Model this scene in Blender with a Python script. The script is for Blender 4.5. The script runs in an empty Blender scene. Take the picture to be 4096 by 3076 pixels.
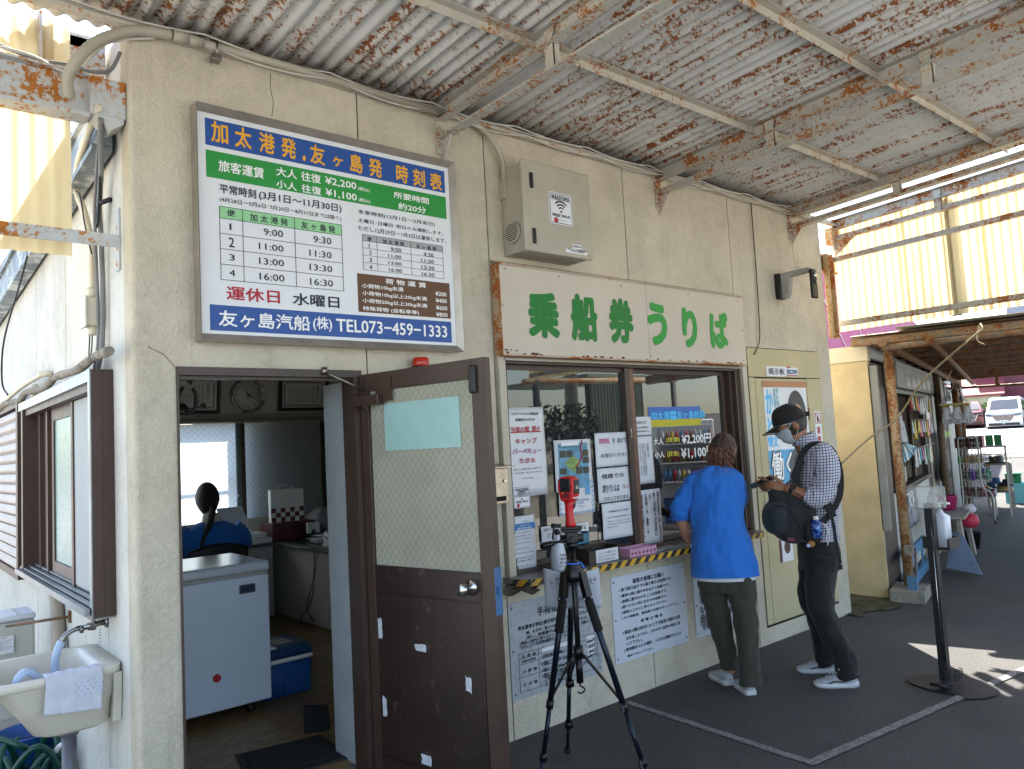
import bpy, bmesh, math, random
from mathutils import Vector, Matrix
random.seed(7)
PI = math.pi
scn = bpy.context.scene
COL = scn.collection
# ------------------------------------------------------------------ camera, sky, sun, exposure
CAM = Vector((-0.826, -3.355, 1.6))
yaw, pitch, roll = 0.6998742, 0.07727742, -0.05436889
fwd = Vector((math.sin(yaw) * math.cos(pitch), math.cos(yaw) * math.cos(pitch), math.sin(pitch)))
r0 = Vector((math.cos(yaw), -math.sin(yaw), 0)); u0 = r0.cross(fwd)
rgt = r0 * math.cos(roll) + u0 * math.sin(roll); upv = u0 * math.cos(roll) - r0 * math.sin(roll)
cd = bpy.data.cameras.new('camera'); cam = bpy.data.objects.new('camera', cd); COL.objects.link(cam)
cam.matrix_world = Matrix(((rgt.x, upv.x, -fwd.x, CAM.x), (rgt.y, upv.y, -fwd.y, CAM.y), (rgt.z, upv.z, -fwd.z, CAM.z), (0, 0, 0, 1)))
cd.sensor_width = 36; cd.sensor_fit = 'HORIZONTAL'; cd.lens = 3079.6 / 4096 * 36
cd.clip_start = .05; cd.clip_end = 2000
scn.camera = cam
SUN_EL = math.radians(53); SUN_AZ = math.atan2(.66, .75)      # azimuth clockwise from +Y
w = bpy.data.worlds.new('World'); scn.world = w; w.use_nodes = True
nt = w.node_tree; bg = nt.nodes['Background']
sky = nt.nodes.new('ShaderNodeTexSky'); sky.sky_type = 'NISHITA'; sky.sun_disc = False
sky.sun_elevation = SUN_EL; sky.sun_rotation = SUN_AZ; sky.dust_density = 1.6
wb_ = nt.nodes.new('ShaderNodeMix'); wb_.data_type = 'RGBA'; wb_.blend_type = 'MULTIPLY'; wb_.inputs[0].default_value = 1; wb_.inputs[7].default_value = (1, .965, .91, 1)
nt.links.new(sky.outputs[0], wb_.inputs[6]); nt.links.new(wb_.outputs[2], bg.inputs[0]); bg.inputs[1].default_value = .13
sd = bpy.data.lights.new('sun', 'SUN'); sd.energy = 5.0; sd.angle = math.radians(.55); sd.color = (1, .95, .87)
sun = bpy.data.objects.new('sun', sd); COL.objects.link(sun)
sdir = Vector((math.sin(SUN_AZ) * math.cos(SUN_EL), math.cos(SUN_AZ) * math.cos(SUN_EL), math.sin(SUN_EL)))
sun.rotation_euler = sdir.to_track_quat('Z', 'Y').to_euler()
scn.view_settings.view_transform = 'Standard'; scn.view_settings.look = 'None'
scn.view_settings.exposure = 2.3; scn.view_settings.gamma = 1
scn.view_settings.use_curve_mapping = False
scn.cycles.max_bounces = 10; scn.cycles.diffuse_bounces = 5; scn.cycles.transparent_max_bounces = 16
scn.cycles.sample_clamp_indirect = 6; scn.cycles.caustics_reflective = False; scn.cycles.caustics_refractive = False
# ------------------------------------------------------------------ materials
def lin(h):
    if isinstance(h, str):
        c = [int(h[i:i + 2], 16) / 255 for i in (0, 2, 4)]
        return tuple(((x + .055) / 1.055) ** 2.4 if x > .04045 else x / 12.92 for x in c) + (1,)
    return tuple(h) + (1,) if len(h) == 3 else tuple(h)
def newmat(name):
    m = bpy.data.materials.new(name); m.use_nodes = True
    n = m.node_tree; b = n.nodes['Principled BSDF']
    return m, n, b
def N(n, t, **k):
    x = n.nodes.new(t)
    for a, v in k.items():
        if a.startswith('i_'):
            x.inputs[a[2:]].default_value = v
        else:
            setattr(x, a, v)
    return x
def coords(n, scale=(1, 1, 1), obj=False):
    if obj:
        g = n.nodes.new('ShaderNodeTexCoord'); src = g.outputs['Object']
    else:
        g = n.nodes.new('ShaderNodeNewGeometry'); src = g.outputs['Position']
    mp = n.nodes.new('ShaderNodeMapping'); mp.inputs['Scale'].default_value = scale
    n.links.new(src, mp.inputs[0])
    return mp.outputs[0]
def noise(n, vec, scale, detail=4, rough=.6, dist=0):
    t = n.nodes.new('ShaderNodeTexNoise'); t.inputs['Scale'].default_value = scale
    t.inputs['Detail'].default_value = detail; t.inputs['Roughness'].default_value = rough
    t.inputs['Distortion'].default_value = dist
    n.links.new(vec, t.inputs['Vector'])
    return t.outputs[0]
def ramp(n, fac, stops):
    r = n.nodes.new('ShaderNodeValToRGB'); e = r.color_ramp.elements
    while len(e) < len(stops):
        e.new(.5)
    for i, (p, c) in enumerate(stops):
        e[i].position = p
        e[i].color = lin(c) if not isinstance(c, (int, float)) else (c, c, c, 1)
    n.links.new(fac, r.inputs[0])
    return r.outputs[0]
def mixc(n, fac, a, b, mode='MIX'):
    m = n.nodes.new('ShaderNodeMix'); m.data_type = 'RGBA'; m.blend_type = mode
    for k, v in ((0, fac), (6, a), (7, b)):
        if isinstance(v, (int, float)):
            m.inputs[k].default_value = v if k == 0 else (v, v, v, 1)
        elif isinstance(v, (tuple, list, str)):
            m.inputs[k].default_value = lin(v)
        else:
            n.links.new(v, m.inputs[k])
    return m.outputs[2]
def bump(n, b, h, strength=.3, dist=.01):
    bp = n.nodes.new('ShaderNodeBump'); bp.inputs['Strength'].default_value = strength
    bp.inputs['Distance'].default_value = dist
    n.links.new(h, bp.inputs['Height']); n.links.new(bp.outputs[0], b.inputs['Normal'])
    return bp
MATS = {}
def simple(name, col, rough=.6, metal=0, var=.12, nscale=6, bmp=.08, bscale=60, spec=.5, dirt=None, coat=0):
    """plain material with tonal variation, fine relief and optional dirt"""
    if name in MATS:
        return MATS[name]
    m, n, b = newmat(name)
    c = lin(col)
    v = coords(n)
    f = noise(n, v, nscale, 5)
    dark = tuple(x * (1 - var * 1.6) for x in c[:3]); lite = tuple(min(1, x * (1 + var)) for x in c[:3])
    out = ramp(n, f, [(.3, dark), (.7, lite)])
    if dirt:
        d = ramp(n, noise(n, v, dirt[1], 6, .7), [(dirt[2], 0.), (dirt[2] + .12, 1.)])
        out = mixc(n, d, out, dirt[0])
    n.links.new(out, b.inputs['Base Color'])
    b.inputs['Metallic'].default_value = metal
    b.inputs['Specular IOR Level'].default_value = spec
    b.inputs['Coat Weight'].default_value = coat
    rr = N(n, 'ShaderNodeMapRange'); rr.inputs[3].default_value = max(.02, rough - .08); rr.inputs[4].default_value = min(1, rough + .1)
    n.links.new(noise(n, v, nscale * 3, 4), rr.inputs[0]); n.links.new(rr.outputs[0], b.inputs['Roughness'])
    if bmp:
        bump(n, b, noise(n, v, bscale, 4), bmp, .004)
    MATS[name] = m
    return m
def stucco(name, base, grime, top=True, bscale=55):
    m, n, b = newmat(name)
    v = coords(n)
    c = ramp(n, noise(n, v, 1.6, 6, .65), [(.3, tuple(x * .86 for x in lin(base)[:3])), (.7, base)])
    # mottled grime: speckle x large patches, heavier under the roof line
    sep = N(n, 'ShaderNodeSeparateXYZ'); g = n.nodes.new('ShaderNodeNewGeometry'); n.links.new(g.outputs['Position'], sep.inputs[0])
    hz = N(n, 'ShaderNodeMapRange'); hz.inputs[1].default_value = 2.1; hz.inputs[2].default_value = 3.5
    hz.inputs[3].default_value = .02; hz.inputs[4].default_value = .02
    n.links.new(sep.outputs[2], hz.inputs[0])
    lo = N(n, 'ShaderNodeMapRange'); lo.inputs[1].default_value = .35; lo.inputs[2].default_value = .0
    lo.inputs[3].default_value = .02; lo.inputs[4].default_value = .02
    n.links.new(sep.outputs[2], lo.inputs[0])
    big = noise(n, v, 2.3, 7, .72)
    add = N(n, 'ShaderNodeMath', operation='ADD'); n.links.new(big, add.inputs[0]); n.links.new(hz.outputs[0], add.inputs[1])
    add2 = N(n, 'ShaderNodeMath', operation='ADD'); n.links.new(add.outputs[0], add2.inputs[0]); n.links.new(lo.outputs[0], add2.inputs[1])
    p = ramp(n, add2.outputs[0], [(.46, 0.), (.8, .8)])
    fine = ramp(n, noise(n, v, 26, 5, .65), [(.28, .15), (.72, 1.)])
    sm = N(n, 'ShaderNodeMath', operation='MULTIPLY'); n.links.new(p, sm.inputs[0]); n.links.new(fine, sm.inputs[1])
    c = mixc(n, sm.outputs[0], c, grime)
    # vertical water streaks
    vs = coords(n, (9, 9, .5)); st = ramp(n, noise(n, vs, 1.6, 5, .6), [(.57, 0.), (.82, .3)])
    c = mixc(n, st, c, tuple((a * .75) for a in lin(grime)[:3]) if False else grime)
    n.links.new(c, b.inputs['Base Color']); b.inputs['Roughness'].default_value = .9
    b.inputs['Specular IOR Level'].default_value = .25
    # raised knock-down plaster flakes
    h1 = ramp(n, noise(n, v, bscale, 3, .5, .8), [(.42, 0.), (.6, 1.)])
    h2 = noise(n, v, bscale * 4, 3)
    hm = mixc(n, .25, h1, h2)
    bump(n, b, hm, .55, .006)
    MATS[name] = m
    return m
def rusty(name, paint='c9c6bd', amount=.5, scale=7, stretch=(1, 1, 1), flake=.25, metal=0, rough=.6, obj=False, rust2='8a4a1c', rust3='b9793a', fw=.5):
    """old paint over rust: blotches with dark cores, orange rims and speckle; amount 0..1.3"""
    m, n, b = newmat(name)
    v = coords(n, (1, 1, 1), obj); vs = coords(n, stretch, obj)
    base = ramp(n, noise(n, v, 3, 5), [(.3, tuple(x * .8 for x in lin(paint)[:3])), (.72, paint)])
    big = noise(n, vs, scale, 2, .5); mid = noise(n, v, scale * 2.6, 3, .6); fine = noise(n, v, scale * 9, 5, .7)
    mx = mixc(n, fw, mixc(n, .4, big, mid), fine)
    t = .60 - amount * .1
    halo = ramp(n, mx, [(t - .05, 0.), (t + .01, .5)])
    core = ramp(n, mx, [(t, 0.), (t + .02, 1.)])
    rcol = ramp(n, fine, [(.3, '3a1c0e'), (.5, rust2), (.72, rust3)])
    c = mixc(n, halo, base, 'b09670')
    c = mixc(n, core, c, rcol)
    n.links.new(c, b.inputs['Base Color'])
    n.links.new(mixc(n, core, rough, .92), b.inputs['Roughness'])
    b.inputs['Metallic'].default_value = metal
    bump(n, b, mixc(n, core, .55, fine), flake, .006)
    MATS[name] = m
    return m
def translucent(name, col, trans=.6, rough=.5, stain='b98a48', stretch=(1, 1, .12), clear=0, bmp=.05):
    m, n, b = newmat(name)
    v = coords(n, stretch)
    c = ramp(n, noise(n, v, 6, 5, .65), [(.3, tuple(x * .8 for x in lin(col)[:3])), (.6, col)])
    st = ramp(n, noise(n, v, 3.3, 6, .72), [(.55, 0.), (.75, .7)])
    c = mixc(n, st, c, stain)
    n.links.new(c, b.inputs['Base Color']); b.inputs['Roughness'].default_value = rough
    t = N(n, 'ShaderNodeBsdfTranslucent'); n.links.new(c, t.inputs[0])
    mx = N(n, 'ShaderNodeMixShader', ); mx.inputs[0].default_value = trans
    n.links.new(b.outputs[0], mx.inputs[1]); n.links.new(t.outputs[0], mx.inputs[2])
    last = mx
    if clear:
        tr = N(n, 'ShaderNodeBsdfTransparent'); m2 = N(n, 'ShaderNodeMixShader'); m2.inputs[0].default_value = clear
        n.links.new(mx.outputs[0], m2.inputs[1]); n.links.new(tr.outputs[0], m2.inputs[2]); last = m2
    n.links.new(last.outputs[0], n.nodes['Material Output'].inputs[0])
    if bmp: bump(n, b, noise(n, coords(n), 90, 3), bmp, .003)
    MATS[name] = m
    return m
def glassy(name, tint='ffffff', ior=1.5, rough=.0, boost=1.0, film=0, filmcol='b8c4c4'):
    """thin window glass: mirror by Fresnel over clear transmission"""
    m, n, b = newmat(name)
    n.nodes.remove(b)
    fr = N(n, 'ShaderNodeFresnel'); fr.inputs[0].default_value = ior
    mu = N(n, 'ShaderNodeMath', operation='MULTIPLY'); mu.inputs[1].default_value = boost; mu.use_clamp = True
    n.links.new(fr.outputs[0], mu.inputs[0])
    tr = N(n, 'ShaderNodeBsdfTransparent'); tr.inputs[0].default_value = lin(tint)
    gl = N(n, 'ShaderNodeBsdfGlossy'); gl.inputs['Roughness'].default_value = rough
    mx = N(n, 'ShaderNodeMixShader')
    n.links.new(mu.outputs[0], mx.inputs[0]); n.links.new(tr.outputs[0], mx.inputs[1]); n.links.new(gl.outputs[0], mx.inputs[2])
    last = mx
    if film:
        d = N(n, 'ShaderNodeBsdfDiffuse'); d.inputs[0].default_value = lin(filmcol)
        m2 = N(n, 'ShaderNodeMixShader'); m2.inputs[0].default_value = film
        n.links.new(mx.outputs[0], m2.inputs[1]); n.links.new(d.outputs[0], m2.inputs[2]); last = m2
    n.links.new(last.outputs[0], n.nodes['Material Output'].inputs[0])
    MATS[name] = m
    return m
# ------------------------------------------------------------------ mesh helpers
def tag(o, label=None, cat=None, group=None, kind=None):
    if label: o['label'] = label
    if cat: o['category'] = cat
    if group: o['group'] = group
    if kind: o['kind'] = kind
    return o
def thing(name, label, cat, loc=(0, 0, 0), group=None, rz=0):
    o = bpy.data.objects.new(name, None); COL.objects.link(o); o.location = loc; o.rotation_euler = (0, 0, rz)
    o.empty_display_size = .1
    return tag(o, label, cat, group)
def world_loc(o):
    m = Matrix.Identity(4)
    while o is not None:
        m = Matrix.Translation(o.location) @ o.rotation_euler.to_matrix().to_4x4() @ m
        o = o.parent
    return m
class MB:
    def __init__(s):
        s.bm = bmesh.new(); s.smooth = []
    def face(s, pts, smooth=False):
        vs = [s.bm.verts.new(p) for p in pts]
        f = s.bm.faces.new(vs); f.smooth = smooth
        return f
    def box(s, x0, x1, y0, y1, z0, z1, M=None, bev=0, seg=2):
        if x0 > x1: x0, x1 = x1, x0
        if y0 > y1: y0, y1 = y1, y0
        if z0 > z1: z0, z1 = z1, z0
        P = [Vector((x, y, z)) for z in (z0, z1) for x, y in ((x0, y0), (x1, y0), (x1, y1), (x0, y1))]
        if M is not None: P = [M @ p for p in P]
        v = [s.bm.verts.new(p) for p in P]
        F = [s.bm.faces.new([v[i] for i in q]) for q in ((3, 2, 1, 0), (4, 5, 6, 7), (0, 1, 5, 4), (1, 2, 6, 5), (2, 3, 7, 6), (3, 0, 4, 7))]
        if bev > 0:
            ed = list({e for f in F for e in f.edges})
            r = bmesh.ops.bevel(s.bm, geom=ed, offset=bev, segments=seg, profile=.5, affect='EDGES')
            for f in r['faces']: f.smooth = True
        return s
    def beam(s, a, b, w, h, roll=0):
        """box bar from a to b, width w (sideways) and height h"""
        a, b = Vector(a), Vector(b); d = b - a; L = d.length; d.normalize()
        up = Vector((0, 0, 1)) if abs(d.z) < .95 else Vector((0, 1, 0))
        sx = d.cross(up).normalized(); uz = sx.cross(d)
        M = Matrix(((sx.x, d.x, uz.x, a.x), (sx.y, d.y, uz.y, a.y), (sx.z, d.z, uz.z, a.z), (0, 0, 0, 1)))
        return s.box(-w / 2, w / 2, 0, L, -h / 2, h / 2, M @ Matrix.Rotation(roll, 4, 'Y'))
    def ring(s, c, ax, r, seg, r2=None, ref=None, rot=0):
        ax = Vector(ax).normalized()
        ref = Vector(ref) if ref else (Vector((0, 0, 1)) if abs(ax.z) < .9 else Vector((1, 0, 0)))
        x = ax.cross(ref).normalized(); y = ax.cross(x).normalized()
        r2 = r if r2 is None else r2
        return [s.bm.verts.new(Vector(c) + x * r * math.cos(2 * PI * i / seg + rot) + y * r2 * math.sin(2 * PI * i / seg + rot)) for i in range(seg)]
    def bridge(s, A, B, smooth=True):
        n = len(A)
        for i in range(n):
            f = s.bm.faces.new((A[i], A[(i + 1) % n], B[(i + 1) % n], B[i])); f.smooth = smooth
    def cap(s, R, flip=False):
        try: s.bm.faces.new(R[::-1] if flip else R)
        except ValueError: pass
    def cyl(s, a, b, r, seg=16, r2=None, caps=True, smooth=True):
        d = Vector(b) - Vector(a)
        A = s.ring(a, d, r, seg); B = s.ring(b, d, r if r2 is None else r2, seg)
        s.bridge(A, B, smooth)
        if caps: s.cap(A, True); s.cap(B)
        return s
    def tube(s, pts, r, seg=10, caps=True):
        """swept tube, parallel-transported; r may be a list"""
        P = [Vector(p) for p in pts]; n = len(P)
        R = r if isinstance(r, (list, tuple)) else [r] * n
        prev = None; x = None; rings = []
        for i in range(n):
            t = (P[min(i + 1, n - 1)] - P[max(i - 1, 0)]).normalized()
            if x is None:
                ref = Vector((0, 0, 1)) if abs(t.z) < .9 else Vector((1, 0, 0))
                x = t.cross(ref).normalized()
            else:
                x = (x - t * x.dot(t)).normalized()
            y = t.cross(x)
            rings.append([s.bm.verts.new(P[i] + (x * math.cos(2 * PI * k / seg) + y * math.sin(2 * PI * k / seg)) * R[i]) for k in range(seg)])
        for a, b in zip(rings, rings[1:]): s.bridge(a, b)
        if caps: s.cap(rings[0], True); s.cap(rings[-1])
        return s
    def lathe(s, c, prof, seg=24, M=None):
        """prof: (r, z) list around z axis at c"""
        rings = []
        for r, z in prof:
            L = []
            for i in range(seg):
                p = Vector((r * math.cos(2 * PI * i / seg), r * math.sin(2 * PI * i / seg), z))
                p = (M @ p) if M is not None else p
                L.append(s.bm.verts.new(p + Vector(c)))
            rings.append(L)
        for a, b in zip(rings, rings[1:]): s.bridge(a, b)
        s.cap(rings[0], True); s.cap(rings[-1])
        return s
    def loft(s, rings, caps=True, smooth=True):
        R = [[s.bm.verts.new(p) for p in r] for r in rings]
        for a, b in zip(R, R[1:]): s.bridge(a, b, smooth)
        if caps: s.cap(R[0], True); s.cap(R[-1])
        return s
    def prism(s, poly, d, off=(0, 0, 0)):
        """poly: closed list of 3D points, extruded by vector d"""
        d = Vector(d); A = [s.bm.verts.new(Vector(p)) for p in poly]; B = [s.bm.verts.new(Vector(p) + d) for p in poly]
        s.bm.faces.new(A[::-1]); s.bm.faces.new(B); s.bridge(A, B, False)
        return s
    def grid(s, fn, nu, nv, smooth=True):
        V = [[s.bm.verts.new(fn(i / nu, j / nv)) for j in range(nv + 1)] for i in range(nu + 1)]
        for i in range(nu):
            for j in range(nv):
                f = s.bm.faces.new((V[i][j], V[i + 1][j], V[i + 1][j + 1], V[i][j + 1])); f.smooth = smooth
        return s
    def build(s, name, mat, parent=None, label=None, fixn=True):
        if fixn: bmesh.ops.recalc_face_normals(s.bm, faces=s.bm.faces)
        me = bpy.data.meshes.new(name)
        o = bpy.data.objects.new(name, me); COL.objects.link(o)
        if parent is not None:
            Minv = world_loc(parent).inverted()
            s.bm.transform(Minv); o.parent = parent
        s.bm.to_mesh(me); s.bm.free()
        me.materials.append(mat)
        if label: o['label'] = label
        return o
def solidify(o, t, offset=-1):
    md = o.modifiers.new('s', 'SOLIDIFY'); md.thickness = t; md.offset = offset; return o
def subsurf(o, lv=1):
    md = o.modifiers.new('sub', 'SUBSURF'); md.levels = lv; md.render_levels = lv; return o
def bevelmod(o, w=.003, seg=2):
    md = o.modifiers.new('b', 'BEVEL'); md.width = w; md.segments = seg; md.limit_method = 'ANGLE'; return o
def B(name, parent, mat, x0, x1, y0, y1, z0, z1, bev=0, label=None):
    return MB().box(x0, x1, y0, y1, z0, z1, bev=bev).build(name, mat, parent, label)
def single(name, mb, mat, label, cat, group=None, kind=None):
    o = mb.build(name, mat); return tag(o, label, cat, group, kind)
def dup(o, delta=(0, 0, 0), parent='same', label=None, group=None):
    """copy a thing/part with its parts and sub-parts, meshes shared"""
    c = o.copy(); COL.objects.link(c)
    c.parent = o.parent if parent == 'same' else parent
    c.location = Vector(o.location) + Vector(delta)
    if label: c['label'] = label
    if group: c['group'] = group
    for ch in [x for x in KIDS.get(o.name, ())]: _dupchild(ch, c)
    return c
def _dupchild(ch, par):
    d = ch.copy(); COL.objects.link(d); d.parent = par
    for g in KIDS.get(ch.name, ()): _dupchild(g, d)
KIDS = {}
def index_kids(root):
    for o in bpy.data.objects:
        if o.parent is not None:
            KIDS.setdefault(o.parent.name, [])
            if o not in KIDS[o.parent.name]: KIDS[o.parent.name].append(o)
# ------------------------------------------------------------------ lettering
_tc = bpy.data.curves.new('type', 'FONT'); _to = bpy.data.objects.new('type', _tc); COL.objects.link(_to)
_tc.resolution_u = 1; _tc.fill_mode = 'FRONT'
def glyphs(body):
    vert = body.endswith('|V')
    if vert: body = '\n'.join(body[:-2])
    _tc.body = body; _tc.space_line = .92 if vert else 1; _tc.align_x = 'CENTER' if vert else 'LEFT'
    _tc.resolution_u = 3 if len(body) < 4 else (2 if body.isascii() or len(body) < 18 else 1)
    dg = bpy.context.evaluated_depsgraph_get(); dg.update()
    me = bpy.data.meshes.new_from_object(_to.evaluated_get(dg))
    V = [v.co.copy() for v in me.vertices]; Fc = [tuple(p.vertices) for p in me.polygons]
    bpy.data.meshes.remove(me)
    return V, Fc
def lettering(name, items, mat, parent, frame, bold=.0, step=.00006):
    """items (x0,z0,x1,z1,text): frame(x,z)->world point. One mesh of print; bold = extra stroke as a
    fraction of the em, laid as offset layers a few hundredths of a millimetre apart."""
    vs, fs = [], []
    e = .01
    nrm = (Vector(frame(e, 0)) - Vector(frame(0, 0))).cross(Vector(frame(0, e)) - Vector(frame(0, 0))).normalized()
    k = 0 if bold <= 0 else (4 if bold < .03 else 8)
    offs = [(0, 0)] + [(bold * math.cos(2 * PI * i / k + .4), bold * math.sin(2 * PI * i / k + .4)) for i in range(k)]
    for (x0, z0, x1, z1, t) in items:
        V, Fc = glyphs(t)
        if t == '1': x1 -= .42 * (x1 - x0)
        if not V: continue
        ax, bx = min(v.x for v in V) - bold, max(v.x for v in V) + bold; ay, by = min(v.y for v in V) - bold, max(v.y for v in V) + bold
        for li, (ox, oy) in enumerate(offs):
            o = len(vs)
            for v in V:
                p = Vector(frame(x0 + (v.x + ox - ax) / max(bx - ax, 1e-6) * (x1 - x0), z0 + (v.y + oy - ay) / max(by - ay, 1e-6) * (z1 - z0)))
                vs.append(p + nrm * step * li)
            fs += [tuple(i + o for i in f) for f in Fc]
    me = bpy.data.meshes.new(name)
    if parent is not None:
        Mi = world_loc(parent).inverted(); vs = [Mi @ Vector(v) for v in vs]
    me.from_pydata([tuple(v) for v in vs], [], fs); me.materials.append(mat)
    o = bpy.data.objects.new(name, me); COL.objects.link(o); o.parent = parent; o['kind'] = 'stuff'
    return o
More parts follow.
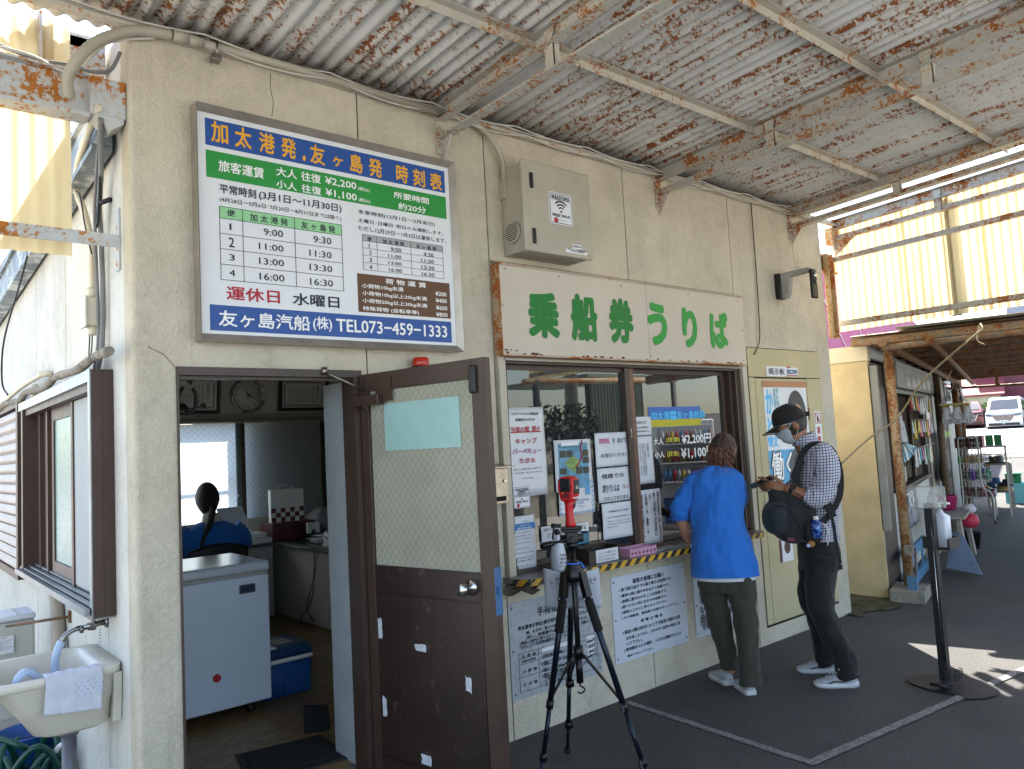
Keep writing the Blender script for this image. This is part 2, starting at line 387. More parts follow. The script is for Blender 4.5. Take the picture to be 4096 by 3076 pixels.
TXD={
 'timetable':(-0.05,[(0.317, 2.987, 0.392, 3.084, '加', 'y'),(0.421, 2.986, 0.498, 3.083, '太', 'y'),(0.532, 2.985, 0.607, 3.081, '港', 'y'),(0.636, 2.983, 0.711, 3.08, '発', 'y'),(0.741, 2.984, 0.758, 3.013, '.', 'y'),(0.78, 2.982, 0.857, 3.078, '友', 'y'),(0.896, 2.991, 0.953, 3.043, 'ヶ', 'y'),(0.99, 2.979, 1.061, 3.075, '島', 'y'),(1.095, 2.978, 1.171, 3.074, '発', 'y'),(1.254, 2.976, 1.327, 3.072, '時', 'y'),(1.356, 2.975, 1.431, 3.07, '刻', 'y'),(1.461, 2.973, 1.54, 3.069, '表', 'y'),(0.345, 2.86, 0.551, 2.912, '旅客運賃', 'w'),(0.609, 2.889, 0.71, 2.933, '大人', 'w'),(0.731, 2.888, 0.831, 2.933, '往復', 'w'),(0.853, 2.889, 1.021, 2.931, '¥2,200', 'w'),(1.029, 2.891, 1.095, 2.912, '(税込)', 'w'),(0.607, 2.832, 0.708, 2.87, '小人', 'w'),(0.731, 2.831, 0.831, 2.872, '往復', 'w'),(0.853, 2.831, 1.021, 2.873, '¥1,100', 'w'),(1.03, 2.834, 1.095, 2.856, '(税込)', 'w'),(1.233, 2.888, 1.449, 2.923, '所要時間', 'w'),(1.258, 2.833, 1.429, 2.87, '約20分', 'w'),(0.347, 2.762, 0.512, 2.805, '平常時刻', 'n'),(0.524, 2.759, 0.935, 2.804, '(3月1日～11月30日)', 'n'),(0.347, 2.72, 0.933, 2.747, '(4月28日～5月6日･7月20日～8月31日までは除く)', 'k'),(0.377, 2.664, 0.414, 2.694, '便', 'n'),(0.48, 2.658, 0.658, 2.692, '加 太 港 発', 'n'),(0.723, 2.657, 0.897, 2.692, '友 ヶ 島 発', 'n'),(0.387, 2.603, 0.402, 2.632, '1', 'k'),(0.382, 2.526, 0.407, 2.569, '2', 'k'),(0.382, 2.466, 0.407, 2.495, '3', 'k'),(0.382, 2.397, 0.407, 2.426, '4', 'k'),(0.541, 2.601, 0.633, 2.633, '9:00', 'k'),(0.517, 2.533, 0.633, 2.563, '11:00', 'k'),(0.516, 2.465, 0.633, 2.496, '13:00', 'k'),(0.516, 2.394, 0.633, 2.426, '16:00', 'k'),(0.782, 2.598, 0.875, 2.631, '9:30', 'k'),(0.759, 2.53, 0.873, 2.561, '11:30', 'k'),(0.758, 2.463, 0.874, 2.494, '13:30', 'k'),(0.758, 2.393, 0.875, 2.425, '16:30', 'k'),(0.366, 2.291, 0.608, 2.353, '運休日', 'r'),(0.669, 2.291, 0.905, 2.349, '水曜日', 'n'),(0.33, 2.173, 0.751, 2.244, '友ヶ島汽船', 'w'),(0.765, 2.175, 0.862, 2.246, '(株)', 'w'),(0.883, 2.179, 1.527, 2.242, 'TEL073−459−1333', 'w'),(1.024, 2.77, 1.482, 2.796, '冬季時刻(12月1日～2月末日)', 'm'),(1.022, 2.731, 1.533, 2.752, '土曜日･日曜日･祝日のみ運航します。', 'm'),(1.022, 2.69, 1.551, 2.715, 'ただし12月29日～1月3日は運休します。', 'm'),(1.069, 2.641, 1.095, 2.664, '便', 'n'),(1.156, 2.64, 1.284, 2.664, '加 太 港 発', 'n'),(1.356, 2.639, 1.483, 2.664, '友 ヶ 島 発', 'n'),(1.077, 2.608, 1.085, 2.63, '1', 'k'),(1.076, 2.575, 1.092, 2.595, '2', 'k'),(1.076, 2.538, 1.093, 2.558, '3', 'k'),(1.075, 2.501, 1.092, 2.523, '4', 'k'),(1.202, 2.607, 1.264, 2.628, '9:00', 'k'),(1.186, 2.572, 1.264, 2.591, '11:00', 'k'),(1.186, 2.537, 1.263, 2.555, '13:00', 'k'),(1.186, 2.5, 1.263, 2.52, '16:00', 'k'),(1.401, 2.605, 1.463, 2.625, '9:30', 'k'),(1.384, 2.57, 1.464, 2.59, '11:30', 'k'),(1.384, 2.534, 1.464, 2.555, '13:30', 'k'),(1.384, 2.499, 1.463, 2.519, '16:30', 'k'),(1.162, 2.435, 1.407, 2.463, '荷 物 運 賃', 'w'),(1.029, 2.4, 1.267, 2.426, '小荷物10kg未満', 'w'),(1.03, 2.364, 1.408, 2.389, '小荷物10kg以上20kg未満', 'w'),(1.03, 2.327, 1.408, 2.352, '小荷物20kg以上30kg未満', 'w'),(1.03, 2.288, 1.356, 2.313, '特殊荷物 (自転車等)', 'w'),(1.463, 2.4, 1.534, 2.423, '¥200', 'w'),(1.463, 2.364, 1.534, 2.387, '¥400', 'w'),(1.463, 2.325, 1.535, 2.349, '¥600', 'w'),(1.462, 2.29, 1.535, 2.312, '¥800', 'w')],[('blue', 0.292, 2.969, 1.559, 3.09),('green', 0.293, 2.826, 1.56, 2.947),('mint', 0.345, 2.651, 0.931, 2.703),('blue', 0.294, 2.154, 1.556, 2.266),('greyh', 1.044, 2.641, 1.523, 2.673),('brown', 1.006, 2.283, 1.557, 2.474),('tab1', 0.345, 2.378, 0.93, 2.703),('tab2', 1.043, 2.496, 1.523, 2.673),('panel', 0.249, 2.107, 1.617, 3.144),('vis', 0.25, 2.144, 1.579, 3.123),('v1', 0.446, 2.38, 0.447, 2.705),('v2', 0.69, 2.381, 0.692, 2.703),('w1', 1.123, 2.496, 1.124, 2.672),('w2', 1.323, 2.497, 1.324, 2.669)]),
 'banner':(-0.075,[(2.083, 2.204, 2.331, 2.48, '乗', 'g'),(2.427, 2.2, 2.659, 2.496, '船', 'g'),(2.762, 2.203, 2.997, 2.498, '券', 'g'),(3.137, 2.203, 3.341, 2.497, 'う', 'h'),(3.504, 2.202, 3.675, 2.486, 'り', 'h'),(3.823, 2.209, 4.049, 2.485, 'ば', 'h')],[('banner', 1.875, 2.11, 4.263, 2.623)]),
 'wifi':(-0.215,[(2.188, 2.995, 2.337, 3.027, 'WAKAYAMA', 'n'),(2.193, 2.897, 2.333, 2.915, 'FREE Wi-Fi', 'n'),(2.239, 2.877, 2.295, 2.883, 'Japan. Free Wi-Fi', 'n'),(2.343, 2.732, 2.419, 2.745, '和歌山市', 'k'),(2.293, 2.713, 2.457, 2.724, '和歌山フリーWi-Fi整備事業設備', 'k'),(2.32, 2.704, 2.435, 2.713, '和歌山市役所 産業部観光課', 'k')],[('stk', 2.172, 2.854, 2.357, 3.042),('lab1', 2.341, 2.725, 2.422, 2.751),('lab2', 2.285, 2.696, 2.461, 2.724),('logo', 2.206, 2.861, 2.236, 2.885)]),
 'covid':(0.045,[(2.01, 1.764, 2.221, 1.781, 'コロナウイルス感染症', 'n'),(2.041, 1.73, 2.191, 1.748, '拡散防止のため', 'n'),(2.004, 1.666, 2.141, 1.7, '当面の間', 'r'),(2.164, 1.664, 2.23, 1.701, '禁止', 'r'),(2.033, 1.598, 2.197, 1.632, 'キャンプ', 'r'),(2.006, 1.539, 2.228, 1.574, 'バーベキュー', 'p'),(2.057, 1.487, 2.179, 1.518, 'たき火', 'r'),(2.008, 1.449, 2.226, 1.458, '状況により、禁止期間が延長となる場合があります', 'k'),(2.002, 1.428, 2.229, 1.437, 'みなさまのご理解・ご協力をよろしくお願いします', 'k')],[('paper', 1.98, 1.296, 2.265, 1.81),('ul', 2.001, 1.665, 2.231, 1.67),('ul', 2.001, 1.663, 2.231, 1.665)]),
 'covid2':(0.045,[(2.073, 1.396, 2.155, 1.404, '和歌山市 観光課', 'k')],[]),
 'map':(0.045,[(2.374, 1.56, 2.534, 1.571, '友ヶ島通行止め状況マップ', 'k')],[('paper', 2.334, 1.298, 2.646, 1.608),('inner', 2.363, 1.31, 2.615, 1.587),('ph', 2.373, 1.503, 2.424, 1.544),('ph', 2.429, 1.503, 2.482, 1.542),('ph', 2.565, 1.504, 2.618, 1.543),('ph', 2.565, 1.46, 2.62, 1.498),('ph', 2.503, 1.397, 2.556, 1.439),('ph', 2.564, 1.398, 2.616, 1.437),('ph', 2.37, 1.401, 2.423, 1.439)]),
 'sep':(0.045,[(2.724, 1.571, 2.817, 1.604, '間隔', 'v'),(2.845, 1.574, 2.869, 1.605, 'を', 'k'),(2.893, 1.57, 2.981, 1.605, 'あけて', 'k'),(2.731, 1.484, 2.99, 1.509, 'お並びください', 'k')],[('paper', 2.687, 1.425, 2.996, 1.64)]),
 'pier':(0.045,[(2.726, 1.349, 2.933, 1.381, '桟橋での', 'k'),(2.728, 1.263, 2.885, 1.312, '釣りは', 'k'),(2.914, 1.276, 2.988, 1.304, '禁止', 'q'),(2.734, 1.213, 2.966, 1.237, 'となっております', 'k')],[('paper', 2.69, 1.202, 2.998, 1.416)]),
 'wifi2':(0.045,[(2.014, 1.327, 2.11, 1.347, 'WAKAYAMA', 'n'),(2.016, 1.261, 2.105, 1.276, 'FREE Wi-Fi', 'n')],[('stk', 1.999, 1.234, 2.122, 1.357)]),
 'mask':(0.045,[(2.39, 1.23, 2.599, 1.247, 'disinfect with alcohol', 'c'),(2.399, 1.215, 2.555, 1.23, 'Please wear a mask', 'c'),(2.514, 1.195, 2.558, 1.204, '和歌山市', 'c')],[('paper', 2.349, 1.154, 2.651, 1.359)]),
 'wifipaper':(0.045,[(2.77, 1.135, 2.956, 1.148, '船内無料Wi-Fiのご案内', 'k'),(2.755, 1.101, 2.98, 1.11, 'ありがとうをご登録のWi-Fi回線を設置しています。', 'k'),(2.748, 1.077, 2.969, 1.084, 'ご愛顧のスマートフォン等のネットワーク設定より', 'k'),(2.759, 1.059, 2.967, 1.069, '『Tomogashima1』 または 『Tomogashima2』', 'k'),(2.748, 1.042, 2.854, 1.049, 'を選択してください。', 'k')],[('paper', 2.713, 0.971, 3.023, 1.194)]),
 'covnote':(0.045,[(2.049, 1.154, 2.093, 1.163, '友ヶ島汽船', 'c'),(2.028, 1.131, 2.102, 1.139, 'コロナウイルス', 'w'),(2.01, 1.114, 2.12, 1.124, '感染予防対策のお願い', 'w'),(1.989, 1.093, 2.108, 1.099, '新型コロナウイルス感染防止の観点から、', 'k'),(1.988, 1.074, 2.11, 1.08, '下記対策の徹底をお願いいたします。', 'k'),(1.99, 1.058, 2.116, 1.063, '●ご乗船の際はマスクの着用をお願いします。', 'k'),(1.988, 1.034, 2.124, 1.04, '●船内では、会話・飲食はお控えください。', 'k'),(1.989, 1.004, 2.112, 1.009, '●入船の際は検温・手指消毒にご協力ください。', 'k'),(1.991, 0.978, 2.123, 0.985, '●その他、体調がすぐれない方の乗船は', 'k'),(1.989, 0.95, 2.124, 0.957, '●船内・客室は換気を行うため窓を開けて', 'k'),(1.991, 0.934, 2.125, 0.941, 'お客様の安全確保のためご理解ください。', 'k'),(1.992, 0.906, 2.104, 0.912, '皆様のご協力よろしくお願いします', 'k')],[('paper', 1.985, 0.88, 2.145, 1.189),('cblue', 1.988, 1.111, 2.145, 1.147)]),
 'sen':(0.045,[(2.21, 1.081, 2.286, 1.099, '船内での', 'k'),(2.233, 1.04, 2.357, 1.069, 'マスクを', 'k')],[('paper', 2.193, 1.015, 2.359, 1.109)]),
 'tomog':(0.045,[(2.497, 1.079, 2.567, 1.087, '瀬戸内海国立公園', 'k'),(2.499, 1.057, 2.561, 1.076, '友ヶ島', 'k')],[('flyer', 2.483, 0.973, 2.584, 1.097),('sea', 2.481, 0.973, 2.584, 1.044)]),
 'osh':(0.045,[(3.117, 1.687, 3.218, 1.709, 'お知らせ', 'k'),(3.107, 1.657, 3.237, 1.673, '船の上甲板席に', 'k'),(3.104, 1.633, 3.245, 1.647, 'は乗れ出来ません。', 'k')],[('paper', 3.098, 1.611, 3.272, 1.737),('paper', 3.098, 1.289, 3.27, 1.605)]),
 'osh_v':(0.045,[(3.205, 1.462, 3.228, 1.558, 'お知らせ|V', 'k'),(3.177, 1.342, 3.194, 1.556, 'キャンプ等お一人一個以上の|V', 'k'),(3.158, 1.33, 3.171, 1.557, '荷物を持ち込まれるお客様は、|V', 'k'),(3.133, 1.345, 3.141, 1.558, '乗船定員の関係上、積み込み|V', 'k'),(3.106, 1.352, 3.117, 1.555, '荷物の申告をお願いします。|V', 'k')],[]),
 'unso':(0.045,[(3.273, 1.017, 3.295, 1.228, '運送約款第二章|V', 'n'),(3.277, 0.896, 3.298, 1.007, '第四条|V', 'k'),(3.229, 1.068, 3.257, 1.225, '第2項第4|V', 'k'),(3.231, 0.936, 3.258, 1.058, 'の定めに|V', 'n'),(3.188, 1.158, 3.213, 1.22, 'より、|V', 'n'),(3.149, 0.958, 3.175, 1.222, '生体物(犬･猫等)の|V', 'n'),(3.107, 0.928, 3.131, 1.221, '船内持込は禁止いた|V', 'n')],[('paper', 3.099, 0.889, 3.313, 1.248)]),
 'glass':(0.043,[(3.291, 1.71, 3.901, 1.771, '加太港➡友ヶ島航路', 'S'),(3.298, 1.544, 3.405, 1.588, '大人', 'W'),(3.433, 1.55, 3.586, 1.589, '(往復)', 'Y'),(3.607, 1.528, 3.951, 1.604, '¥2,200円', 'W'),(3.3, 1.452, 3.407, 1.495, '小人', 'W'),(3.435, 1.451, 3.567, 1.491, '(往復)', 'Y'),(3.589, 1.425, 3.981, 1.511, '¥1,100円', 'W')],[('bandb', 3.267, 1.714, 3.851, 1.802),('bandy', 3.27, 1.665, 3.848, 1.714)]),
 'board1':(-0.007,[(2.086, 0.625, 2.46, 0.675, '手荷物のお願い', 'N'),(1.94, 0.572, 2.488, 0.596, '次に定める物品1個を無料で持ち込みできるもの', 'n'),(1.938, 0.57, 2.058, 0.593, 'できます。', 'n'),(1.998, 0.538, 2.478, 0.559, '幅、および、高さの和が2メートル以下のもの)', 'n'),(1.999, 0.511, 2.54, 0.535, '(但し、総重量が10kgをこえない物、1個につき', 'n'),(1.946, 0.49, 2.405, 0.511, '2個以上船内に持ち込むときは、だい2個より', 'n'),(1.945, 0.468, 2.355, 0.489, 'つぎにより手荷物運賃をいただきます。', 'n'),(1.956, 0.417, 2.059, 0.436, '手  荷  物', 'n'),(1.956, 0.394, 2.057, 0.408, '特殊手荷物', 'n'),(1.957, 0.337, 2.06, 0.356, '小  荷  物', 'n'),(1.959, 0.265, 2.061, 0.284, 'そ  の  他', 'n'),(2.1, 0.384, 2.335, 0.407, '(自転車等)1個につき', 'n'),(2.1, 0.339, 2.434, 0.371, '1個につき10kgを以下', 'n'),(2.1, 0.307, 2.502, 0.333, '1個につき20kgを以下に持ち込み', 'n'),(2.1, 0.278, 2.489, 0.305, '1個につき特別お申し下さい。', 'n'),(2.116, 0.259, 2.325, 0.283, '上記以外のものは', 'n'),(2.117, 0.232, 2.323, 0.259, 'ときどきまして', 'n'),(2.467, 0.394, 2.531, 0.416, '800円', 'n'),(2.47, 0.364, 2.532, 0.386, '200円', 'n'),(2.473, 0.336, 2.534, 0.357, '400円', 'n'),(2.471, 0.309, 2.536, 0.332, '600円', 'n')],[('board', 1.878, 0.204, 2.587, 0.728),('tab3', 1.935, 0.239, 2.551, 0.445),('v3', 2.08, 0.244, 2.082, 0.444),('v4', 2.437, 0.311, 2.439, 0.443)]),
 'board2':(-0.007,[(2.902, 0.679, 3.21, 0.711, '船客の皆様にお願い', 'N'),(2.772, 0.645, 3.288, 0.669, '1.乗下船口以外での乗り降りは危険です。', 'n'),(2.775, 0.61, 3.257, 0.631, '1.着岸の際に頭や手を出すと危険です。', 'n'),(2.777, 0.575, 3.23, 0.597, '1.舷側に腰をかけることは危険です。', 'n'),(2.776, 0.542, 3.232, 0.562, '1.囲いのない所に出るのは危険です。', 'n'),(2.777, 0.509, 3.232, 0.528, '1.屋根の上などに昇らないで下さい。', 'n'),(2.779, 0.475, 3.346, 0.493, '1.その他船長、乗組員の注意を守って下さい。', 'n'),(2.781, 0.383, 3.346, 0.408, '1.事故の際は状況にもとずき船長が適切な指', 'n'),(2.808, 0.345, 3.345, 0.367, '示を致しますから、さわがずに船長の指示に従', 'n'),(2.806, 0.312, 2.959, 0.334, 'って下さい。', 'n'),(2.784, 0.278, 3.347, 0.301, '1.救命胴衣のおき場所、つけ方は乗船されたら', 'n'),(2.807, 0.242, 3.063, 0.258, '確めておいて下さい。', 'n'),(2.953, 0.429, 3.17, 0.45, '非 常 の 場 合', 'N')],[('board', 2.704, 0.217, 3.425, 0.743)]),
 'board3':(-0.007,[(3.563, 0.544, 4.212, 0.578, '①船内では係員の指示に従って下さい。', 'n'),(3.568, 0.491, 4.191, 0.556, 'なわないで下さい。', 'n'),(3.565, 0.475, 4.203, 0.515, '③船客は、みだりに船員以外の者', 'n'),(3.572, 0.438, 4.207, 0.475, '④みだりに職務の場所に立ち入ら物', 'n'),(3.578, 0.431, 3.857, 0.483, 'すること。', 'n'),(3.566, 0.383, 4.211, 0.421, '⑤みだりに物品に火気、その他の物', 'n'),(3.58, 0.347, 4.222, 0.39, 'ために指示を受けて下さい。と', 'n'),(3.565, 0.313, 4.209, 0.363, '⑥みだりに救命用の物を物', 'n'),(3.575, 0.31, 3.921, 0.356, 'げられません。', 'n'),(3.56, 0.287, 3.916, 0.324, '⑦石、ガラス等で船', 'n'),(3.583, 0.256, 3.913, 0.295, 'を損傷すること。', 'n')],[('board', 3.513, 0.216, 4.25, 0.645)]),
 'kei':(-0.012,[(4.644, 2.04, 4.884, 2.093, '掲示板', 'k'),(4.92, 2.048, 5.071, 2.086, 'SECOM', 'B')],[('lab', 4.622, 2.027, 4.909, 2.106),('stk', 4.905, 2.033, 5.091, 2.103),('redb', 4.912, 2.035, 5.081, 2.041)]),
 'poster':(-0.03,[(4.538, 1.761, 4.668, 1.93, 'か', 'S'),(4.527, 1.642, 4.642, 1.746, 'と', 'S'),(4.689, 1.817, 4.704, 1.935, '衆議院議員|V', 'T'),(4.719, 1.763, 4.734, 1.935, '国土交通大臣|V', 'T')],[('rust', 4.496, 1.941, 5.143, 1.985),('white', 4.482, 1.185, 5.09, 1.94)]),
 'poster2':(-0.03,[(4.537, 1.475, 4.707, 1.548, '博文', 'S'),(4.556, 1.229, 4.94, 1.429, '働く!', 'W')],[('pblue', 4.511, 1.193, 4.851, 1.449),('low', 4.603, 0.572, 4.76, 0.736),('lowm', 4.606, 0.576, 4.644, 0.742)]),
 'nosmoke':(-0.012,[(5.301, 1.567, 5.355, 1.618, '禁', 'r'),(5.305, 1.518, 5.354, 1.564, '煙', 'r')],[('stk', 5.267, 1.526, 5.373, 1.73),('sym', 5.279, 1.636, 5.373, 1.718)]),
}
# ================================================================== palette
M_st = stucco('stucco_cream', 'cec6b4', '787266')
M_st2 = stucco('stucco_side', 'dddbd3', '9a988f')
M_seal = simple('joint_sealant', '57503f', .8, dirt=('2f2a22', 12, .5))
M_roof = rusty('roof_sheet_paint', 'd8d8d7', .56, 5.2, (3.4, .25, 1), .3, rust2='7a421f', rust3='a0642f', fw=.47)
M_steel = rusty('painted_steel', 'c4c0b4', .45, 6, (1, .5, 1), .4, rust2='96551f')
M_steel2 = rusty('painted_steel_worn', 'c2c1bb', .74, 6, (1, 1, 1), .5, rust2='96551f')
M_rustdark = rusty('dark_rust', '5a4638', .95, 8, (1, 1, 1), .6, rust2='5b2f17')
M_yel = translucent('yellow_fibreglass', 'ebd9aa', .46, .55)
M_brown = simple('brown_aluminium', '3f2f28', .42, .0, .12, 5, .05, 80, dirt=('2c211d', 9, .62))
M_brown2 = simple('brown_door_paint', '2a1d1a', .38, .0, .2, 3, .1, 40, dirt=('574842', 14, .6))
M_wht = simple('white_paint', 'dcdcda', .55, 0, .06, 4)
M_grey = simple('grey_paint', '9a9a98', .6, 0, .1)
M_blk = simple('black_plastic', '141414', .42, 0, .15, 10, .12, 200)
M_conc = simple('concrete', '8d8a80', .92, 0, .2, 5, .4, 70, dirt=('5a564c', 3, .5))
M_beige = simple('beige_plastic', 'a7a294', .5, 0, .06)
M_cream = simple('cream_pvc', 'cfcab8', .5, 0, .08)
M_chr = simple('steel_bright', 'b9b9b6', .22, 1, .06, 9, .03)
M_stain = simple('stainless', '8f8982', .3, 1, .12, 4, .04, dirt=('6f5a45', 7, .66))
M_dark = simple('dark_gap', '15120f', .9)
M_wire = simple('white_cable', 'c9c7bf', .6)
M_gcab = simple('grey_cable', '77787a', .6)
# asphalt: fine aggregate, worn pale patches, stains
m, n, b = newmat('asphalt'); MATS['asphalt'] = m
v = coords(n)
c = ramp(n, noise(n, v, .8, 6, .7), [(.32, (.024, .023, .022)), (.7, (.064, .062, .060))])
ag = ramp(n, noise(n, v, 85, 4, .8), [(.42, 0.), (.72, 1.)])
c = mixc(n, ag, c, (.115, .11, .103), 'MIX')
cr = ramp(n, noise(n, v, 5, 8, .75, 1.2), [(.60, 0.), (.75, .5)])
c = mixc(n, cr, c, (.02, .019, .018))
n.links.new(c, b.inputs['Base Color']); b.inputs['Roughness'].default_value = .93
bump(n, b, mixc(n, .5, noise(n, v, 130, 3), noise(n, v, 30, 4)), .6, .006)
M_asph = m
# ================================================================== ground
def gz(x, y):
    d = math.hypot(x - 6, y)
    return max(0, d - 8) * .028
mb = MB()
xs = [-60, -20, -8, -3, 0, 3, 6, 9, 12, 16, 20, 26, 34, 44, 60, 90, 150, 400]
ys = [-300, -100, -40, -15, -8, -4, 0, 4, 8, 14, 20, 30, 45, 70, 120, 300]
V = [[mb.bm.verts.new((x, y, gz(x, y) if x > 6 else 0)) for y in ys] for x in xs]
for i in range(len(xs) - 1):
    for j in range(len(ys) - 1):
        f = mb.bm.faces.new((V[i][j], V[i + 1][j], V[i + 1][j + 1], V[i][j + 1])); f.smooth = True
tag(mb.build('ground', M_asph), kind='structure')
M_bounce = simple('pale_bounce_concrete', '9f9d97', .9, 0, .12, .6, .3, 40, dirt=('77736a', 1.3, .6))
mb = MB()  # pale lot, plus unseen rear and left sheets added to bounce light
for x0, x1, y0, y1 in ((-60, 40, -40, -5.2), (-40, -2.2, -5.19, 40), (26, 90, -5.19, 40)):
    nx = max(1, int((x1 - x0) / 4)); V = [[mb.bm.verts.new((x0 + (x1 - x0) * i / nx, y0 + (y1 - y0) * j / 8, .02 + (gz(x0 + (x1 - x0) * i / nx, y0 + (y1 - y0) * j / 8) if x0 + (x1 - x0) * i / nx > 6 else 0))) for j in range(9)] for i in range(nx + 1)]
    for i in range(nx):
        for j in range(8): mb.bm.faces.new((V[i][j], V[i + 1][j], V[i + 1][j + 1], V[i][j + 1]))
tag(mb.build('pale_bounce_pavement', M_bounce), kind='structure')
# moss and silt at the wall foot between the office and the shop
M_moss = simple('mossy_soil', '4b4a30', .95, 0, .4, 9, .8, 40)
mb = MB()
mb.grid(lambda u, t: (5.55 + u * .95, -.16 + .7 * t + .07 * math.sin(u * 9), .004 + .045 * t * (1 - abs(2 * u - 1) ** 2) + .01 * math.sin(u * 23 + t * 9) ** 2), 24, 14)
tag(mb.build('mossy_strip', M_moss), kind='structure')
# painted queue line (worn, pale grey)
m, n, b = newmat('road_paint'); v = coords(n)
wear = ramp(n, noise(n, v, 60, 6, .8), [(.40, 0.), (.60, 1.)])
n.links.new(mixc(n, wear, (.30, .29, .28), (.10, .10, .10)), b.inputs['Base Color']); b.inputs['Roughness'].default_value = .9
bump(n, b, noise(n, v, 130, 3), .6, .004)
M_line = m
def stripe(mb, a, b_, w, z=.004):
    a, b_ = Vector(a), Vector(b_); d = (b_ - a); L = d.length; d.normalize(); s = Vector((-d.y, d.x, 0))
    n_ = int(L / .05) + 1; L_, R_ = [], []
    for i in range(n_ + 1):
        p = a + d * (L * i / n_)
        L_.append(mb.bm.verts.new(p + s * (w / 2 + random.uniform(-.004, .004)) + Vector((0, 0, z))))
        R_.append(mb.bm.verts.new(p - s * (w / 2 + random.uniform(-.004, .004)) + Vector((0, 0, z))))
    for i in range(n_): mb.bm.faces.new((L_[i], R_[i], R_[i + 1], L_[i + 1]))
mb = MB(); stripe(mb, (2.30, -.10, 0) if False else (2.73, -.05, 0), (2.655, -1.30, 0), .05)
stripe(mb, (2.63, -1.29, .003), (5.4, -1.61, .003), .052)
tag(mb.build('road_marking', M_line), kind='structure')
# ================================================================== ticket office building
office = thing('ticket_office', 'cream stucco ticket office with open brown door and ticket window', 'building')
JX = [(0, 1.066), (1.074, 1.876), (1.884, 3.061), (3.069, 4.266), (4.274, 5.66)]
T = .12; ZT = 3.47
# panel 1 with the doorway notch
mb = MB()
mb.prism([(0.02, 0, -.02), (.165, 0, -.02), (.165, 0, 2.0), (1.03, 0, 2.0), (1.03, 0, -.02), (1.066, 0, -.02), (1.066, 0, ZT), (0.02, 0, ZT)], (0, T, 0))
o = mb.build('wall_panel', M_st, office)
# rounded outer corner
mb = MB()
arc = [(0.02 - .02 * math.sin(a), .02 - .02 * math.cos(a)) for a in [i * PI / 16 for i in range(9)]]
poly = [Vector((x, y, -.02)) for x, y in arc] + [Vector((0, T, -.02)), Vector((.0199, T, -.02))]
mb.prism(poly, (0, 0, ZT + .02)); mb.build('corner_bead', M_st, office)
B('wall_panel', office, M_st, *JX[1], 0, T, -.02, ZT)
for a, b_ in (JX[2], JX[3]):
    B('wall_panel', office, M_st, a, b_, 0, T, 2.11, ZT)
    B('wall_panel', office, M_st, a, b_, 0, T, -.02, .835)
B('wall_panel', office, M_st, 1.884, 1.925, 0, T, .835, 2.11)
mb = MB()
mb.prism([(4.274, 0, -.02), (5.66, 0, -.02), (5.66, 0, ZT), (4.274, 0, ZT)], (0, T, 0))
mb.build('wall_panel', M_st, office)
for a, b_ in zip(JX, JX[1:]):
    for z0, z1 in ((-.02, .835), (2.11, ZT)) if 1.9 < a[1] < 4.2 else ((-.02, ZT),):
        B('joint', office, M_seal, a[1] - .001, b_[0] + .001, .006, .03, z0, z1)
# end wall (sunlit), side wall pieces, roof slab, rear wall with window hole
B('wall_panel', office, M_st2, 5.54, 5.66, T + .004, 4.5, -.02, ZT)
for a, b_ in ((T, .47), (.478, 1.36), (1.368, 2.3), (2.308, 4.5)):
    B('wall_panel', office, M_st2, 0, T, a + .002, b_, -.02, 3.1 if a > .3 else ZT)
for a in (.474, 1.364, 2.304): B('joint', office, M_seal, .006, .03, a - .004, a + .006, -.02, 3.0)
B('roof_slab', office, M_conc, -.02, 5.66, .2, 4.62, 3.1, 3.24)
B('parapet_back', office, M_conc, 0.125, 5.5, T + .003, .2, 3.0, 3.44)
# roof fascia along the side (bluish worn steel)
M_fas = simple('weathered_zinc', '7d8489', .5, .3, .25, 3, .2, dirt=('c9ccc8', 5, .5))
mb = MB(); mb.beam((-.05, .2, 3.08), (-.05, 4.7, 2.86), .06, .21)
mb.beam((-.075, .2, 3.18), (-.075, 4.7, 2.96), .05, .03); mb.beam((-.06, .2, 2.965), (-.06, 4.7, 2.745), .08, .025)
mb.build('fascia', M_fas, office)
# interior shell
M_int = simple('interior_wall', 'c8c2b4', .8, 0, .06, 3, .05)
M_intd = simple('interior_ceiling', 'cfcbc2', .85, 0, .1, 8, .4, 60)
YB = 4.32
B('ceiling', office, M_intd, .12, 4.4, T, YB, 2.62, 2.7)
B('interior_wall', office, M_int, .121, .16, T + .002, YB, .1, 2.62)
B('interior_wall', office, M_int, 1.78, 1.84, T + .002, 1.6, 1.9, 2.62) if False else None
mb = MB()
WX0, WX1, WZ0, WZ1 = .35, 3.02, 1.0, 1.97
mb.box(.16, WX0, YB, YB + .18, .1, 2.62); mb.box(WX1, 4.4, YB, YB + .18, .1, 2.62)
mb.box(WX0, WX1, YB, YB + .18, .1, WZ0); mb.box(WX0, WX1, YB, YB + .18, WZ1, 2.62)
mb.build('interior_wall', M_int, office)
B('interior_wall', office, M_int, 4.4, 4.46, T + .002, YB, .1, 2.62)
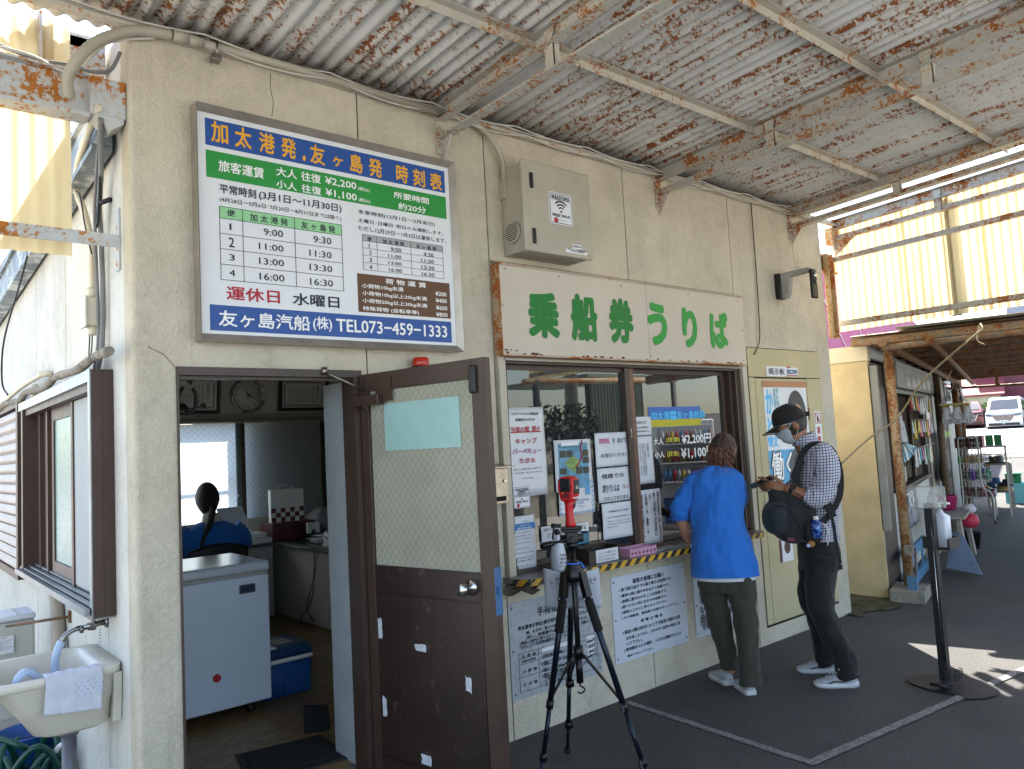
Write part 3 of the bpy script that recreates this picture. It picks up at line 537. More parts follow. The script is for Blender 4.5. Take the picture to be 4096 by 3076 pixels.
# vinyl floor, brown marbled
m, n, b = newmat('vinyl_floor'); v = coords(n, (1, 1.6, 1))
c = ramp(n, noise(n, v, 7, 8, .75, 1.5), [(.3, '5c4526'), (.5, '7d6340'), (.62, '8f7d55'), (.75, 'a39471')])
n.links.new(c, b.inputs['Base Color']); b.inputs['Roughness'].default_value = .42
bump(n, b, noise(n, coords(n), 20, 4), .08, .004)
M_floor = m
B('floor', office, M_floor, .12, 4.4, T, YB, -.02, .1)
B('threshold', office, M_stain, .165, 1.03, .0, T, -.02, .105)
mb = MB()
for P in ([(5.19, 3.15), (5.20, 3.05), (5.22, 2.98), (5.215, 2.9)], [(5.22, 2.97), (5.35, 2.965), (5.5, 2.96), (5.64, 2.955)], [(.62, 3.4), (.615, 3.33), (.63, 3.26), (.622, 3.19)], [(.165, 2.0), (.12, 2.05), (.06, 2.08)]): mb.tube([(x + random.uniform(-.004, .004), -.0002, z) for x, z in P], .0016, 4)
ck_ = mb.build('crack', M_seal, office); ck_['kind'] = 'stuff'
# ---- door frame
M_fr = M_brown
mb = MB()
mb.box(.165, .173, -.012, T - .01, .105, 2.0); mb.box(.985, 1.03, -.012, T - .01, .105, 2.0); mb.box(.1735, .985, -.012, T - .01, 1.965, 2.0)
mb.box(.1735, .985, .02, .05, 1.95, 1.9645)
mb.build('door_frame', M_fr, office)
M_jamb = simple('pale_blue_jamb', '9fa7ad', .55, 0, .08, 5, .05, dirt=('6a6f75', 12, .66))
B('jamb_board', office, M_jamb, 1.0, 1.028, T + .003, .345, .1, 1.955)
# ---- the open door (thing of its own: moves by itself), hinged at (1.03,-.012)
door = thing('entrance_door', 'brown metal door standing open, wired frosted glass above scuffed panel', 'door', (1.03, -.02, .1))
ang = math.atan2(-.8 + .02, 1.19 - 1.03)
DM = Matrix.Translation((1.03, -.02, .1)) @ Matrix.Rotation(ang, 4, 'Z')      # local x along leaf, z up, y thickness
W_, H_ = .80, 1.875
def dbox(mb, x0, x1, z0, z1, y0=-.018, y1=.018, bev=0): mb.box(x0, x1, y0, y1, z0, z1, DM, bev)
mb = MB(); dbox(mb, 0, .055, 0, H_, bev=.002); mb.build('stile', M_brown, door)
mb = MB(); dbox(mb, W_ - .08, W_, 0, H_, bev=.002); mb.build('stile', M_brown, door)
mb = MB(); dbox(mb, .056, W_ - .081, H_ - .085, H_, bev=.002); mb.build('rail', M_brown, door)
mb = MB(); dbox(mb, .056, W_ - .081, .845, .965, bev=.002); dbox(mb, .056, W_ - .081, 0.0, .09, bev=.002); mb.build('rail', M_brown2, door)
mb = MB(); dbox(mb, .056, W_ - .081, .091, .844, -.011, .011)
dbox(mb, .062, W_ - .088, .10, .838, -.014, .014, .002); mb.build('kick_panel', M_brown2, door)
# frosted wired glass
m, n, b = newmat('wired_frosted_glass')
g = N(n, 'ShaderNodeTexCoord'); mp = N(n, 'ShaderNodeMapping'); n.links.new(g.outputs['Object'], mp.inputs[0])
sep = N(n, 'ShaderNodeSeparateXYZ'); n.links.new(mp.outputs[0], sep.inputs[0])
mp.inputs['Rotation'].default_value = (0, 0, -ang)
def tri(a, k):
    ad = N(n, 'ShaderNodeMath', operation='MULTIPLY'); ad.inputs[1].default_value = k
    s_ = N(n, 'ShaderNodeMath', operation='ADD' if a > 0 else 'SUBTRACT')
    q = N(n, 'ShaderNodeMath', operation='MULTIPLY'); q.inputs[1].default_value = .82; n.links.new(sep.outputs[2], q.inputs[0])
    n.links.new(sep.outputs[0], s_.inputs[0]); n.links.new(q.outputs[0], s_.inputs[1])
    n.links.new(s_.outputs[0], ad.inputs[0])
    fr = N(n, 'ShaderNodeMath', operation='FRACT'); n.links.new(ad.outputs[0], fr.inputs[0])
    sb = N(n, 'ShaderNodeMath', operation='SUBTRACT'); sb.inputs[1].default_value = .5; n.links.new(fr.outputs[0], sb.inputs[0])
    ab = N(n, 'ShaderNodeMath', operation='ABSOLUTE'); n.links.new(sb.outputs[0], ab.inputs[0])
    lt = N(n, 'ShaderNodeMath', operation='LESS_THAN'); lt.inputs[1].default_value = .024; n.links.new(ab.outputs[0], lt.inputs[0])
    return lt.outputs[0]
w1, w2 = tri(1, 26), tri(-1, 26)
mxw = N(n, 'ShaderNodeMath', operation='MAXIMUM'); n.links.new(w1, mxw.inputs[0]); n.links.new(w2, mxw.inputs[1])
c = ramp(n, noise(n, coords(n), 2.0, 3, .6), [(.35, 'b1b1a3'), (.7, 'c8c9b9')])
c = mixc(n, mxw.outputs[0], c, '6f7572')
n.links.new(c, b.inputs['Base Color']); b.inputs['Roughness'].default_value = .32
bump(n, b, noise(n, coords(n), 85, 4, .6, .6), .65, .006)
tl = N(n, 'ShaderNodeBsdfTranslucent'); n.links.new(c, tl.inputs[0])
ms = N(n, 'ShaderNodeMixShader'); ms.inputs[0].default_value = .35
n.links.new(b.outputs[0], ms.inputs[1]); n.links.new(tl.outputs[0], ms.inputs[2])
n.links.new(ms.outputs[0], n.nodes['Material Output'].inputs[0])
M_wired = m
mb = MB(); dbox(mb, .056, W_ - .081, .966, H_ - .086, -.004, .004); mb.build('pane', M_wired, door)
M_teal = simple('pale_teal_sheet', '96bcba', .5, 0, .05)
mb = MB(); dbox(mb, .155, .635, 1.50, 1.722, -.0085, -.0045)
sheet = mb.build('taped_sheet', M_teal, door);
# knob, latch plate, closer, corner stop
mb = MB(); kx, kz = W_ - .135, .905
kp = DM @ Vector((kx, -.018, kz)); nrm = (DM.to_3x3() @ Vector((0, -1, 0)))
q = nrm.to_track_quat('Z', 'Y').to_matrix().to_4x4()
mb.lathe(kp, [(0.0, 0), (.034, 0), (.034, .006), (.028, .012), (.013, .014), (.013, .028), (.022, .034), (.026, .045), (.026, .066), (.022, .07), (.006, .071), (0.0, .073)], 28, q)
mb.build('knob', M_chr, door)
M_bluep = simple('blue_protective_film', '2f5f8f', .4, 0, .1)
mb = MB(); dbox(mb, W_, W_ + .004, .80, .995, -.024, .016); dbox(mb, W_ + .004, W_ + .014, .885, .915, -.012, .004)
mb.build('latch_plate', M_bluep, door)
mb = MB(); dbox(mb, -.005, .17, H_ - .155, H_ - .105, -.06, -.019, bev=.004); dbox(mb, .12, .225, H_ - .14, H_ - .03, -.026, -.019)
mb.build('closer', M_brown, door)
mb = MB()
a_ = DM @ Vector((.06, -.04, H_ - .095)); mb.cyl(a_, a_ + Vector((0, 0, -.085)), .011, 12)
mb.tube([a_ + Vector((0, 0, .012)), Vector((.83, .0, 1.99)) + Vector((0, -.02, 0))], .006, 8); mb.cyl(Vector((.83, -.02, 1.975)), Vector((.83, -.02, 2.01)), .014, 12)
mb.build('closer_arm', M_stain, door)
mb = MB(); dbox(mb, W_ - .085, W_ - .045, H_ - .15, H_ - .03, -.034, -.018, bev=.008); mb.build('stopper', M_blk, door)
# torn paper residue on the kick panel
M_res = simple('paper_residue', 'bfc3cc', .8, 0, .12, 30)
random.seed(3)
for (x, z, w, h) in ((.06, .62, .030, .105), (.30, .60, .075, .032), (.60, .46, .036, .07), (.07, .27, .03, .095), (.31, .105, .07, .05), (.72 - .08, .10, .02, .05)):
    mb = MB(); k = 14
    pts = []
    for i in range(k):
        t = 2 * PI * i / k; sx = max(-1, min(1, 1.5 * math.cos(t))); sz = max(-1, min(1, 1.5 * math.sin(t)))
        pts.append(DM @ Vector((x + w / 2 + sx * w / 2 * random.uniform(.72, 1.05), -.0152, z + h / 2 + sz * h / 2 * random.uniform(.75, 1.05))))
    mb.prism(pts, nrm * .0008); mb.build('paper_scrap', M_res, door)
# ================================================================== canopy roof
canopy = thing('rusty_canopy', 'rusty corrugated steel canopy on white trusses over the ticket office', 'canopy', (1.5, -2, 3.4))
PITCH, AMP, SL, Z0 = .0762, .0105, .045, 3.487
YA, YB_ = .15, -4.3
def sheet_mesh(nw=8, name='roof_sheet'):
    mb = MB(); k = 8
    xs_ = [i * PITCH / k for i in range(nw * k + k // 2 + 1)]
    ys_ = [YA + (YB_ - YA) * j / 10 for j in range(11)]
    V = [[mb.bm.verts.new((x, y, AMP * math.cos(2 * PI * x / PITCH))) for y in ys_] for x in xs_]
    for i in range(len(xs_) - 1):
        for j in range(10):
            f = mb.bm.faces.new((V[i][j], V[i][j + 1], V[i + 1][j + 1], V[i + 1][j])); f.smooth = True
    for r in V:
        for v_ in r: v_.co.z += -v_.co.y * SL
    me = bpy.data.meshes.new(name); mb.bm.to_mesh(me); mb.bm.free(); me.materials.append(M_roof)
    return me
me = sheet_mesh()
x = -3.02; k = 0
cz = Vector((1.5, -2, 3.4))
while x < 5.5:
    o = bpy.data.objects.new('roof_sheet', me); COL.objects.link(o); o.parent = canopy
    o.location = Vector((x, 0, Z0 + (.0022 if k % 2 else 0) + .0)) - cz
    solidify(o, .0012, 0)
    x += 8 * PITCH; k += 1
RX1 = x
def zr(y): return Z0 - AMP - SL * y          # underside of roof sheets
# purlins: steel angles
for py in (-.78, -1.56, -2.34, -3.12, -3.9):
    z = zr(py) - .003
    mb = MB(); mb.box(-3, RX1 - .02, py, py + .004, z - .045, z); mb.box(-3, RX1 - .02, py - .04, py, z - .004, z)
    p = mb.build('purlin', M_steel, canopy)
    mb = MB(); xx = -2.9
    while xx < RX1:
        mb.tube([(xx, py + .007, z + .02), (xx, py + .007, z - .05), (xx, py - .004, z - .055), (xx, py - .012, z - .04)], .0042, 5)
        xx += PITCH * 3
    h = mb.build('hook_bolt', M_steel2, p); h['kind'] = 'stuff'
# ledger on the wall
mb = MB(); mb.box(-3, 5.95, -.045, -.003, 3.415, 3.42); mb.box(-3, 5.95, -.008, -.003, 3.42, 3.468)
mb.box(-3, 5.95, -.045, -.041, 3.42, 3.43)
mb.build('ledger', M_steel, canopy)
# trusses
def truss(tx, y1=-4.2, end=False, sb=.0324):
    zt = lambda y: 3.395 - SL * y; zb = lambda y: 3.285 - sb * y
    a, b_ = (0 if not end else .0), y1
    mb = MB()
    # top chord: channel
    mb.beam((tx + .024, a - .01, zt(a) + .035), (tx + .024, b_, zt(b_) + .035), .005, .09)
    mb.beam((tx, a - .01, zt(a) + .078), (tx, b_, zt(b_) + .078), .052, .005)
    mb.beam((tx - .004, a - .01, zt(a) - .008), (tx - .004, b_, zt(b_) - .008), .06, .005)
    # gusset at wall
    mb.box(tx - .03, tx + .03, -.012, -.001, 3.20, 3.48)
    if not end:
        mb.prism([(tx - .004, -.012, 3.27), (tx - .004, -.11, 3.285), (tx - .004, -.012, 3.14)], (.008, 0, 0))
    else:
        mb.prism([(tx - .004, -.0, 3.27), (tx - .004, -.2, 3.29), (tx - .004, -.0, 3.14)], (.008, 0, 0))
    t = mb.build('truss', M_steel2, canopy)
    mb = MB()
    mb.beam((tx + .024, a - .012, zb(a) + .026), (tx + .024, b_, zb(b_) + .026), .005, .054)
    mb.beam((tx - .006, a - .012, zb(a) + .001), (tx - .006, b_, zb(b_) + .001), .062, .005)
    mb.build('lower_chord', M_steel2, t)
    for sy in (-.9, -1.82, -2.74, -3.66):
        mb = MB(); mb.box(tx - .006, tx - .001, sy - .03, sy + .03, zb(sy) + .004, zt(sy) + .066)
        mb.box(tx - .006, tx + .03, sy - .03, sy - .026, zb(sy) + .004, zt(sy) + .03)
        mb.build('strut', M_steel, t)
for tx, q_ in ((-1.2, .01), (1.58, .008), (3.43, .031), (5.17, .039)): truss(tx, sb=q_)
truss(5.93, end=True)
# end girts with the yellow corrugated gable sheets
mb = MB(); mb.beam((5.93, .05, 3.115), (5.93, -4.2, 3.20), .005, .05); mb.beam((5.915, .05, 3.092), (5.915, -4.2, 3.178), .04, .005)
mb.build('girt', M_steel2, canopy)
mb = MB(); mb.beam((5.93, .03, 2.525), (5.93, -4.2, 2.49), .005, .05); mb.beam((5.915, .03, 2.502), (5.915, -4.2, 2.467), .04, .005)
mb.build('girt', M_steel2, canopy)
M_rusto = rusty('orange_rust_steel', 'c9b58c', 1.0, 6, (1, 1, .6), .6, rust2='b0611c')
mb = MB(); mb.box(5.70, 5.79, .0, .006, 2.38, 3.14); mb.box(5.70, 5.706, -.045, .0, 2.38, 3.14); mb.box(5.784, 5.79, -.045, .0, 2.38, 3.14)
M_post = mb.build('hanger_post', M_rusto, canopy)
mb = MB(); mb.box(5.66, 5.96, .006, .05, 2.985, 3.0); mb.box(5.66, 5.96, .03, .036, 3.0, 3.12); mb.box(5.66, 5.96, .006, .05, 3.12, 3.135)
mb.box(5.86, 6.0, -.02, .05, 3.25, 3.4); mb.build('cross_beam', M_rusto, canopy)
mb = MB(); mb.box(5.985, 6.02, -.97, -.90, 2.45, 3.45); mb.build('mid_post', M_dark, canopy)
def ysheet(L, pitch=.063, amp=.009, z0=2.455, z1=3.49, nw=10):
    mb = MB(); k = 8
    V = []
    for i in range(nw * k + 1):
        s_ = i * pitch / k; d = amp * math.cos(2 * PI * i / k)
        V.append([mb.bm.verts.new((d, -s_, z0)), mb.bm.verts.new((d, -s_, (z0 + z1) / 2)), mb.bm.verts.new((d, -s_, z1))])
    for i in range(len(V) - 1):
        for j in range(2):
            f = mb.bm.faces.new((V[i][j], V[i + 1][j], V[i + 1][j + 1], V[i][j + 1])); f.smooth = True
    me = bpy.data.meshes.new('gable_sheet'); mb.bm.to_mesh(me); mb.bm.free(); me.materials.append(M_yel)
    return me
me = ysheet(0)
for k in range(7):
    o = bpy.data.objects.new('gable_sheet', me); COL.objects.link(o); o.parent = canopy
    o.location = Vector((5.965 + (.003 if k % 2 else 0), .04 - k * .61, -.004 * k)) - cz
    o.rotation_euler = (0, 0, 0)
# left beam in line with the facade, pipe brace and yellow sheets
M_rb = rusty('rust_streaked_white', 'c3c8cc', .82, 4, (1, 1, 1), .7, rust2='a4621f')
mb = MB(); mb.box(-3.2, -.135, .09, .1, 3.045, 3.205); mb.box(-3.2, -.135, .05, .145, 3.205, 3.215); mb.box(-3.2, -.135, .05, .145, 3.03, 3.045)
mb.build('header_beam', M_rb, canopy)
mb = MB(); mb.box(-.135, -.002, .035, .15, 3.04, 3.2, bev=.004); mb.prism([(-.12, .04, 3.04), (-.01, .04, 3.04), (-.01, .04, 3.02), (-.06, .04, 2.985)], (0, .1, 0))
mb.build('beam_socket', M_rb, canopy)
M_rb2 = M_rb
mb = MB(); mb.box(-3.2, -.008, .165, .171, 2.525, 2.58); mb.box(-3.2, -.008, .171, .205, 2.574, 2.58)
mb.box(-.008, -.001, .165, .215, 2.43, 2.70); mb.build('brace_angle', M_rb, canopy)
mb = MB(); mb.box(-.34, -.05, .3, .31, 3.44, 3.485) ; mb.box(-1.2, -.28, .3, .306, 3.40, 3.44); mb.box(-.285, -.225, .27, .31, 3.22, 3.5); mb.box(-.285, -.275, .22, .31, 3.22, 3.52)
mb.box(-.16, -.02, .3, .4, 3.34, 3.5)
mb.build('stub_bracket', M_steel2, canopy)
me2 = bpy.data.meshes.new('gable_sheet')
mb = MB(); kk = 8; V = []
for i in range(12 * kk + 1):
    s_ = i * .063 / kk; d = .008 * math.cos(2 * PI * i / kk); V.append([mb.bm.verts.new((-s_, d, z)) for z in (2.49, 3.0, 3.5)])
for i in range(len(V) - 1):
    for j in range(2):
        f = mb.bm.faces.new((V[i][j], V[i + 1][j], V[i + 1][j + 1], V[i][j + 1])); f.smooth = True
mb.bm.to_mesh(me2); mb.bm.free(); me2.materials.append(M_yel)
for k in range(4):
    o = bpy.data.objects.new('gable_sheet', me2); COL.objects.link(o); o.parent = canopy
    o.location = Vector((-.165 - k * .73, .26 + (.004 if k % 2 else 0), 0)) - cz
# wires along the ledger
def sagwire(z, y, x0, x1, sag, r, name, lab):
    pts = []; n_ = int((x1 - x0) / .6)
    for i in range(n_ * 8 + 1):
        u = i / (n_ * 8); ph = (i % 8) / 8
        pts.append((x0 + (x1 - x0) * u, y + .004 * math.sin(u * 40), z - sag * 4 * ph * (1 - ph) + .004 * math.sin(u * 17)))
    o = single(name, MB().tube(pts, r, 6), M_wire, lab, 'cable'); return o
sagwire(3.462, -.052, -.3, 5.7, .022, .0045, 'roof_cable', 'upper white cable clipped along the roof ledger of the office')
sagwire(3.425, -.056, .3, 5.3, .032, .0042, 'roof_cable', 'lower sagging white cable looping under the roof ledger')
sagwire(3.45, -.049, 2.0, 5.6, .012, .0035, 'roof_cable', 'thin middle white cable on the ledger right of the grey box')
# loose pvc conduit
cond = thing('conduit_pipe', 'beige conduit with ribbed bend running along wall top under the roof', 'pipe', (.0, -.05, 3.42))
def ribbed(mb, pts, r, step=.008):
    # resample path and add alternating radius
    P = [Vector(p) for p in pts]; out = []; rr = []
    L = 0
    for a, b_ in zip(P, P[1:]):
        n_ = max(1, int((b_ - a).length / step))
        for i in range(n_): out.append(a.lerp(b_, i / n_)); rr.append(r * (1.06 if len(rr) % 2 else .93))
    mb.tube(out, rr, 10)
def smooth_path(pts, n_=8):
    P = [Vector(p) for p in pts]; P = [P[0]] + P + [P[-1]]; out = []
    for i in range(1, len(P) - 2):
        for k in range(n_):
            t = k / n_
            out.append(.5 * ((2 * P[i]) + (-P[i - 1] + P[i + 1]) * t + (2 * P[i - 1] - 5 * P[i] + 4 * P[i + 1] - P[i + 2]) * t * t + (-P[i - 1] + 3 * P[i] - 3 * P[i + 1] + P[i + 2]) * t ** 3))
    out.append(P[-1]); return out
mb = MB(); ribbed(mb, smooth_path([(-.215, .02, 3.08), (-.226, -.02, 3.14), (-.191, -.05, 3.221), (-.137, -.05, 3.294), (-.072, -.05, 3.348), (.022, -.05, 3.399), (.171, -.05, 3.424)]), .0225)
mb.build('flexible_section', M_beige, cond)
mb = MB(); mb.tube([(.29, -.05, 3.425), (.7, -.05, 3.432), (1.57, -.05, 3.412)], .0185, 14)
mb.cyl((.165, -.05, 3.424), (.225, -.05, 3.425), .0255, 16); mb.cyl((.225, -.05, 3.425), (.29, -.05, 3.425), .022, 16)
mb.build('rigid_section', M_beige, cond)
mb = MB(); mb.tube([(.345, -.075, 3.38), (.345, -.075, 3.43), (.345, -.05, 3.455), (.345, -.025, 3.43), (.345, -.025, 3.38)], .004, 6); mb.box(.325, .365, -.075, -.03, 3.355, 3.385, bev=.004)
mb.build('clip', M_stain, cond)
# ================================================================== facade signs and notices
def flat(name, col, rough=.5, spec=.4):
    if name in MATS: return MATS[name]
    m, n, b = newmat(name); b.inputs['Base Color'].default_value = lin(col); b.inputs['Roughness'].default_value = rough
    b.inputs['Specular IOR Level'].default_value = spec; MATS[name] = m; return m
INK = {'n': flat('ink_navy', '161a2e'), 'N': flat('ink_navy_bold', '161a2e'), 'k': flat('ink_black', '17171a'), 'm': flat('ink_mid', '1b1e33'),
       'w': flat('ink_white', 'e8e8ea'), 'W': flat('ink_white_vinyl', 'f4f4f4'), 'y': flat('ink_amber', 'dfa22c'), 'r': flat('ink_red', 'a81d34'),
       'g': flat('ink_green', '06712a'), 'h': flat('ink_green_light', '1d8f3b'), 'p': flat('ink_plum', '9c4c7e'), 'v': flat('ink_magenta', 'c25690'),
       'q': flat('ink_pink_pencil', 'b58a94'), 'c': flat('ink_blue', '3a6ea6'), 'S': flat('ink_sky', '46b8ee'), 'T': flat('ink_teal', '6aa6bd'),
       'Y': flat('ink_yellow_vinyl', 'ddd04a'), 'B': flat('ink_secom', '1e4f86')}
BOLD = {'y': .026, 'w': .018, 'n': .022, 'N': .028, 'g': .055, 'h': .055, 'r': .022, 'W': .028, 'Y': .025, 'S': .028, 'p': .026, 'v': .015, 'm': .01, 'k': .008, 'B': .03}
def frameY(y): return lambda x, z: (x, y, z)
def prints(key, parent, skip='', dy=0, bold=None):
    y, L, Q = TXD[key]; by = {}
    for (x0, z0, x1, z1, t, c) in L: by.setdefault(c, []).append((x0, z0, x1, z1, t))
    for c, its in by.items():
        o = lettering('lettering', its, INK[c], parent, frameY(y + dy - .0012), (BOLD.get(c, 0) if bold is None else bold))
def quads(key): return {q[0]: q[1:] for q in TXD[key][2]}
def qlist(key, nm): return [q[1:] for q in TXD[key][2] if q[0] == nm]
def plate(parent, name, mat, r, y0, y1, bev=0):
    x0, za, x1, zb = r
    return B(name, parent, mat, x0, x1, y0, y1, min(za, zb), max(za, zb), bev)
M_signw = simple('sign_white', 'd9dce2', .45, 0, .03, 3, .0)
M_blue = simple('sign_blue', '1a4a94', .45, 0, .04, 3, 0)
M_green = simple('sign_green', '1d8a38', .45, 0, .04, 3, 0)
M_mint = simple('sign_mint', '8ec794', .5, 0, .03, 3, 0)
M_greyh = simple('sign_grey', '9aa0a3', .5, 0, .03, 3, 0)
M_brn = simple('sign_brown', '5b3a20', .5, 0, .05, 3, 0)
M_bframe = simple('sign_steel_frame', 'b0a89f', .38, .7, .15, 5, .05, dirt=('6b4a2a', 6, .68))
# ---- timetable sign
sg = thing('timetable_sign', 'large white timetable board with blue and green bands beside the doorway top', 'sign', (.94, -.03, 2.62))
X0, X1, ZA, ZB = .247, 1.615, 2.107, 3.143
B('panel', sg, M_signw, X0 + .012, X1 - .012, -.050, -.004, ZA + .012, ZB - .012)
def bezel(mb, x0, x1, z0, z1, yb, yf, w, wi):   # sloping picture-frame profile
    o_ = [(x0, z0), (x1, z0), (x1, z1), (x0, z1)]
    for i in range(4):
        a, b_ = o_[i], o_[(i + 1) % 4]
        def inn(p, d): return (p[0] + (d if p[0] == x0 else -d), p[1] + (d if p[1] == z0 else -d))
        ww = w[i]
        ai = (a[0] + (w[3] if a[0] == x0 else -w[1]), a[1] + (w[0] if a[1] == z0 else -w[2]))
        bi = (b_[0] + (w[3] if b_[0] == x0 else -w[1]), b_[1] + (w[0] if b_[1] == z0 else -w[2]))
        mb.face([(a[0], yb, a[1]), (b_[0], yb, b_[1]), (b_[0], yf, b_[1]), (a[0], yf, a[1])])
        mb.face([(a[0], yf, a[1]), (b_[0], yf, b_[1]), (bi[0], wi, bi[1]), (ai[0], wi, ai[1])])
mb = MB(); bezel(mb, X0, X1, ZA, ZB, -.002, -.078, (.032, .03, .030, .004), -.052); mb.build('frame', M_bframe, sg)
Q = quads('timetable')
for k, m_ in (('blue', M_blue), ('green', M_green), ('brown', M_brn)):
    for q in qlist('timetable', k): plate(sg, 'band', m_, q, -.0512, -.0502)
plate(sg, 'table_header', M_mint, Q['mint'], -.0512, -.0502); plate(sg, 'table_header', M_greyh, Q['greyh'], -.0512, -.0502)
def lines(parent, hs, vs, x0, x1, z0, z1, w, y, mat=None, name='rule_lines'):
    mb = MB()
    for z in hs: mb.box(x0, x1, y - .0008, y, z - w / 2, z + w / 2)
    for x_ in vs: mb.box(x_ - w / 2, x_ + w / 2, y - .0014, y - .0009, z0, z1)
    return mb.build(name, mat or INK['k'], parent)
a = Q['tab1']; zs = [a[3], Q['mint'][1]] + [Q['mint'][1] + (a[1] - Q['mint'][1]) * i / 4 for i in (1, 2, 3, 4)]
lines(sg, zs, [a[0], Q['v1'][0], Q['v2'][0], a[2]], a[0], a[2], a[1], a[3], .0022, -.0514)
a = Q['tab2']; h0 = Q['greyh'][1]; zs = [a[3], h0] + [h0 + (a[1] - h0) * i / 4 for i in (1, 2, 3, 4)]
lines(sg, zs, [a[0], Q['w1'][0], Q['w2'][0], a[2]], a[0], a[2], a[1], a[3], .0016, -.0514)
prints('timetable', sg, dy=-.0008)
# ---- ticket counter banner
M_ban = simple('banner_board', 'c0b7aa', .6, 0, .05, 2, .05, dirt=('8e7a66', 9, .72))
bn = thing('ticket_banner', 'beige board with big green characters above the ticket window', 'sign', (3.07, -.04, 2.36))
bx0, bz0, bx1, bz1 = 1.884, 2.102, 4.262, 2.622
B('panel', bn, M_ban, bx0 + .004, bx1, -.074, -.060, bz0, bz1)
M_banr = rusty('banner_rusty_edge', 'b6a28e', 1.1, 8, (1, 1, .7), .6, rust2='9a5420')
B('side_cheek', bn, M_banr, bx0, bx0 + .004, -.076, -.002, bz0 - .004, bz1)
M_banc = rusty('banner_cap', 'b3a598', .45, 8, (1, 1, 1), .4)
mb = MB(); mb.prism([(bx0, -.08, bz1), (bx0, -.002, bz1 + .03), (bx0, -.002, bz1 + .024), (bx0, -.078, bz1 - .012), (bx0, -.082, bz1 - .012)], (bx1 - bx0 + .004, 0, 0)); mb.build('cap_flashing', M_banc, bn)
B('bottom_edge', bn, M_banr, bx0 + .004, bx1, -.0765, -.004, bz0 - .008, bz0 + .002)
random.seed(5)
M_flk = simple('rust_flake', '4a2c1a', .9, 0, .3, 40, .3)
mb = MB()
for i in range(46):
    x = random.choice([random.uniform(1.9, 2.2), random.uniform(2.3, 4.25), random.uniform(3.3, 4.2)]); r = random.uniform(.003, .012); z = bz0 + random.uniform(0, .012) + (.02 * random.random() if x < 2 else 0)
    pts = [(x + r * 1.7 * math.cos(t) * random.uniform(.6, 1.1), -.0745, z + r * .6 * math.sin(t) * random.uniform(.6, 1.1)) for t in [2 * PI * k / 8 for k in range(8)]]
    mb.prism(pts, (0, -.0012, 0))
o = mb.build('rust_spots', M_flk, bn); o['kind'] = 'stuff'
for x, z in ((1.93, 2.59), (2.35, 2.585), (2.9, 2.58), (3.6, 2.585), (4.2, 2.58), (1.9, 2.38), (4.24, 2.36), (1.98, 2.125), (3.15, 2.13), (4.22, 2.13)): MB().cyl((x, -.074, z), (x, -.077, z), .006, 8).build('rivet', M_stain, bn)
prints('banner', bn, dy=-.0004)
B('sheet_seam', bn, M_seal, 3.141, 3.1425, -.0745, -.0738, bz0 + .01, bz1 - .012)
# ---- grey wifi cabinet
wb = thing('wifi_cabinet', 'grey wall cabinet with wifi sticker above the ticket banner', 'cabinet', (2.24, -.1, 2.93))
mb = MB(); mb.box(1.992, 2.505, -.185, -.003, 2.68, 3.19, bev=.006); mb.build('cabinet_body', M_beige, wb)
mb = MB(); mb.box(1.976, 2.514, -.212, -.1855, 2.672, 3.2, bev=.009, seg=3); mb.build('cabinet_door', M_beige, wb)
for z in (3.08, 2.76):
    mb = MB(); mb.box(2.03, 2.055, -.218, -.2125, z - .045, z + .045, bev=.005); mb.cyl((2.043, -.217, z - .01), (2.043, -.22, z - .01), .006, 10); mb.build('latch', M_blk, wb)
for z in (3.12, 2.93, 2.75):
    mb = MB(); mb.box(2.514, 2.518, -.205, -.185, z - .035, z + .035); mb.build('hinge', M_beige, wb)
mb = MB(); vz, vy = 2.80, -.095
mb.cyl((1.991, vy, vz), (1.978, vy, vz), .065, 28, .058); mb.build('vent', M_beige, wb)
for k in range(8):
    dz = -.044 + k * .0125; hw = math.sqrt(max(0, .055 ** 2 - dz * dz)); mb = MB()
    mb.box(1.9765, 1.9785, vy - hw, vy + hw, vz + dz - .0022, vz + dz + .0022); mb.build('vent_slot', M_dark, wb)
Qw = quads('wifi'); M_stk = simple('sticker_white', 'd9dce4', .35, 0, .02, 3, 0)
def rrect(x0, x1, z0, z1, r, y, n_=5):
    P = []
    for cx, cz, a0 in ((x1 - r, z1 - r, 0), (x0 + r, z1 - r, PI / 2), (x0 + r, z0 + r, PI), (x1 - r, z0 + r, 1.5 * PI)):
        for i in range(n_ + 1): P.append((cx + r * math.cos(a0 + PI / 2 * i / n_), y, cz + r * math.sin(a0 + PI / 2 * i / n_)))
    return P
def rring(mb, x0, x1, z0, z1, r, y, w):
    a = rrect(x0, x1, z0, z1, r, y); b_ = rrect(x0 + w, x1 - w, z0 + w, z1 - w, max(.001, r - w), y)
    A = [mb.bm.verts.new(p) for p in a]; Bv = [mb.bm.verts.new(p) for p in b_]; mb.bridge(A, Bv, False)
def arcs(mb, cx, cz, R, y, a0=PI * .25, a1=PI * .75):
    for r0_, r1_ in ((.86, 1.0), (.58, .72), (.32, .45)):
        k = 14; prev = None
        for i in range(k + 1):
            a = a0 + (a1 - a0) * i / k
            p = [mb.bm.verts.new((cx + rr * R * math.cos(a), y, cz + rr * R * math.sin(a))) for rr in (r0_, r1_)]
            if prev: mb.bm.faces.new((prev[0], prev[1], p[1], p[0]))
            prev = p
    mb.face([(cx + R * .12 * math.cos(2 * PI * i / 12), y, cz + R * .12 * math.sin(2 * PI * i / 12) + .02 * R) for i in range(12)])
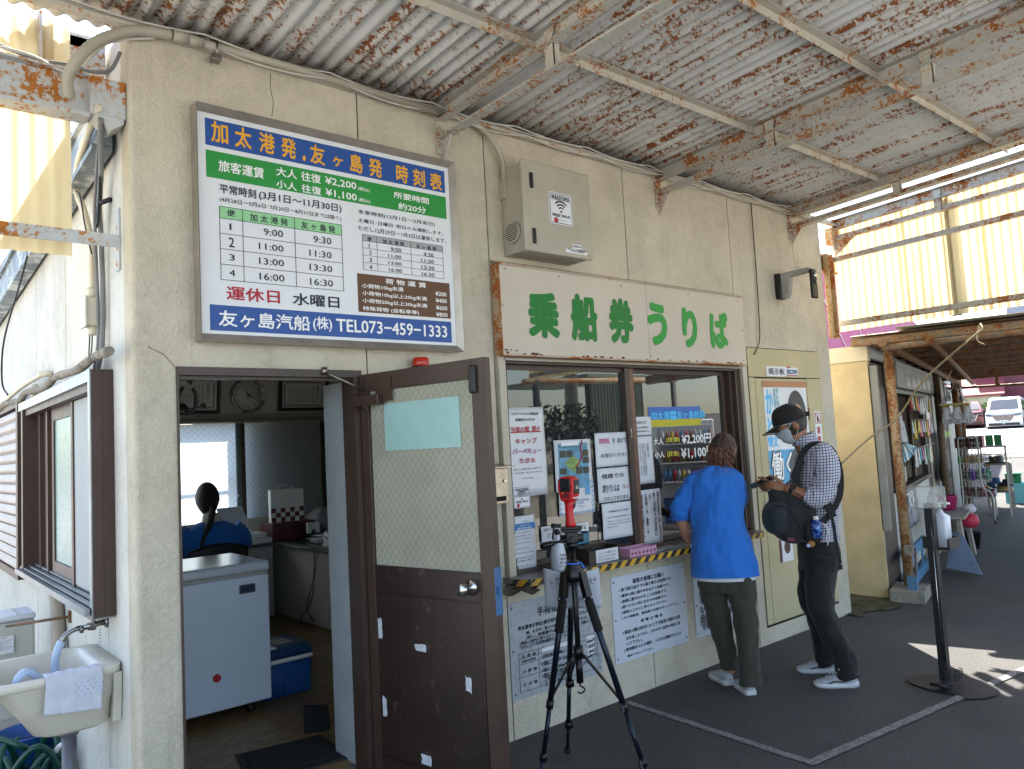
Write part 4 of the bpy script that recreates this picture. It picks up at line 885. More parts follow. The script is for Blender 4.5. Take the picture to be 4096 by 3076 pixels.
def wifi_sticker(parent, r, y):
    x0, za, x1, zb = r; z0, z1 = min(za, zb), max(za, zb); w_ = x1 - x0; h_ = z1 - z0
    mb = MB(); mb.prism(rrect(x0, x1, z0, z1, w_ * .1, y), (0, -.001, 0)); s_ = mb.build('sticker', M_stk, parent)
    mb = MB(); rring(mb, x0 + w_ * .03, x1 - w_ * .03, z0 + w_ * .03, z1 - w_ * .03, w_ * .08, y - .0016, w_ * .02)
    arcs(mb, (x0 + x1) / 2, z0 + h_ * .40, w_ * .36, y - .0016); mb.build('wifi_symbol', INK['n'], s_)
    mb = MB(); mb.face([(x0 + w_ * .26 + w_ * .09 * math.cos(t), y - .0016, z0 + h_ * .12 + w_ * .09 * math.sin(t)) for t in [2 * PI * i / 14 for i in range(14)]]); mb.build('red_mark', INK['r'], s_)
    return s_
wifi_sticker(wb, Qw['stk'], -.2125)
plate(wb, 'label', M_stk, Qw['lab1'], -.2135, -.2125); plate(wb, 'label', M_stk, Qw['lab2'], -.2135, -.2125)
prints('wifi', wb, dy=.0005)
jb = thing('conduit_box', 'small beige junction box with curved conduit left of the grey cabinet', 'junction box', (2.02, -.03, 3.08))
B('box', jb, M_beige, 1.976, 2.054 + .01, -.06, -.003, 3.01, 3.125, bev=.003)
mb = MB(); ribbed(mb, smooth_path([(1.76, -.03, 3.425), (1.801, -.045, 3.412), (1.905, -.05, 3.345), (1.975, -.05, 3.24), (1.995, -.035, 3.15)]), .0165); mb.build('flexible_conduit', M_beige, jb)
mb = MB(); mb.cyl((1.997, -.033, 3.125), (1.997, -.033, 3.165), .021, 14); mb.cyl((2.035, -.0605, 3.10), (2.035, -.062, 3.10), .012, 14); mb.build('collar', M_beige, jb)
# ---- hanging black cable
mb = MB(); mb.tube(smooth_path([(4.579, -.02, 3.42), (4.583, -.016, 2.915), (4.565, -.02, 2.5), (4.535, -.024, 2.3), (4.455, -.02, 2.19)]), .0045, 6)
single('hanging_wire', mb, M_blk, 'black wire hanging down the wall right of the ticket banner', 'cable')
# ---- security sensor lamp
sc = thing('security_camera', 'grey wall bracket with black security camera near the right building corner', 'camera', (5.0, -.1, 2.75))
mb = MB(); mb.box(4.86, 4.95, -.05, -.002, 2.66, 2.87, bev=.008); mb.build('wall_mount', M_blk, sc)
mb = MB(); mb.prism([(4.872, -.051, 2.66), (4.872, -.051, 2.868), (4.872, -.30, 2.868), (4.872, -.30, 2.835), (4.872, -.13, 2.825), (4.872, -.11, 2.70), (4.872, -.09, 2.66)], (.06, 0, 0)); bevelmod(mb.build('bracket_arm', M_grey, sc), .004)
mb = MB(); mb.box(4.855, 4.935, -.335, -.305, 2.615, 2.85, bev=.012, seg=3); mb.build('camera_body', M_blk, sc)
mb = MB(); mb.lathe((4.895, -.336, 2.80), [(0, 0), (.026, 0), (.022, .008), (0, .012)], 20, Matrix.Rotation(PI / 2, 4, 'X')); mb.build('lamp_lens', M_chr, sc)
mb = MB(); mb.lathe((4.895, -.336, 2.745), [(0, 0), (.021, 0), (.017, .007), (0, .009)], 20, Matrix.Rotation(PI / 2, 4, 'X')); mb.build('lens', flat('lens_black', '050507', .05, .8), sc)
# ---- red beacon above door
rb = thing('red_beacon', 'small red beacon lamp on the wall above the open door', 'lamp', (1.35, -.05, 2.05))
m, n, b = newmat('red_lens'); b.inputs['Base Color'].default_value = lin('d8301a'); b.inputs['Roughness'].default_value = .15; b.inputs['Transmission Weight'].default_value = .35; M_redl = m
mb = MB(); mb.lathe((1.35, -.055, 2.022), [(0, 0), (.040, 0), (.042, .006), (.042, .038), (.036, .045), (0, .046)], 24); mb.build('lens', M_redl, rb)
mb = MB(); mb.lathe((1.35, -.055, 2.0), [(0, 0), (.046, 0), (.046, .022), (0, .0225)], 24); mb.box(1.32, 1.38, -.05, -.002, 2.003, 2.018); mb.build('base', M_blk, rb)
# ---- ticket window
tw = thing('ticket_window', 'brown sliding ticket window with papers taped inside the glass', 'window', (3.07, .03, .88))
M_cj = simple('cream_jamb', 'b9b2a2', .6, 0, .08, 4, .05, dirt=('6d604c', 10, .66))
mb = MB(); mb.box(1.885, 1.935, -.03, -.0005, .84, 2.108, bev=.003); mb.build('outer_jamb', M_cj, tw)
mb = MB(); mb.box(4.268, 4.315, -.03, -.0005, .86, 2.09, bev=.003); mb.build('outer_jamb', M_cj, tw)
FX0, FX1, FZ0, FZ1 = 1.927, 4.262, .885, 2.098
B('head_rail', tw, M_brown, FX0, FX1, -.005, .09, 2.06, FZ1 + .01); B('head_trim', tw, M_stain, FX0, FX1, -.03, -.0055, 2.075, 2.10)
B('side_rail', tw, M_brown, FX0, FX0 + .022, -.004, .09, FZ0, 2.059)
mb = MB(); mb.box(4.235, FX1, -.004, .09, FZ0, 2.059); mb.box(4.17, 4.232, .03, .09, FZ0, 2.059); mb.box(4.205, 4.234, .0, .028, FZ0, 2.059)
mb.build('side_rail', M_brown, tw)
B('bottom_rail', tw, M_brown, FX0 + .023, 4.168, .0, .09, .866, .892)
GY = .046
glass = glassy('window_glass', 'e9f0ee', 1.55, 0, 2.3, film=.02)
def sash(x0, x1, y, nm):
    mb = MB(); mb.box(x0, x0 + .045, y - .013, y + .013, .893, 2.058); mb.box(x1 - .045, x1, y - .013, y + .013, .893, 2.058)
    mb.box(x0 + .0455, x1 - .0455, y - .012, y + .012, .893, .925); mb.box(x0 + .0455, x1 - .0455, y - .012, y + .012, 2.03, 2.058)
    s_ = mb.build(nm, M_brown, tw)
    mb = MB(); mb.box(x0 + .046, x1 - .046, y - .002, y + .002, .926, 2.029); mb.build('pane', glass, s_)
    return s_
sash(1.952, 3.07, .052, 'sash'); sash(3.035, 4.165, .082, 'sash')
mb = MB(); mb.box(2.985, 3.033, .02, .065, .893, 2.058); mb.build('mullion', M_brown, tw)
M_brlit = simple('brown_aluminium_lit', '6b4f42', .4, .2, .1, 5)  # lighter copy of the frame brown, lit mullion face put into the colour
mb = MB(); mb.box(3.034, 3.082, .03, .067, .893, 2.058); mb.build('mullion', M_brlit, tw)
mb = MB(); mb.box(3.0, 3.012, .012, .019, 1.60, 1.66); mb.build('catch', M_chr, tw)
# interior white half-height board behind the left pane, and counter
B('privacy_board', tw, simple('privacy_board', 'aab3b4', .35, 0, .04, 3, .02), 2.0, 3.0, .075, .079, .90, 1.22)
ct = thing('ticket_counter', 'stainless counter shelf with yellow and black hazard tape along its edge', 'counter', (3.1, -.1, .86))
M_ctop = simple('counter_top', '85807a', .35, .6, .08, 3, .05, dirt=('5c5348', 6, .6))
CX0, CX1, CY = 1.86, 4.20, -.19
def shelf_outline(z):
    P = [(CX0, -.001, z), (CX0, -.10, z)]
    P += [(CX0 + .10 - .10 * math.cos(a), CY + .09 - .09 * math.sin(a), z) for a in [PI / 2 * i / 6 for i in range(7)]]
    P += [(CX1 - .10 + .10 * math.sin(a), CY + .09 - .09 * math.cos(a), z) for a in [PI / 2 * i / 6 for i in range(7)]]
    P += [(CX1, -.001, z)]
    return P
mb = MB(); mb.prism([Vector(p) for p in shelf_outline(.846)], (0, 0, .028)); mb.build('shelf_top', M_ctop, ct)
mb = MB(); mb.box(1.95, 4.16, -.0005, .0, .8465, .8735) if False else mb.box(1.95, 4.16, .0, .0355, .846, .872); mb.build('shelf_inner', M_ctop, ct)
# hazard tape wrapped round the front edge: slanted stripes as geometry
path = [Vector((CX0, -.04, 0))] + [Vector((p[0], p[1], 0)) for p in shelf_outline(0)[1:-1]] + [Vector((CX1, -.02, 0))]
cum = [0]
for a, b_ in zip(path, path[1:]): cum.append(cum[-1] + (b_ - a).length)
def at_path(s):
    s = max(0, min(cum[-1] - 1e-5, s))
    for i in range(len(path) - 1):
        if s <= cum[i + 1]:
            t = (s - cum[i]) / (cum[i + 1] - cum[i]); p = path[i].lerp(path[i + 1], t); d = (path[i + 1] - path[i]).normalized(); return p, Vector((d.y, -d.x, 0)).normalized() * -1
    return path[-1], Vector((1, 0, 0))
M_ty = simple('tape_yellow', 'c99a1e', .45, 0, .12, 20, .1, dirt=('6b4c20', 14, .62)); M_tb = simple('tape_black', '17130f', .4, 0, .2, 20, .1)
def tapeseg(mb, s0, s1, z0, z1, sl, out):
    k = 3; prev = None
    for i in range(k + 1):
        sa = s0 + (s1 - s0) * i / k; rows = []
        for z in (z0, (z0 + z1) / 2, z1):
            p, nn = at_path(sa + sl * (z - z0)); cxy = Vector((3.03, .1, 0))
            if nn.dot(p - cxy) < 0: nn = -nn
            wob = .0012 * math.sin(sa * 60 + z * 90)
            rows.append(mb.bm.verts.new((p.x + nn.x * (out + wob), p.y + nn.y * (out + wob), z)))
        if prev:
            for j in range(2): mb.bm.faces.new((prev[j], rows[j], rows[j + 1], prev[j + 1]))
        prev = rows
L_ = cum[-1]; s = .02; i = 0; per = .043
while s < L_ - .03:
    mb = MB(); tapeseg(mb, s, min(s + per, L_ - .02), .838, .8735, 1.0, .0015); mb.build('hazard_stripe', M_ty if i % 2 else M_tb, ct)
    s += per; i += 1
M_torn = simple('torn_brown_tape', '4e4338', .6, 0, .3, 12, .3)
mb = MB(); mb.grid(lambda u, t: (1.83 + u * .16 + .02 * math.sin(t * 7), -.05 - .10 * u + .01 * math.sin(u * 9), .842 - t * (.03 + .035 * abs(math.sin(u * 5 + 1))) ), 10, 4); mb.build('torn_tape', M_torn, ct)
# ---- papers taped behind the glass
M_pap = simple('paper_white', 'ccd0d8', .55, 0, .03, 6, .05, 20)
M_papc = simple('laminated_paper', 'cfd3da', .2, 0, .04, 5, .35, 9)
def paper(key, label, cat='notice', mat=None, y=.040, dy=None, extra=None, curl=.002, nm='notice'):
    th = None
    for q in (qlist(key, 'paper') or qlist(key, 'board') or qlist(key, 'stk')):
        x0, za, x1, zb = q; z0, z1 = min(za, zb), max(za, zb)
        if th is None: th = thing(nm, label, cat, ((x0 + x1) / 2, y, (z0 + z1) / 2))
        mb = MB(); ph = random.random() * 6
        mb.grid(lambda u, t: (x0 + (x1 - x0) * u, y + curl * math.sin(u * 5 + ph) * math.sin(t * 6 + ph), z0 + (z1 - z0) * t), 10, 10)
        o = mb.build('sheet', mat or M_pap, th); solidify(o, .0008, 1)
    if extra: extra(th)
    prints(key, th, dy=(y - TXD[key][0]) - curl - .0022)
    return th
def tape(th, x, z, w=.03, h=.018, y=.0375):
    pass
def cov(th):
    for q in qlist('covid', 'ul'): plate(th, 'underline', INK['r'], q, .0345, .0350)
pc = paper('covid', 'tall notice with red handwriting at the left of the ticket window', mat=M_papc, extra=cov)
lettering('lettering', [t[:5] for t in TXD['covid2'][1]], INK['k'], pc, frameY(.0345))
def mapx(th):
    q = quads('map'); plate(th, 'map_print', simple('map_sea', '5f93b0', .5, 0, .3, 22, 0), q['inner'], .0362, .0370)
    random.seed(11)
    M_ph = simple('photo_print', '3c4038', .5, 0, .6, 60, 0)
    for r in qlist('map', 'ph'): plate(th, 'photo_print', M_ph, r, .0350, .0358)
    mb = MB(); cx, cz = 2.48, 1.46
    mb.prism([(cx + .06 * math.cos(t) * random.uniform(.7, 1.2), .0360, cz + .045 * math.sin(t) * random.uniform(.7, 1.2)) for t in [2 * PI * i / 18 for i in range(18)]], (0, -.0008, 0)); mb.build('island_print', simple('map_green', '7f9a55', .5, 0, .3, 40, 0), th)
    mb = MB(); mb.tube([(2.57, .0352, 1.60), (2.55, .0352, 1.55), (2.56, .0352, 1.50), (2.53, .0352, 1.46), (2.50, .0352, 1.44)], .0045, 6); mb.build('route_print', INK['r'], th)
    plate(th, 'title_strip', M_stk, (2.39, 1.572, 2.54, 1.598), .0348, .0356)
pm = paper('map', 'framed island map notice with small photos in the ticket window', extra=mapx)
paper('sep', 'white handwritten notice asking to keep distance, left of the mullion')
paper('pier', 'white handwritten notice about fishing, below the distance notice')
w2 = thing('wifi_sticker', 'small wifi sticker on the ticket window beside the letterbox', 'sticker', (2.07, .04, 1.29))
wifi_sticker(w2, quads('wifi2')['stk'], .041); prints('wifi2', w2, dy=-.0055)
def maskx(th):
    x0, za, x1, zb = quads('mask')['paper']; M_sb = flat('stripe_blue', '5c9bd2')
    mb = MB(); z0, z1 = min(za, zb) + .006, max(za, zb) - .006; x0 += .006; x1 -= .006; s_ = .018
    for edge in range(4):
        Ln = (x1 - x0) if edge < 2 else (z1 - z0); k = 0
        while k * s_ * 1.6 < Ln - s_:
            t = k * s_ * 1.6; k += 1
            if edge == 0: P = [(x0 + t, z0), (x0 + t + .009, z0), (x0 + t + .018, z0 + .012), (x0 + t + .009, z0 + .012)]
            elif edge == 1: P = [(x0 + t, z1 - .012), (x0 + t + .009, z1 - .012), (x0 + t + .018, z1), (x0 + t + .009, z1)]
            elif edge == 2: P = [(x0, z0 + t), (x0 + .012, z0 + t + .009), (x0 + .012, z0 + t + .018), (x0, z0 + t + .009)]
            else: P = [(x1 - .012, z0 + t), (x1, z0 + t + .009), (x1, z0 + t + .018), (x1 - .012, z0 + t + .009)]
            mb.face([(p[0], .0352, p[1]) for p in P])
    mb.box(2.575, 2.613, .0345, .0352, 1.265, 1.315); mb.box(2.588, 2.6, .0345, .0352, 1.315, 1.328); mb.box(2.576, 2.602, .0345, .0352, 1.328, 1.334)
    mb.build('blue_print', M_sb, th, fixn=False)
paper('mask', 'laminated hygiene notice with blue striped border behind the thermometer', mat=M_papc, extra=maskx)
paper('wifipaper', 'white printed wifi notice on the privacy board left of the mullion')
def cvx(th): plate(th, 'blue_band', flat('band_blue', '3f72ae'), quads('covnote')['cblue'], .0350, .0360)
paper('covnote', 'printed notice with blue heading at the lower left of the ticket window', extra=cvx)
paper('sen', 'small white notice behind the spray bottle in the ticket window')
fl = thing('island_flyer', 'tourist flyer with sea photo behind the tripod head', 'flyer', (2.55, .05, 1.03))
q = quads('tomog'); plate(fl, 'sheet', M_signw, q['flyer'], .04, .041); plate(fl, 'sea_photo', simple('sea_photo', '3d7f9c', .4, 0, .4, 14, 0), (q['sea'][0], q['sea'][1], q['sea'][2], q['sea'][3]), .0385, .0395); prints('tomog', fl, dy=-.0065)
no = paper('osh', 'pale notice sheets hanging right of the mullion at eye level', y=.064)
prints('osh_v', no, dy=.0155)
paper('unso', 'tall pale notice with vertical bold print at the mullion foot', y=.064)
# vinyl on the right pane
vy = .0775
vg = thing('glass_lettering', 'blue, white and yellow fare lettering stuck on the right ticket pane', 'lettering', (3.6, vy, 1.65))
qb = quads('glass'); plate(vg, 'blue_strip', flat('vinyl_blue', '3a66b4'), qb['bandb'], vy, vy + .0006); plate(vg, 'yellow_strip', flat('vinyl_olive', 'b5ad1e'), qb['bandy'], vy, vy + .0006)
prints('glass', vg, dy=vy - .043)
# calendar and curtain behind
cal = thing('wall_calendar', 'grey year calendar hanging behind the right ticket pane', 'calendar', (3.92, .4, 1.48))
B('sheet', cal, simple('calendar_paper', '8f959a', .6, 0, .03), 3.77, 4.075, .40, .402, 1.30, 1.67)
it = [(3.80, 1.63, 3.86, 1.645, '2021'), (3.87, 1.632, 3.92, 1.642, 'Calendar')]
for r_ in range(3):
    for c_ in range(2):
        xx, zz = 3.79 + c_ * .145, 1.575 - r_ * .095; it.append((xx + .02, zz + .008, xx + .03, zz + .018, str(1 + c_ + r_ * 2)))
        for q_ in range(4): it.append((xx, zz - .018 - q_ * .012, xx + .115, zz - .011 - q_ * .012, ' 1 2 3 4 5 6 7'))
lettering('lettering', it, INK['k'], cal, frameY(.3985))
m, n, b = newmat('sheer_curtain'); c = lin('d8dcdc'); b.inputs['Base Color'].default_value = c; b.inputs['Roughness'].default_value = .8
tl = N(n, 'ShaderNodeBsdfTranslucent'); tl.inputs[0].default_value = c; tr = N(n, 'ShaderNodeBsdfTransparent'); a1 = N(n, 'ShaderNodeMixShader'); a1.inputs[0].default_value = .5; a2 = N(n, 'ShaderNodeMixShader'); a2.inputs[0].default_value = .22
n.links.new(b.outputs[0], a1.inputs[1]); n.links.new(tl.outputs[0], a1.inputs[2]); n.links.new(a1.outputs[0], a2.inputs[1]); n.links.new(tr.outputs[0], a2.inputs[2]); n.links.new(a2.outputs[0], n.nodes['Material Output'].inputs[0])
M_sheer = m
def curt(u, t):   # gathered towards the tie at the bottom
    top = 3.72 + .43 * u; bot = 4.03 + .07 * u; k = t ** 1.5
    x = top * (1 - k) + bot * k
    return (x, .16 + .018 * math.sin(u * 40) * (1 - .4 * k), 2.04 - t * .62)
cu = MB().grid(curt, 70, 10); cto = single('sheer_curtain', cu, M_sheer, 'white sheer curtain gathered at the right of the ticket window', 'curtain')
def curt2(u, t): return (1.96 + .26 * u - .02 * t, .2 + .018 * math.sin(u * 26), 2.04 - t * .5)
single('sheer_curtain', MB().grid(curt2, 50, 8), M_sheer, 'pale sheer curtain at the top left of the ticket window', 'curtain')
# ---- boards under the counter
M_brdg = simple('aged_board', 'a3a9b0', .5, 0, .1, 6, .1, 50, dirt=('7a7c7c', 40, .55))
M_brd = simple('white_board', 'c4cad6', .4, 0, .03, 4, .02)
def board(key, label, mat, y0=-.001, bolts=True, extra=None):
    x0, za, x1, zb = quads(key)['board']; z0, z1 = min(za, zb), max(za, zb)
    th = thing('notice_board', label, 'notice board', ((x0 + x1) / 2, -.004, (z0 + z1) / 2))
    mb = MB(); mb.box(x0, x1, -.006, -.001, z0, z1, bev=.001); mb.build('board', mat, th)
    for fx in (.03, .97):
        for fz in (.06, .5, .94):
            mb = MB(); mb.lathe((x0 + (x1 - x0) * fx, -.006, z0 + (z1 - z0) * fz), [(0, 0), (.007, 0), (.005, .004), (0, .005)], 10, Matrix.Rotation(PI / 2, 4, 'X')); mb.build('bolt', M_stain, th)
    if extra: extra(th)
    prints(key, th, dy=-.0002); return th
def b1(th):
    q = quads('board1'); a = q['tab3']; z0, z1 = min(a[1], a[3]), max(a[1], a[3]); h = z1 - z0
    lines(th, [z1, z1 - h * .13, z1 - h * .28, z1 - h * .62, z0], [a[0], q['v3'][0], a[2]], a[0], a[2], z0, z1, .002, -.0064)
    for k in range(4): B('paper_patch', th, M_signw, 2.465, 2.53, -.0070, -.0062, z1 - .035 - k * .033, z1 - .008 - k * .033)
    B('paper_patch', th, M_signw, 2.11, 2.33, -.0070, -.0062, z1 - .028, z1 - .002)
board('board1', 'grey aged notice board with fare table under the counter behind the tripod', M_brdg, extra=b1)
board('board2', 'clean white notice board of numbered rules under the counter middle', M_brd)
board('board3', 'white notice board of rules behind the woman in blue', M_brd)
# ---- letterbox
lb = thing('letterbox', 'stainless steel letterbox between the open door and ticket window', 'letterbox', (1.78, -.06, 1.37))
M_lb = simple('letterbox_steel', 'a59a8c', .35, 1, .2, 10, .1, dirt=('6a5440', 9, .62))
mb = MB(); mb.box(1.68, 1.845, -.115, -.003, 1.285, 1.475, bev=.003); mb.build('box', M_lb, lb)
mb = MB(); mb.prism([(1.665, -.15, 1.477), (1.665, -.002, 1.49), (1.665, -.002, 1.496), (1.665, -.15, 1.483)], (.20, 0, 0)); mb.build('lid', M_lb, lb)
mb = MB(); mb.box(1.69, 1.835, -.1185, -.1155, 1.43, 1.47); mb.box(1.69, 1.835, -.1185, -.1155, 1.29, 1.425); mb.build('front_plate', M_lb, lb)
mb = MB(); mb.box(1.75, 1.815, -.121, -.119, 1.30, 1.325); mb.build('slot', M_dark, lb)
mb = MB(); mb.cyl((1.81, -.118, 1.405), (1.81, -.127, 1.405), .009, 14); mb.build('lock', M_chr, lb)
# ---- cupboard panel with poster
cp = thing('notice_cupboard', 'cream plywood cupboard door set in the wall behind the man', 'cupboard', (4.9, -.005, 1.2))
M_ply = simple('cream_plywood', 'b8ae8a', .7, 0, .06, 3, .1, 30, dirt=('8f845f', 14, .72))
def pan(x0, x1, z0, z1, nm='board'): return B(nm, cp, M_ply, x0, x1, -.009, -.001, z0, z1, .001)
pan(4.375, 5.455, 2.02, 2.245); pan(4.375, 4.452, .14, 2.013); pan(5.222, 5.455, .14, 2.013)
pan(4.458, 5.213, .14, 2.008, 'cupboard_door')
B('shadow_gap', cp, M_dark, 4.37, 5.462, -.0008, -.0002, .12, 2.252)
mb = MB()
for x in (4.40, 4.43, 4.48, 4.70, 5.0, 5.19, 5.24, 5.43):
    for z in (.18, .5, .9, 1.3, 1.65, 1.97): mb.cyl((x, -.009, z), (x, -.0105, z), .004, 6)
mb.build('screws', M_stain, cp)
for z in (1.72, .55):
    mb = MB(); mb.box(5.205, 5.225, -.014, -.0095, z - .05, z + .05); mb.build('hinge', M_rustdark, cp)
mb = MB(); mb.box(4.43, 4.50, -.02, -.0095, 1.155, 1.185, bev=.002); mb.cyl((4.455, -.02, 1.16), (4.455, -.05, 1.15), .018, 12); mb.box(4.445, 4.475, -.03, -.02, .98, 1.03, bev=.003); mb.tube([(4.45, -.025, 1.03), (4.45, -.025, 1.06), (4.47, -.025, 1.06), (4.47, -.025, 1.03)], .004, 6)
mb.build('hasp', M_chr, cp)
kk = thing('plaque', 'small white plaque with security sticker above the cupboard poster', 'plaque', (4.86, -.012, 2.07))
q = quads('kei'); plate(kk, 'plate', M_signw, q['lab'], -.0125, -.0095); plate(kk, 'sticker', M_signw, q['stk'], -.0122, -.0095)
plate(kk, 'red_line', INK['r'], q['redb'], -.0130, -.0124); mb = MB(); mb.prism([(4.93, -.0125, 2.115), (4.99, -.0125, 2.102), (4.935, -.0125, 2.095)], (0, -.0008, 0)); mb.build('red_flash', INK['r'], kk)
prints('kei', kk, dy=-.0015)
ps = thing('wall_poster', 'tall blue and white poster on the cupboard behind the man', 'poster', (4.87, -.013, 1.6))
B('sheet', ps, simple('poster_white', 'd3d8de', .4, 0, .02, 3, .05, 8), 4.555, 5.19, -.0125, -.0098, .98, 1.945)
B('tape_strip', ps, simple('kraft_strip', 'b08060', .6, 0, .05), 4.542, 5.2, -.0145, -.0128, 1.938, 1.988)
B('blue_field', ps, flat('poster_blue', '2f9bd0', .35), 4.558, 5.188, -.0135, -.0127, 1.0, 1.44)
# generic portrait: hair, face, suit as printed shapes
def blob(cx, cz, rx, rz, y, k=26, f=lambda t: 1): return [(cx + rx * math.cos(t) * f(t), y, cz + rz * math.sin(t) * f(t)) for t in [2 * PI * i / k for i in range(k)]]
mb = MB(); mb.face(blob(5.02, 1.69, .15, .225, -.0140)); mb.build('portrait_hair', flat('print_hair', '25282b', .4), ps)
mb = MB(); mb.face(blob(5.03, 1.62, .105, .18, -.0145)); mb.build('portrait_face', flat('print_skin', 'c99a80', .4), ps)
mb = MB(); mb.face([(4.80, -.0143, 1.0), (5.187, -.0143, 1.0), (5.187, -.0143, 1.42), (5.10, -.0143, 1.46), (4.98, -.0143, 1.46), (4.86, -.0143, 1.40)]); mb.build('portrait_suit', flat('print_suit', '2a3644', .4), ps)
lettering('lettering', [(4.574, 1.722, 4.676, 1.925, 'か'), (4.574, 1.57, 4.67, 1.70, 'と'), (4.56, 1.467, 4.707, 1.554, '博文')], INK['S'], ps, frameY(-.0138), .03)
lettering('lettering', [(4.69, 1.775, 4.72, 1.93, '衆議院議員|V'), (4.725, 1.72, 4.765, 1.93, '国土交通大臣|V')], INK['T'], ps, frameY(-.0138), .02)
lettering('lettering', [(4.57, 1.19, 4.99, 1.44, '働く!')], INK['k'], ps, frameY(-.0147), .06)
lettering('lettering', [(4.585, 1.20, 4.975, 1.43, '働く!')], INK['W'], ps, frameY(-.0162), .02)
lp = thing('small_poster', 'small white flyer with maroon side strip low on the cupboard door', 'poster', (4.69, -.013, .66))
B('sheet', lp, M_signw, 4.605, 4.80, -.0115, -.0098, .572, .745); B('maroon_strip', lp, flat('maroon', '5a1f30'), 4.605, 4.64, -.0122, -.0118, .573, .744)
mb = MB(); mb.face(blob(4.72, .68, .045, .05, -.0120)); mb.build('round_photo', flat('print_umber', '4a3028'), lp)
ns = thing('no_smoking_sign', 'narrow white sign with red prohibition symbol on the cupboard edge', 'sign', (5.35, -.012, 1.62))
B('plate', ns, M_signw, 5.295, 5.402, -.0125, -.0098, 1.45, 1.735)
mb = MB(); x0, x1, z0, z1 = 5.306, 5.392, 1.635, 1.725
mb.box(x0, x1, -.0132, -.0127, z1 - .007, z1); mb.box(x0, x1, -.0132, -.0127, z0, z0 + .007); mb.box(x0, x0 + .008, -.0136, -.0133, z0, z1); mb.box(x1 - .008, x1, -.0136, -.0133, z0, z1)
mb.prism([(x0, -.0145, z1 - .008), (x0, -.0145, z1), (x1, -.0145, z0 + .008), (x1, -.0145, z0)], (0, .0005, 0)); mb.build('red_symbol', INK['r'], ns)
mb = MB(); mb.face(blob(5.349, 1.67, .017, .026, -.0129)); mb.face([(5.343, -.0129, 1.69), (5.357, -.0129, 1.69), (5.352, -.0129, 1.715)]); mb.build('black_mark', INK['k'], ns)
lettering('lettering', [(5.32, 1.545, 5.375, 1.61, '禁'), (5.32, 1.465, 5.375, 1.53, '煙')], INK['r'], ns, frameY(-.0133), .03)
# ---- things on the counter
sp = thing('spray_bottle', 'white spray bottle with black trigger standing on the counter', 'bottle', (2.19, -.09, .874))
M_bot = simple('milky_plastic', 'c3c8d4', .35, 0, .03)
bc = (2.20, -.09, .874)
mb = MB(); mb.lathe(bc, [(0, 0), (.044, 0), (.046, .01), (.045, .08), (.034, .14), (.02, .175), (.013, .19), (.013, .20), (0, .2)], 24); mb.build('bottle', M_bot, sp)
mb = MB(); mb.lathe((bc[0], bc[1], 1.074), [(0, 0), (.016, 0), (.016, .02), (.01, .03), (0, .03)], 16)
mb.beam((bc[0] - .045, bc[1] - .01, 1.128), (bc[0] + .03, bc[1] + .006, 1.118), .018, .024); mb.beam((bc[0] + .015, bc[1], 1.12), (bc[0] + .045, bc[1], 1.10), .012, .01)
mb.tube([(bc[0] - .028, bc[1] - .008, 1.118), (bc[0] - .04, bc[1] - .012, 1.09), (bc[0] - .05, bc[1] - .014, 1.05)], .006, 8); mb.build('trigger', M_blk, sp)
lettering('lettering', [(bc[0] - .026, .955, bc[0] + .03, .968, '手指消毒'), (bc[0] - .024, .935, bc[0] + .03, .948, '御自由に'), (bc[0] - .028, .915, bc[0] + .032, .928, 'お使い下さい'), (bc[0] - .032, .893, bc[0] + .034, .906, 'アルコール')], INK['k'], sp, lambda x, z: (x, bc[1] - math.sqrt(max(1e-6, .0472 ** 2 - (x - bc[0]) ** 2)) , z), .01)
bb = thing('black_tray_box', 'dark wooden tray box with white note on its front on the counter', 'box', (2.5, -.09, .874))
M_dkw = simple('dark_brown_wood', '2b211d', .5, 0, .2, 6, .1)
mb = MB(); mb.box(2.40, 2.66, -.135, -.128, .874, .95); mb.box(2.40, 2.66, -.03, -.022, .874, .975); mb.box(2.40, 2.407, -.128, -.03, .874, .965); mb.box(2.653, 2.66, -.128, -.03, .874, .965); mb.box(2.407, 2.653, -.128, -.03, .874, .88)
mb.build('tray', M_dkw, bb)
B('note', bb, M_pap, 2.455, 2.645, -.1375, -.1355, .878, .952)
lettering('lettering', [(2.475, .925, 2.625, .937, 'パンフレットが品薄状態ですので'), (2.475, .905, 2.62, .917, '申し訳ございませんがご家族様'), (2.475, .886, 2.615, .898, '1部でのご利用をお願い致します')], INK['k'], bb, frameY(-.1382))
M_pink = simple('pink_basket', 'c08ea6', .5, 0, .04)
pb = thing('pink_basket', 'pale pink patterned plastic basket on the counter by the mullion', 'basket', (2.86, -.09, .874))
mb = MB(); mb.box(2.735, 2.985, -.15, -.147, .874, .92); mb.box(2.735, 2.985, -.045, -.042, .874, .925); mb.box(2.735, 2.738, -.147, -.045, .874, .923); mb.box(2.982, 2.985, -.147, -.045, .874, .923); mb.box(2.738, 2.982, -.147, -.045, .874, .877); mb.box(2.735, 2.985, -.10, -.097, .877, .92)
mb.build('basket', M_pink, pb)
mb = MB()
for i in range(7):
    x = 2.755 + i * .035
    mb.face(blob(x, .895, .011, .012, -.1506, 8, lambda t: 1 + .35 * math.cos(4 * t)))
mb.build('cut_pattern', flat('pattern_plum', '6d4060'), pb)
M_nwp = simple('newsprint', '9a9a98', .8, 0, .2, 60, .1)
mb = MB(); mb.grid(lambda u, t: (3.0 + .25 * u, -.15 + .10 * t + .03 * u, .8755 + .003 * math.sin(u * 5 + t * 3) + .003), 8, 4); o = mb.build('leaflet', M_nwp); solidify(o, .002, -1); tag(o, 'grey leaflets lying on the counter right of the pink basket', 'leaflet')
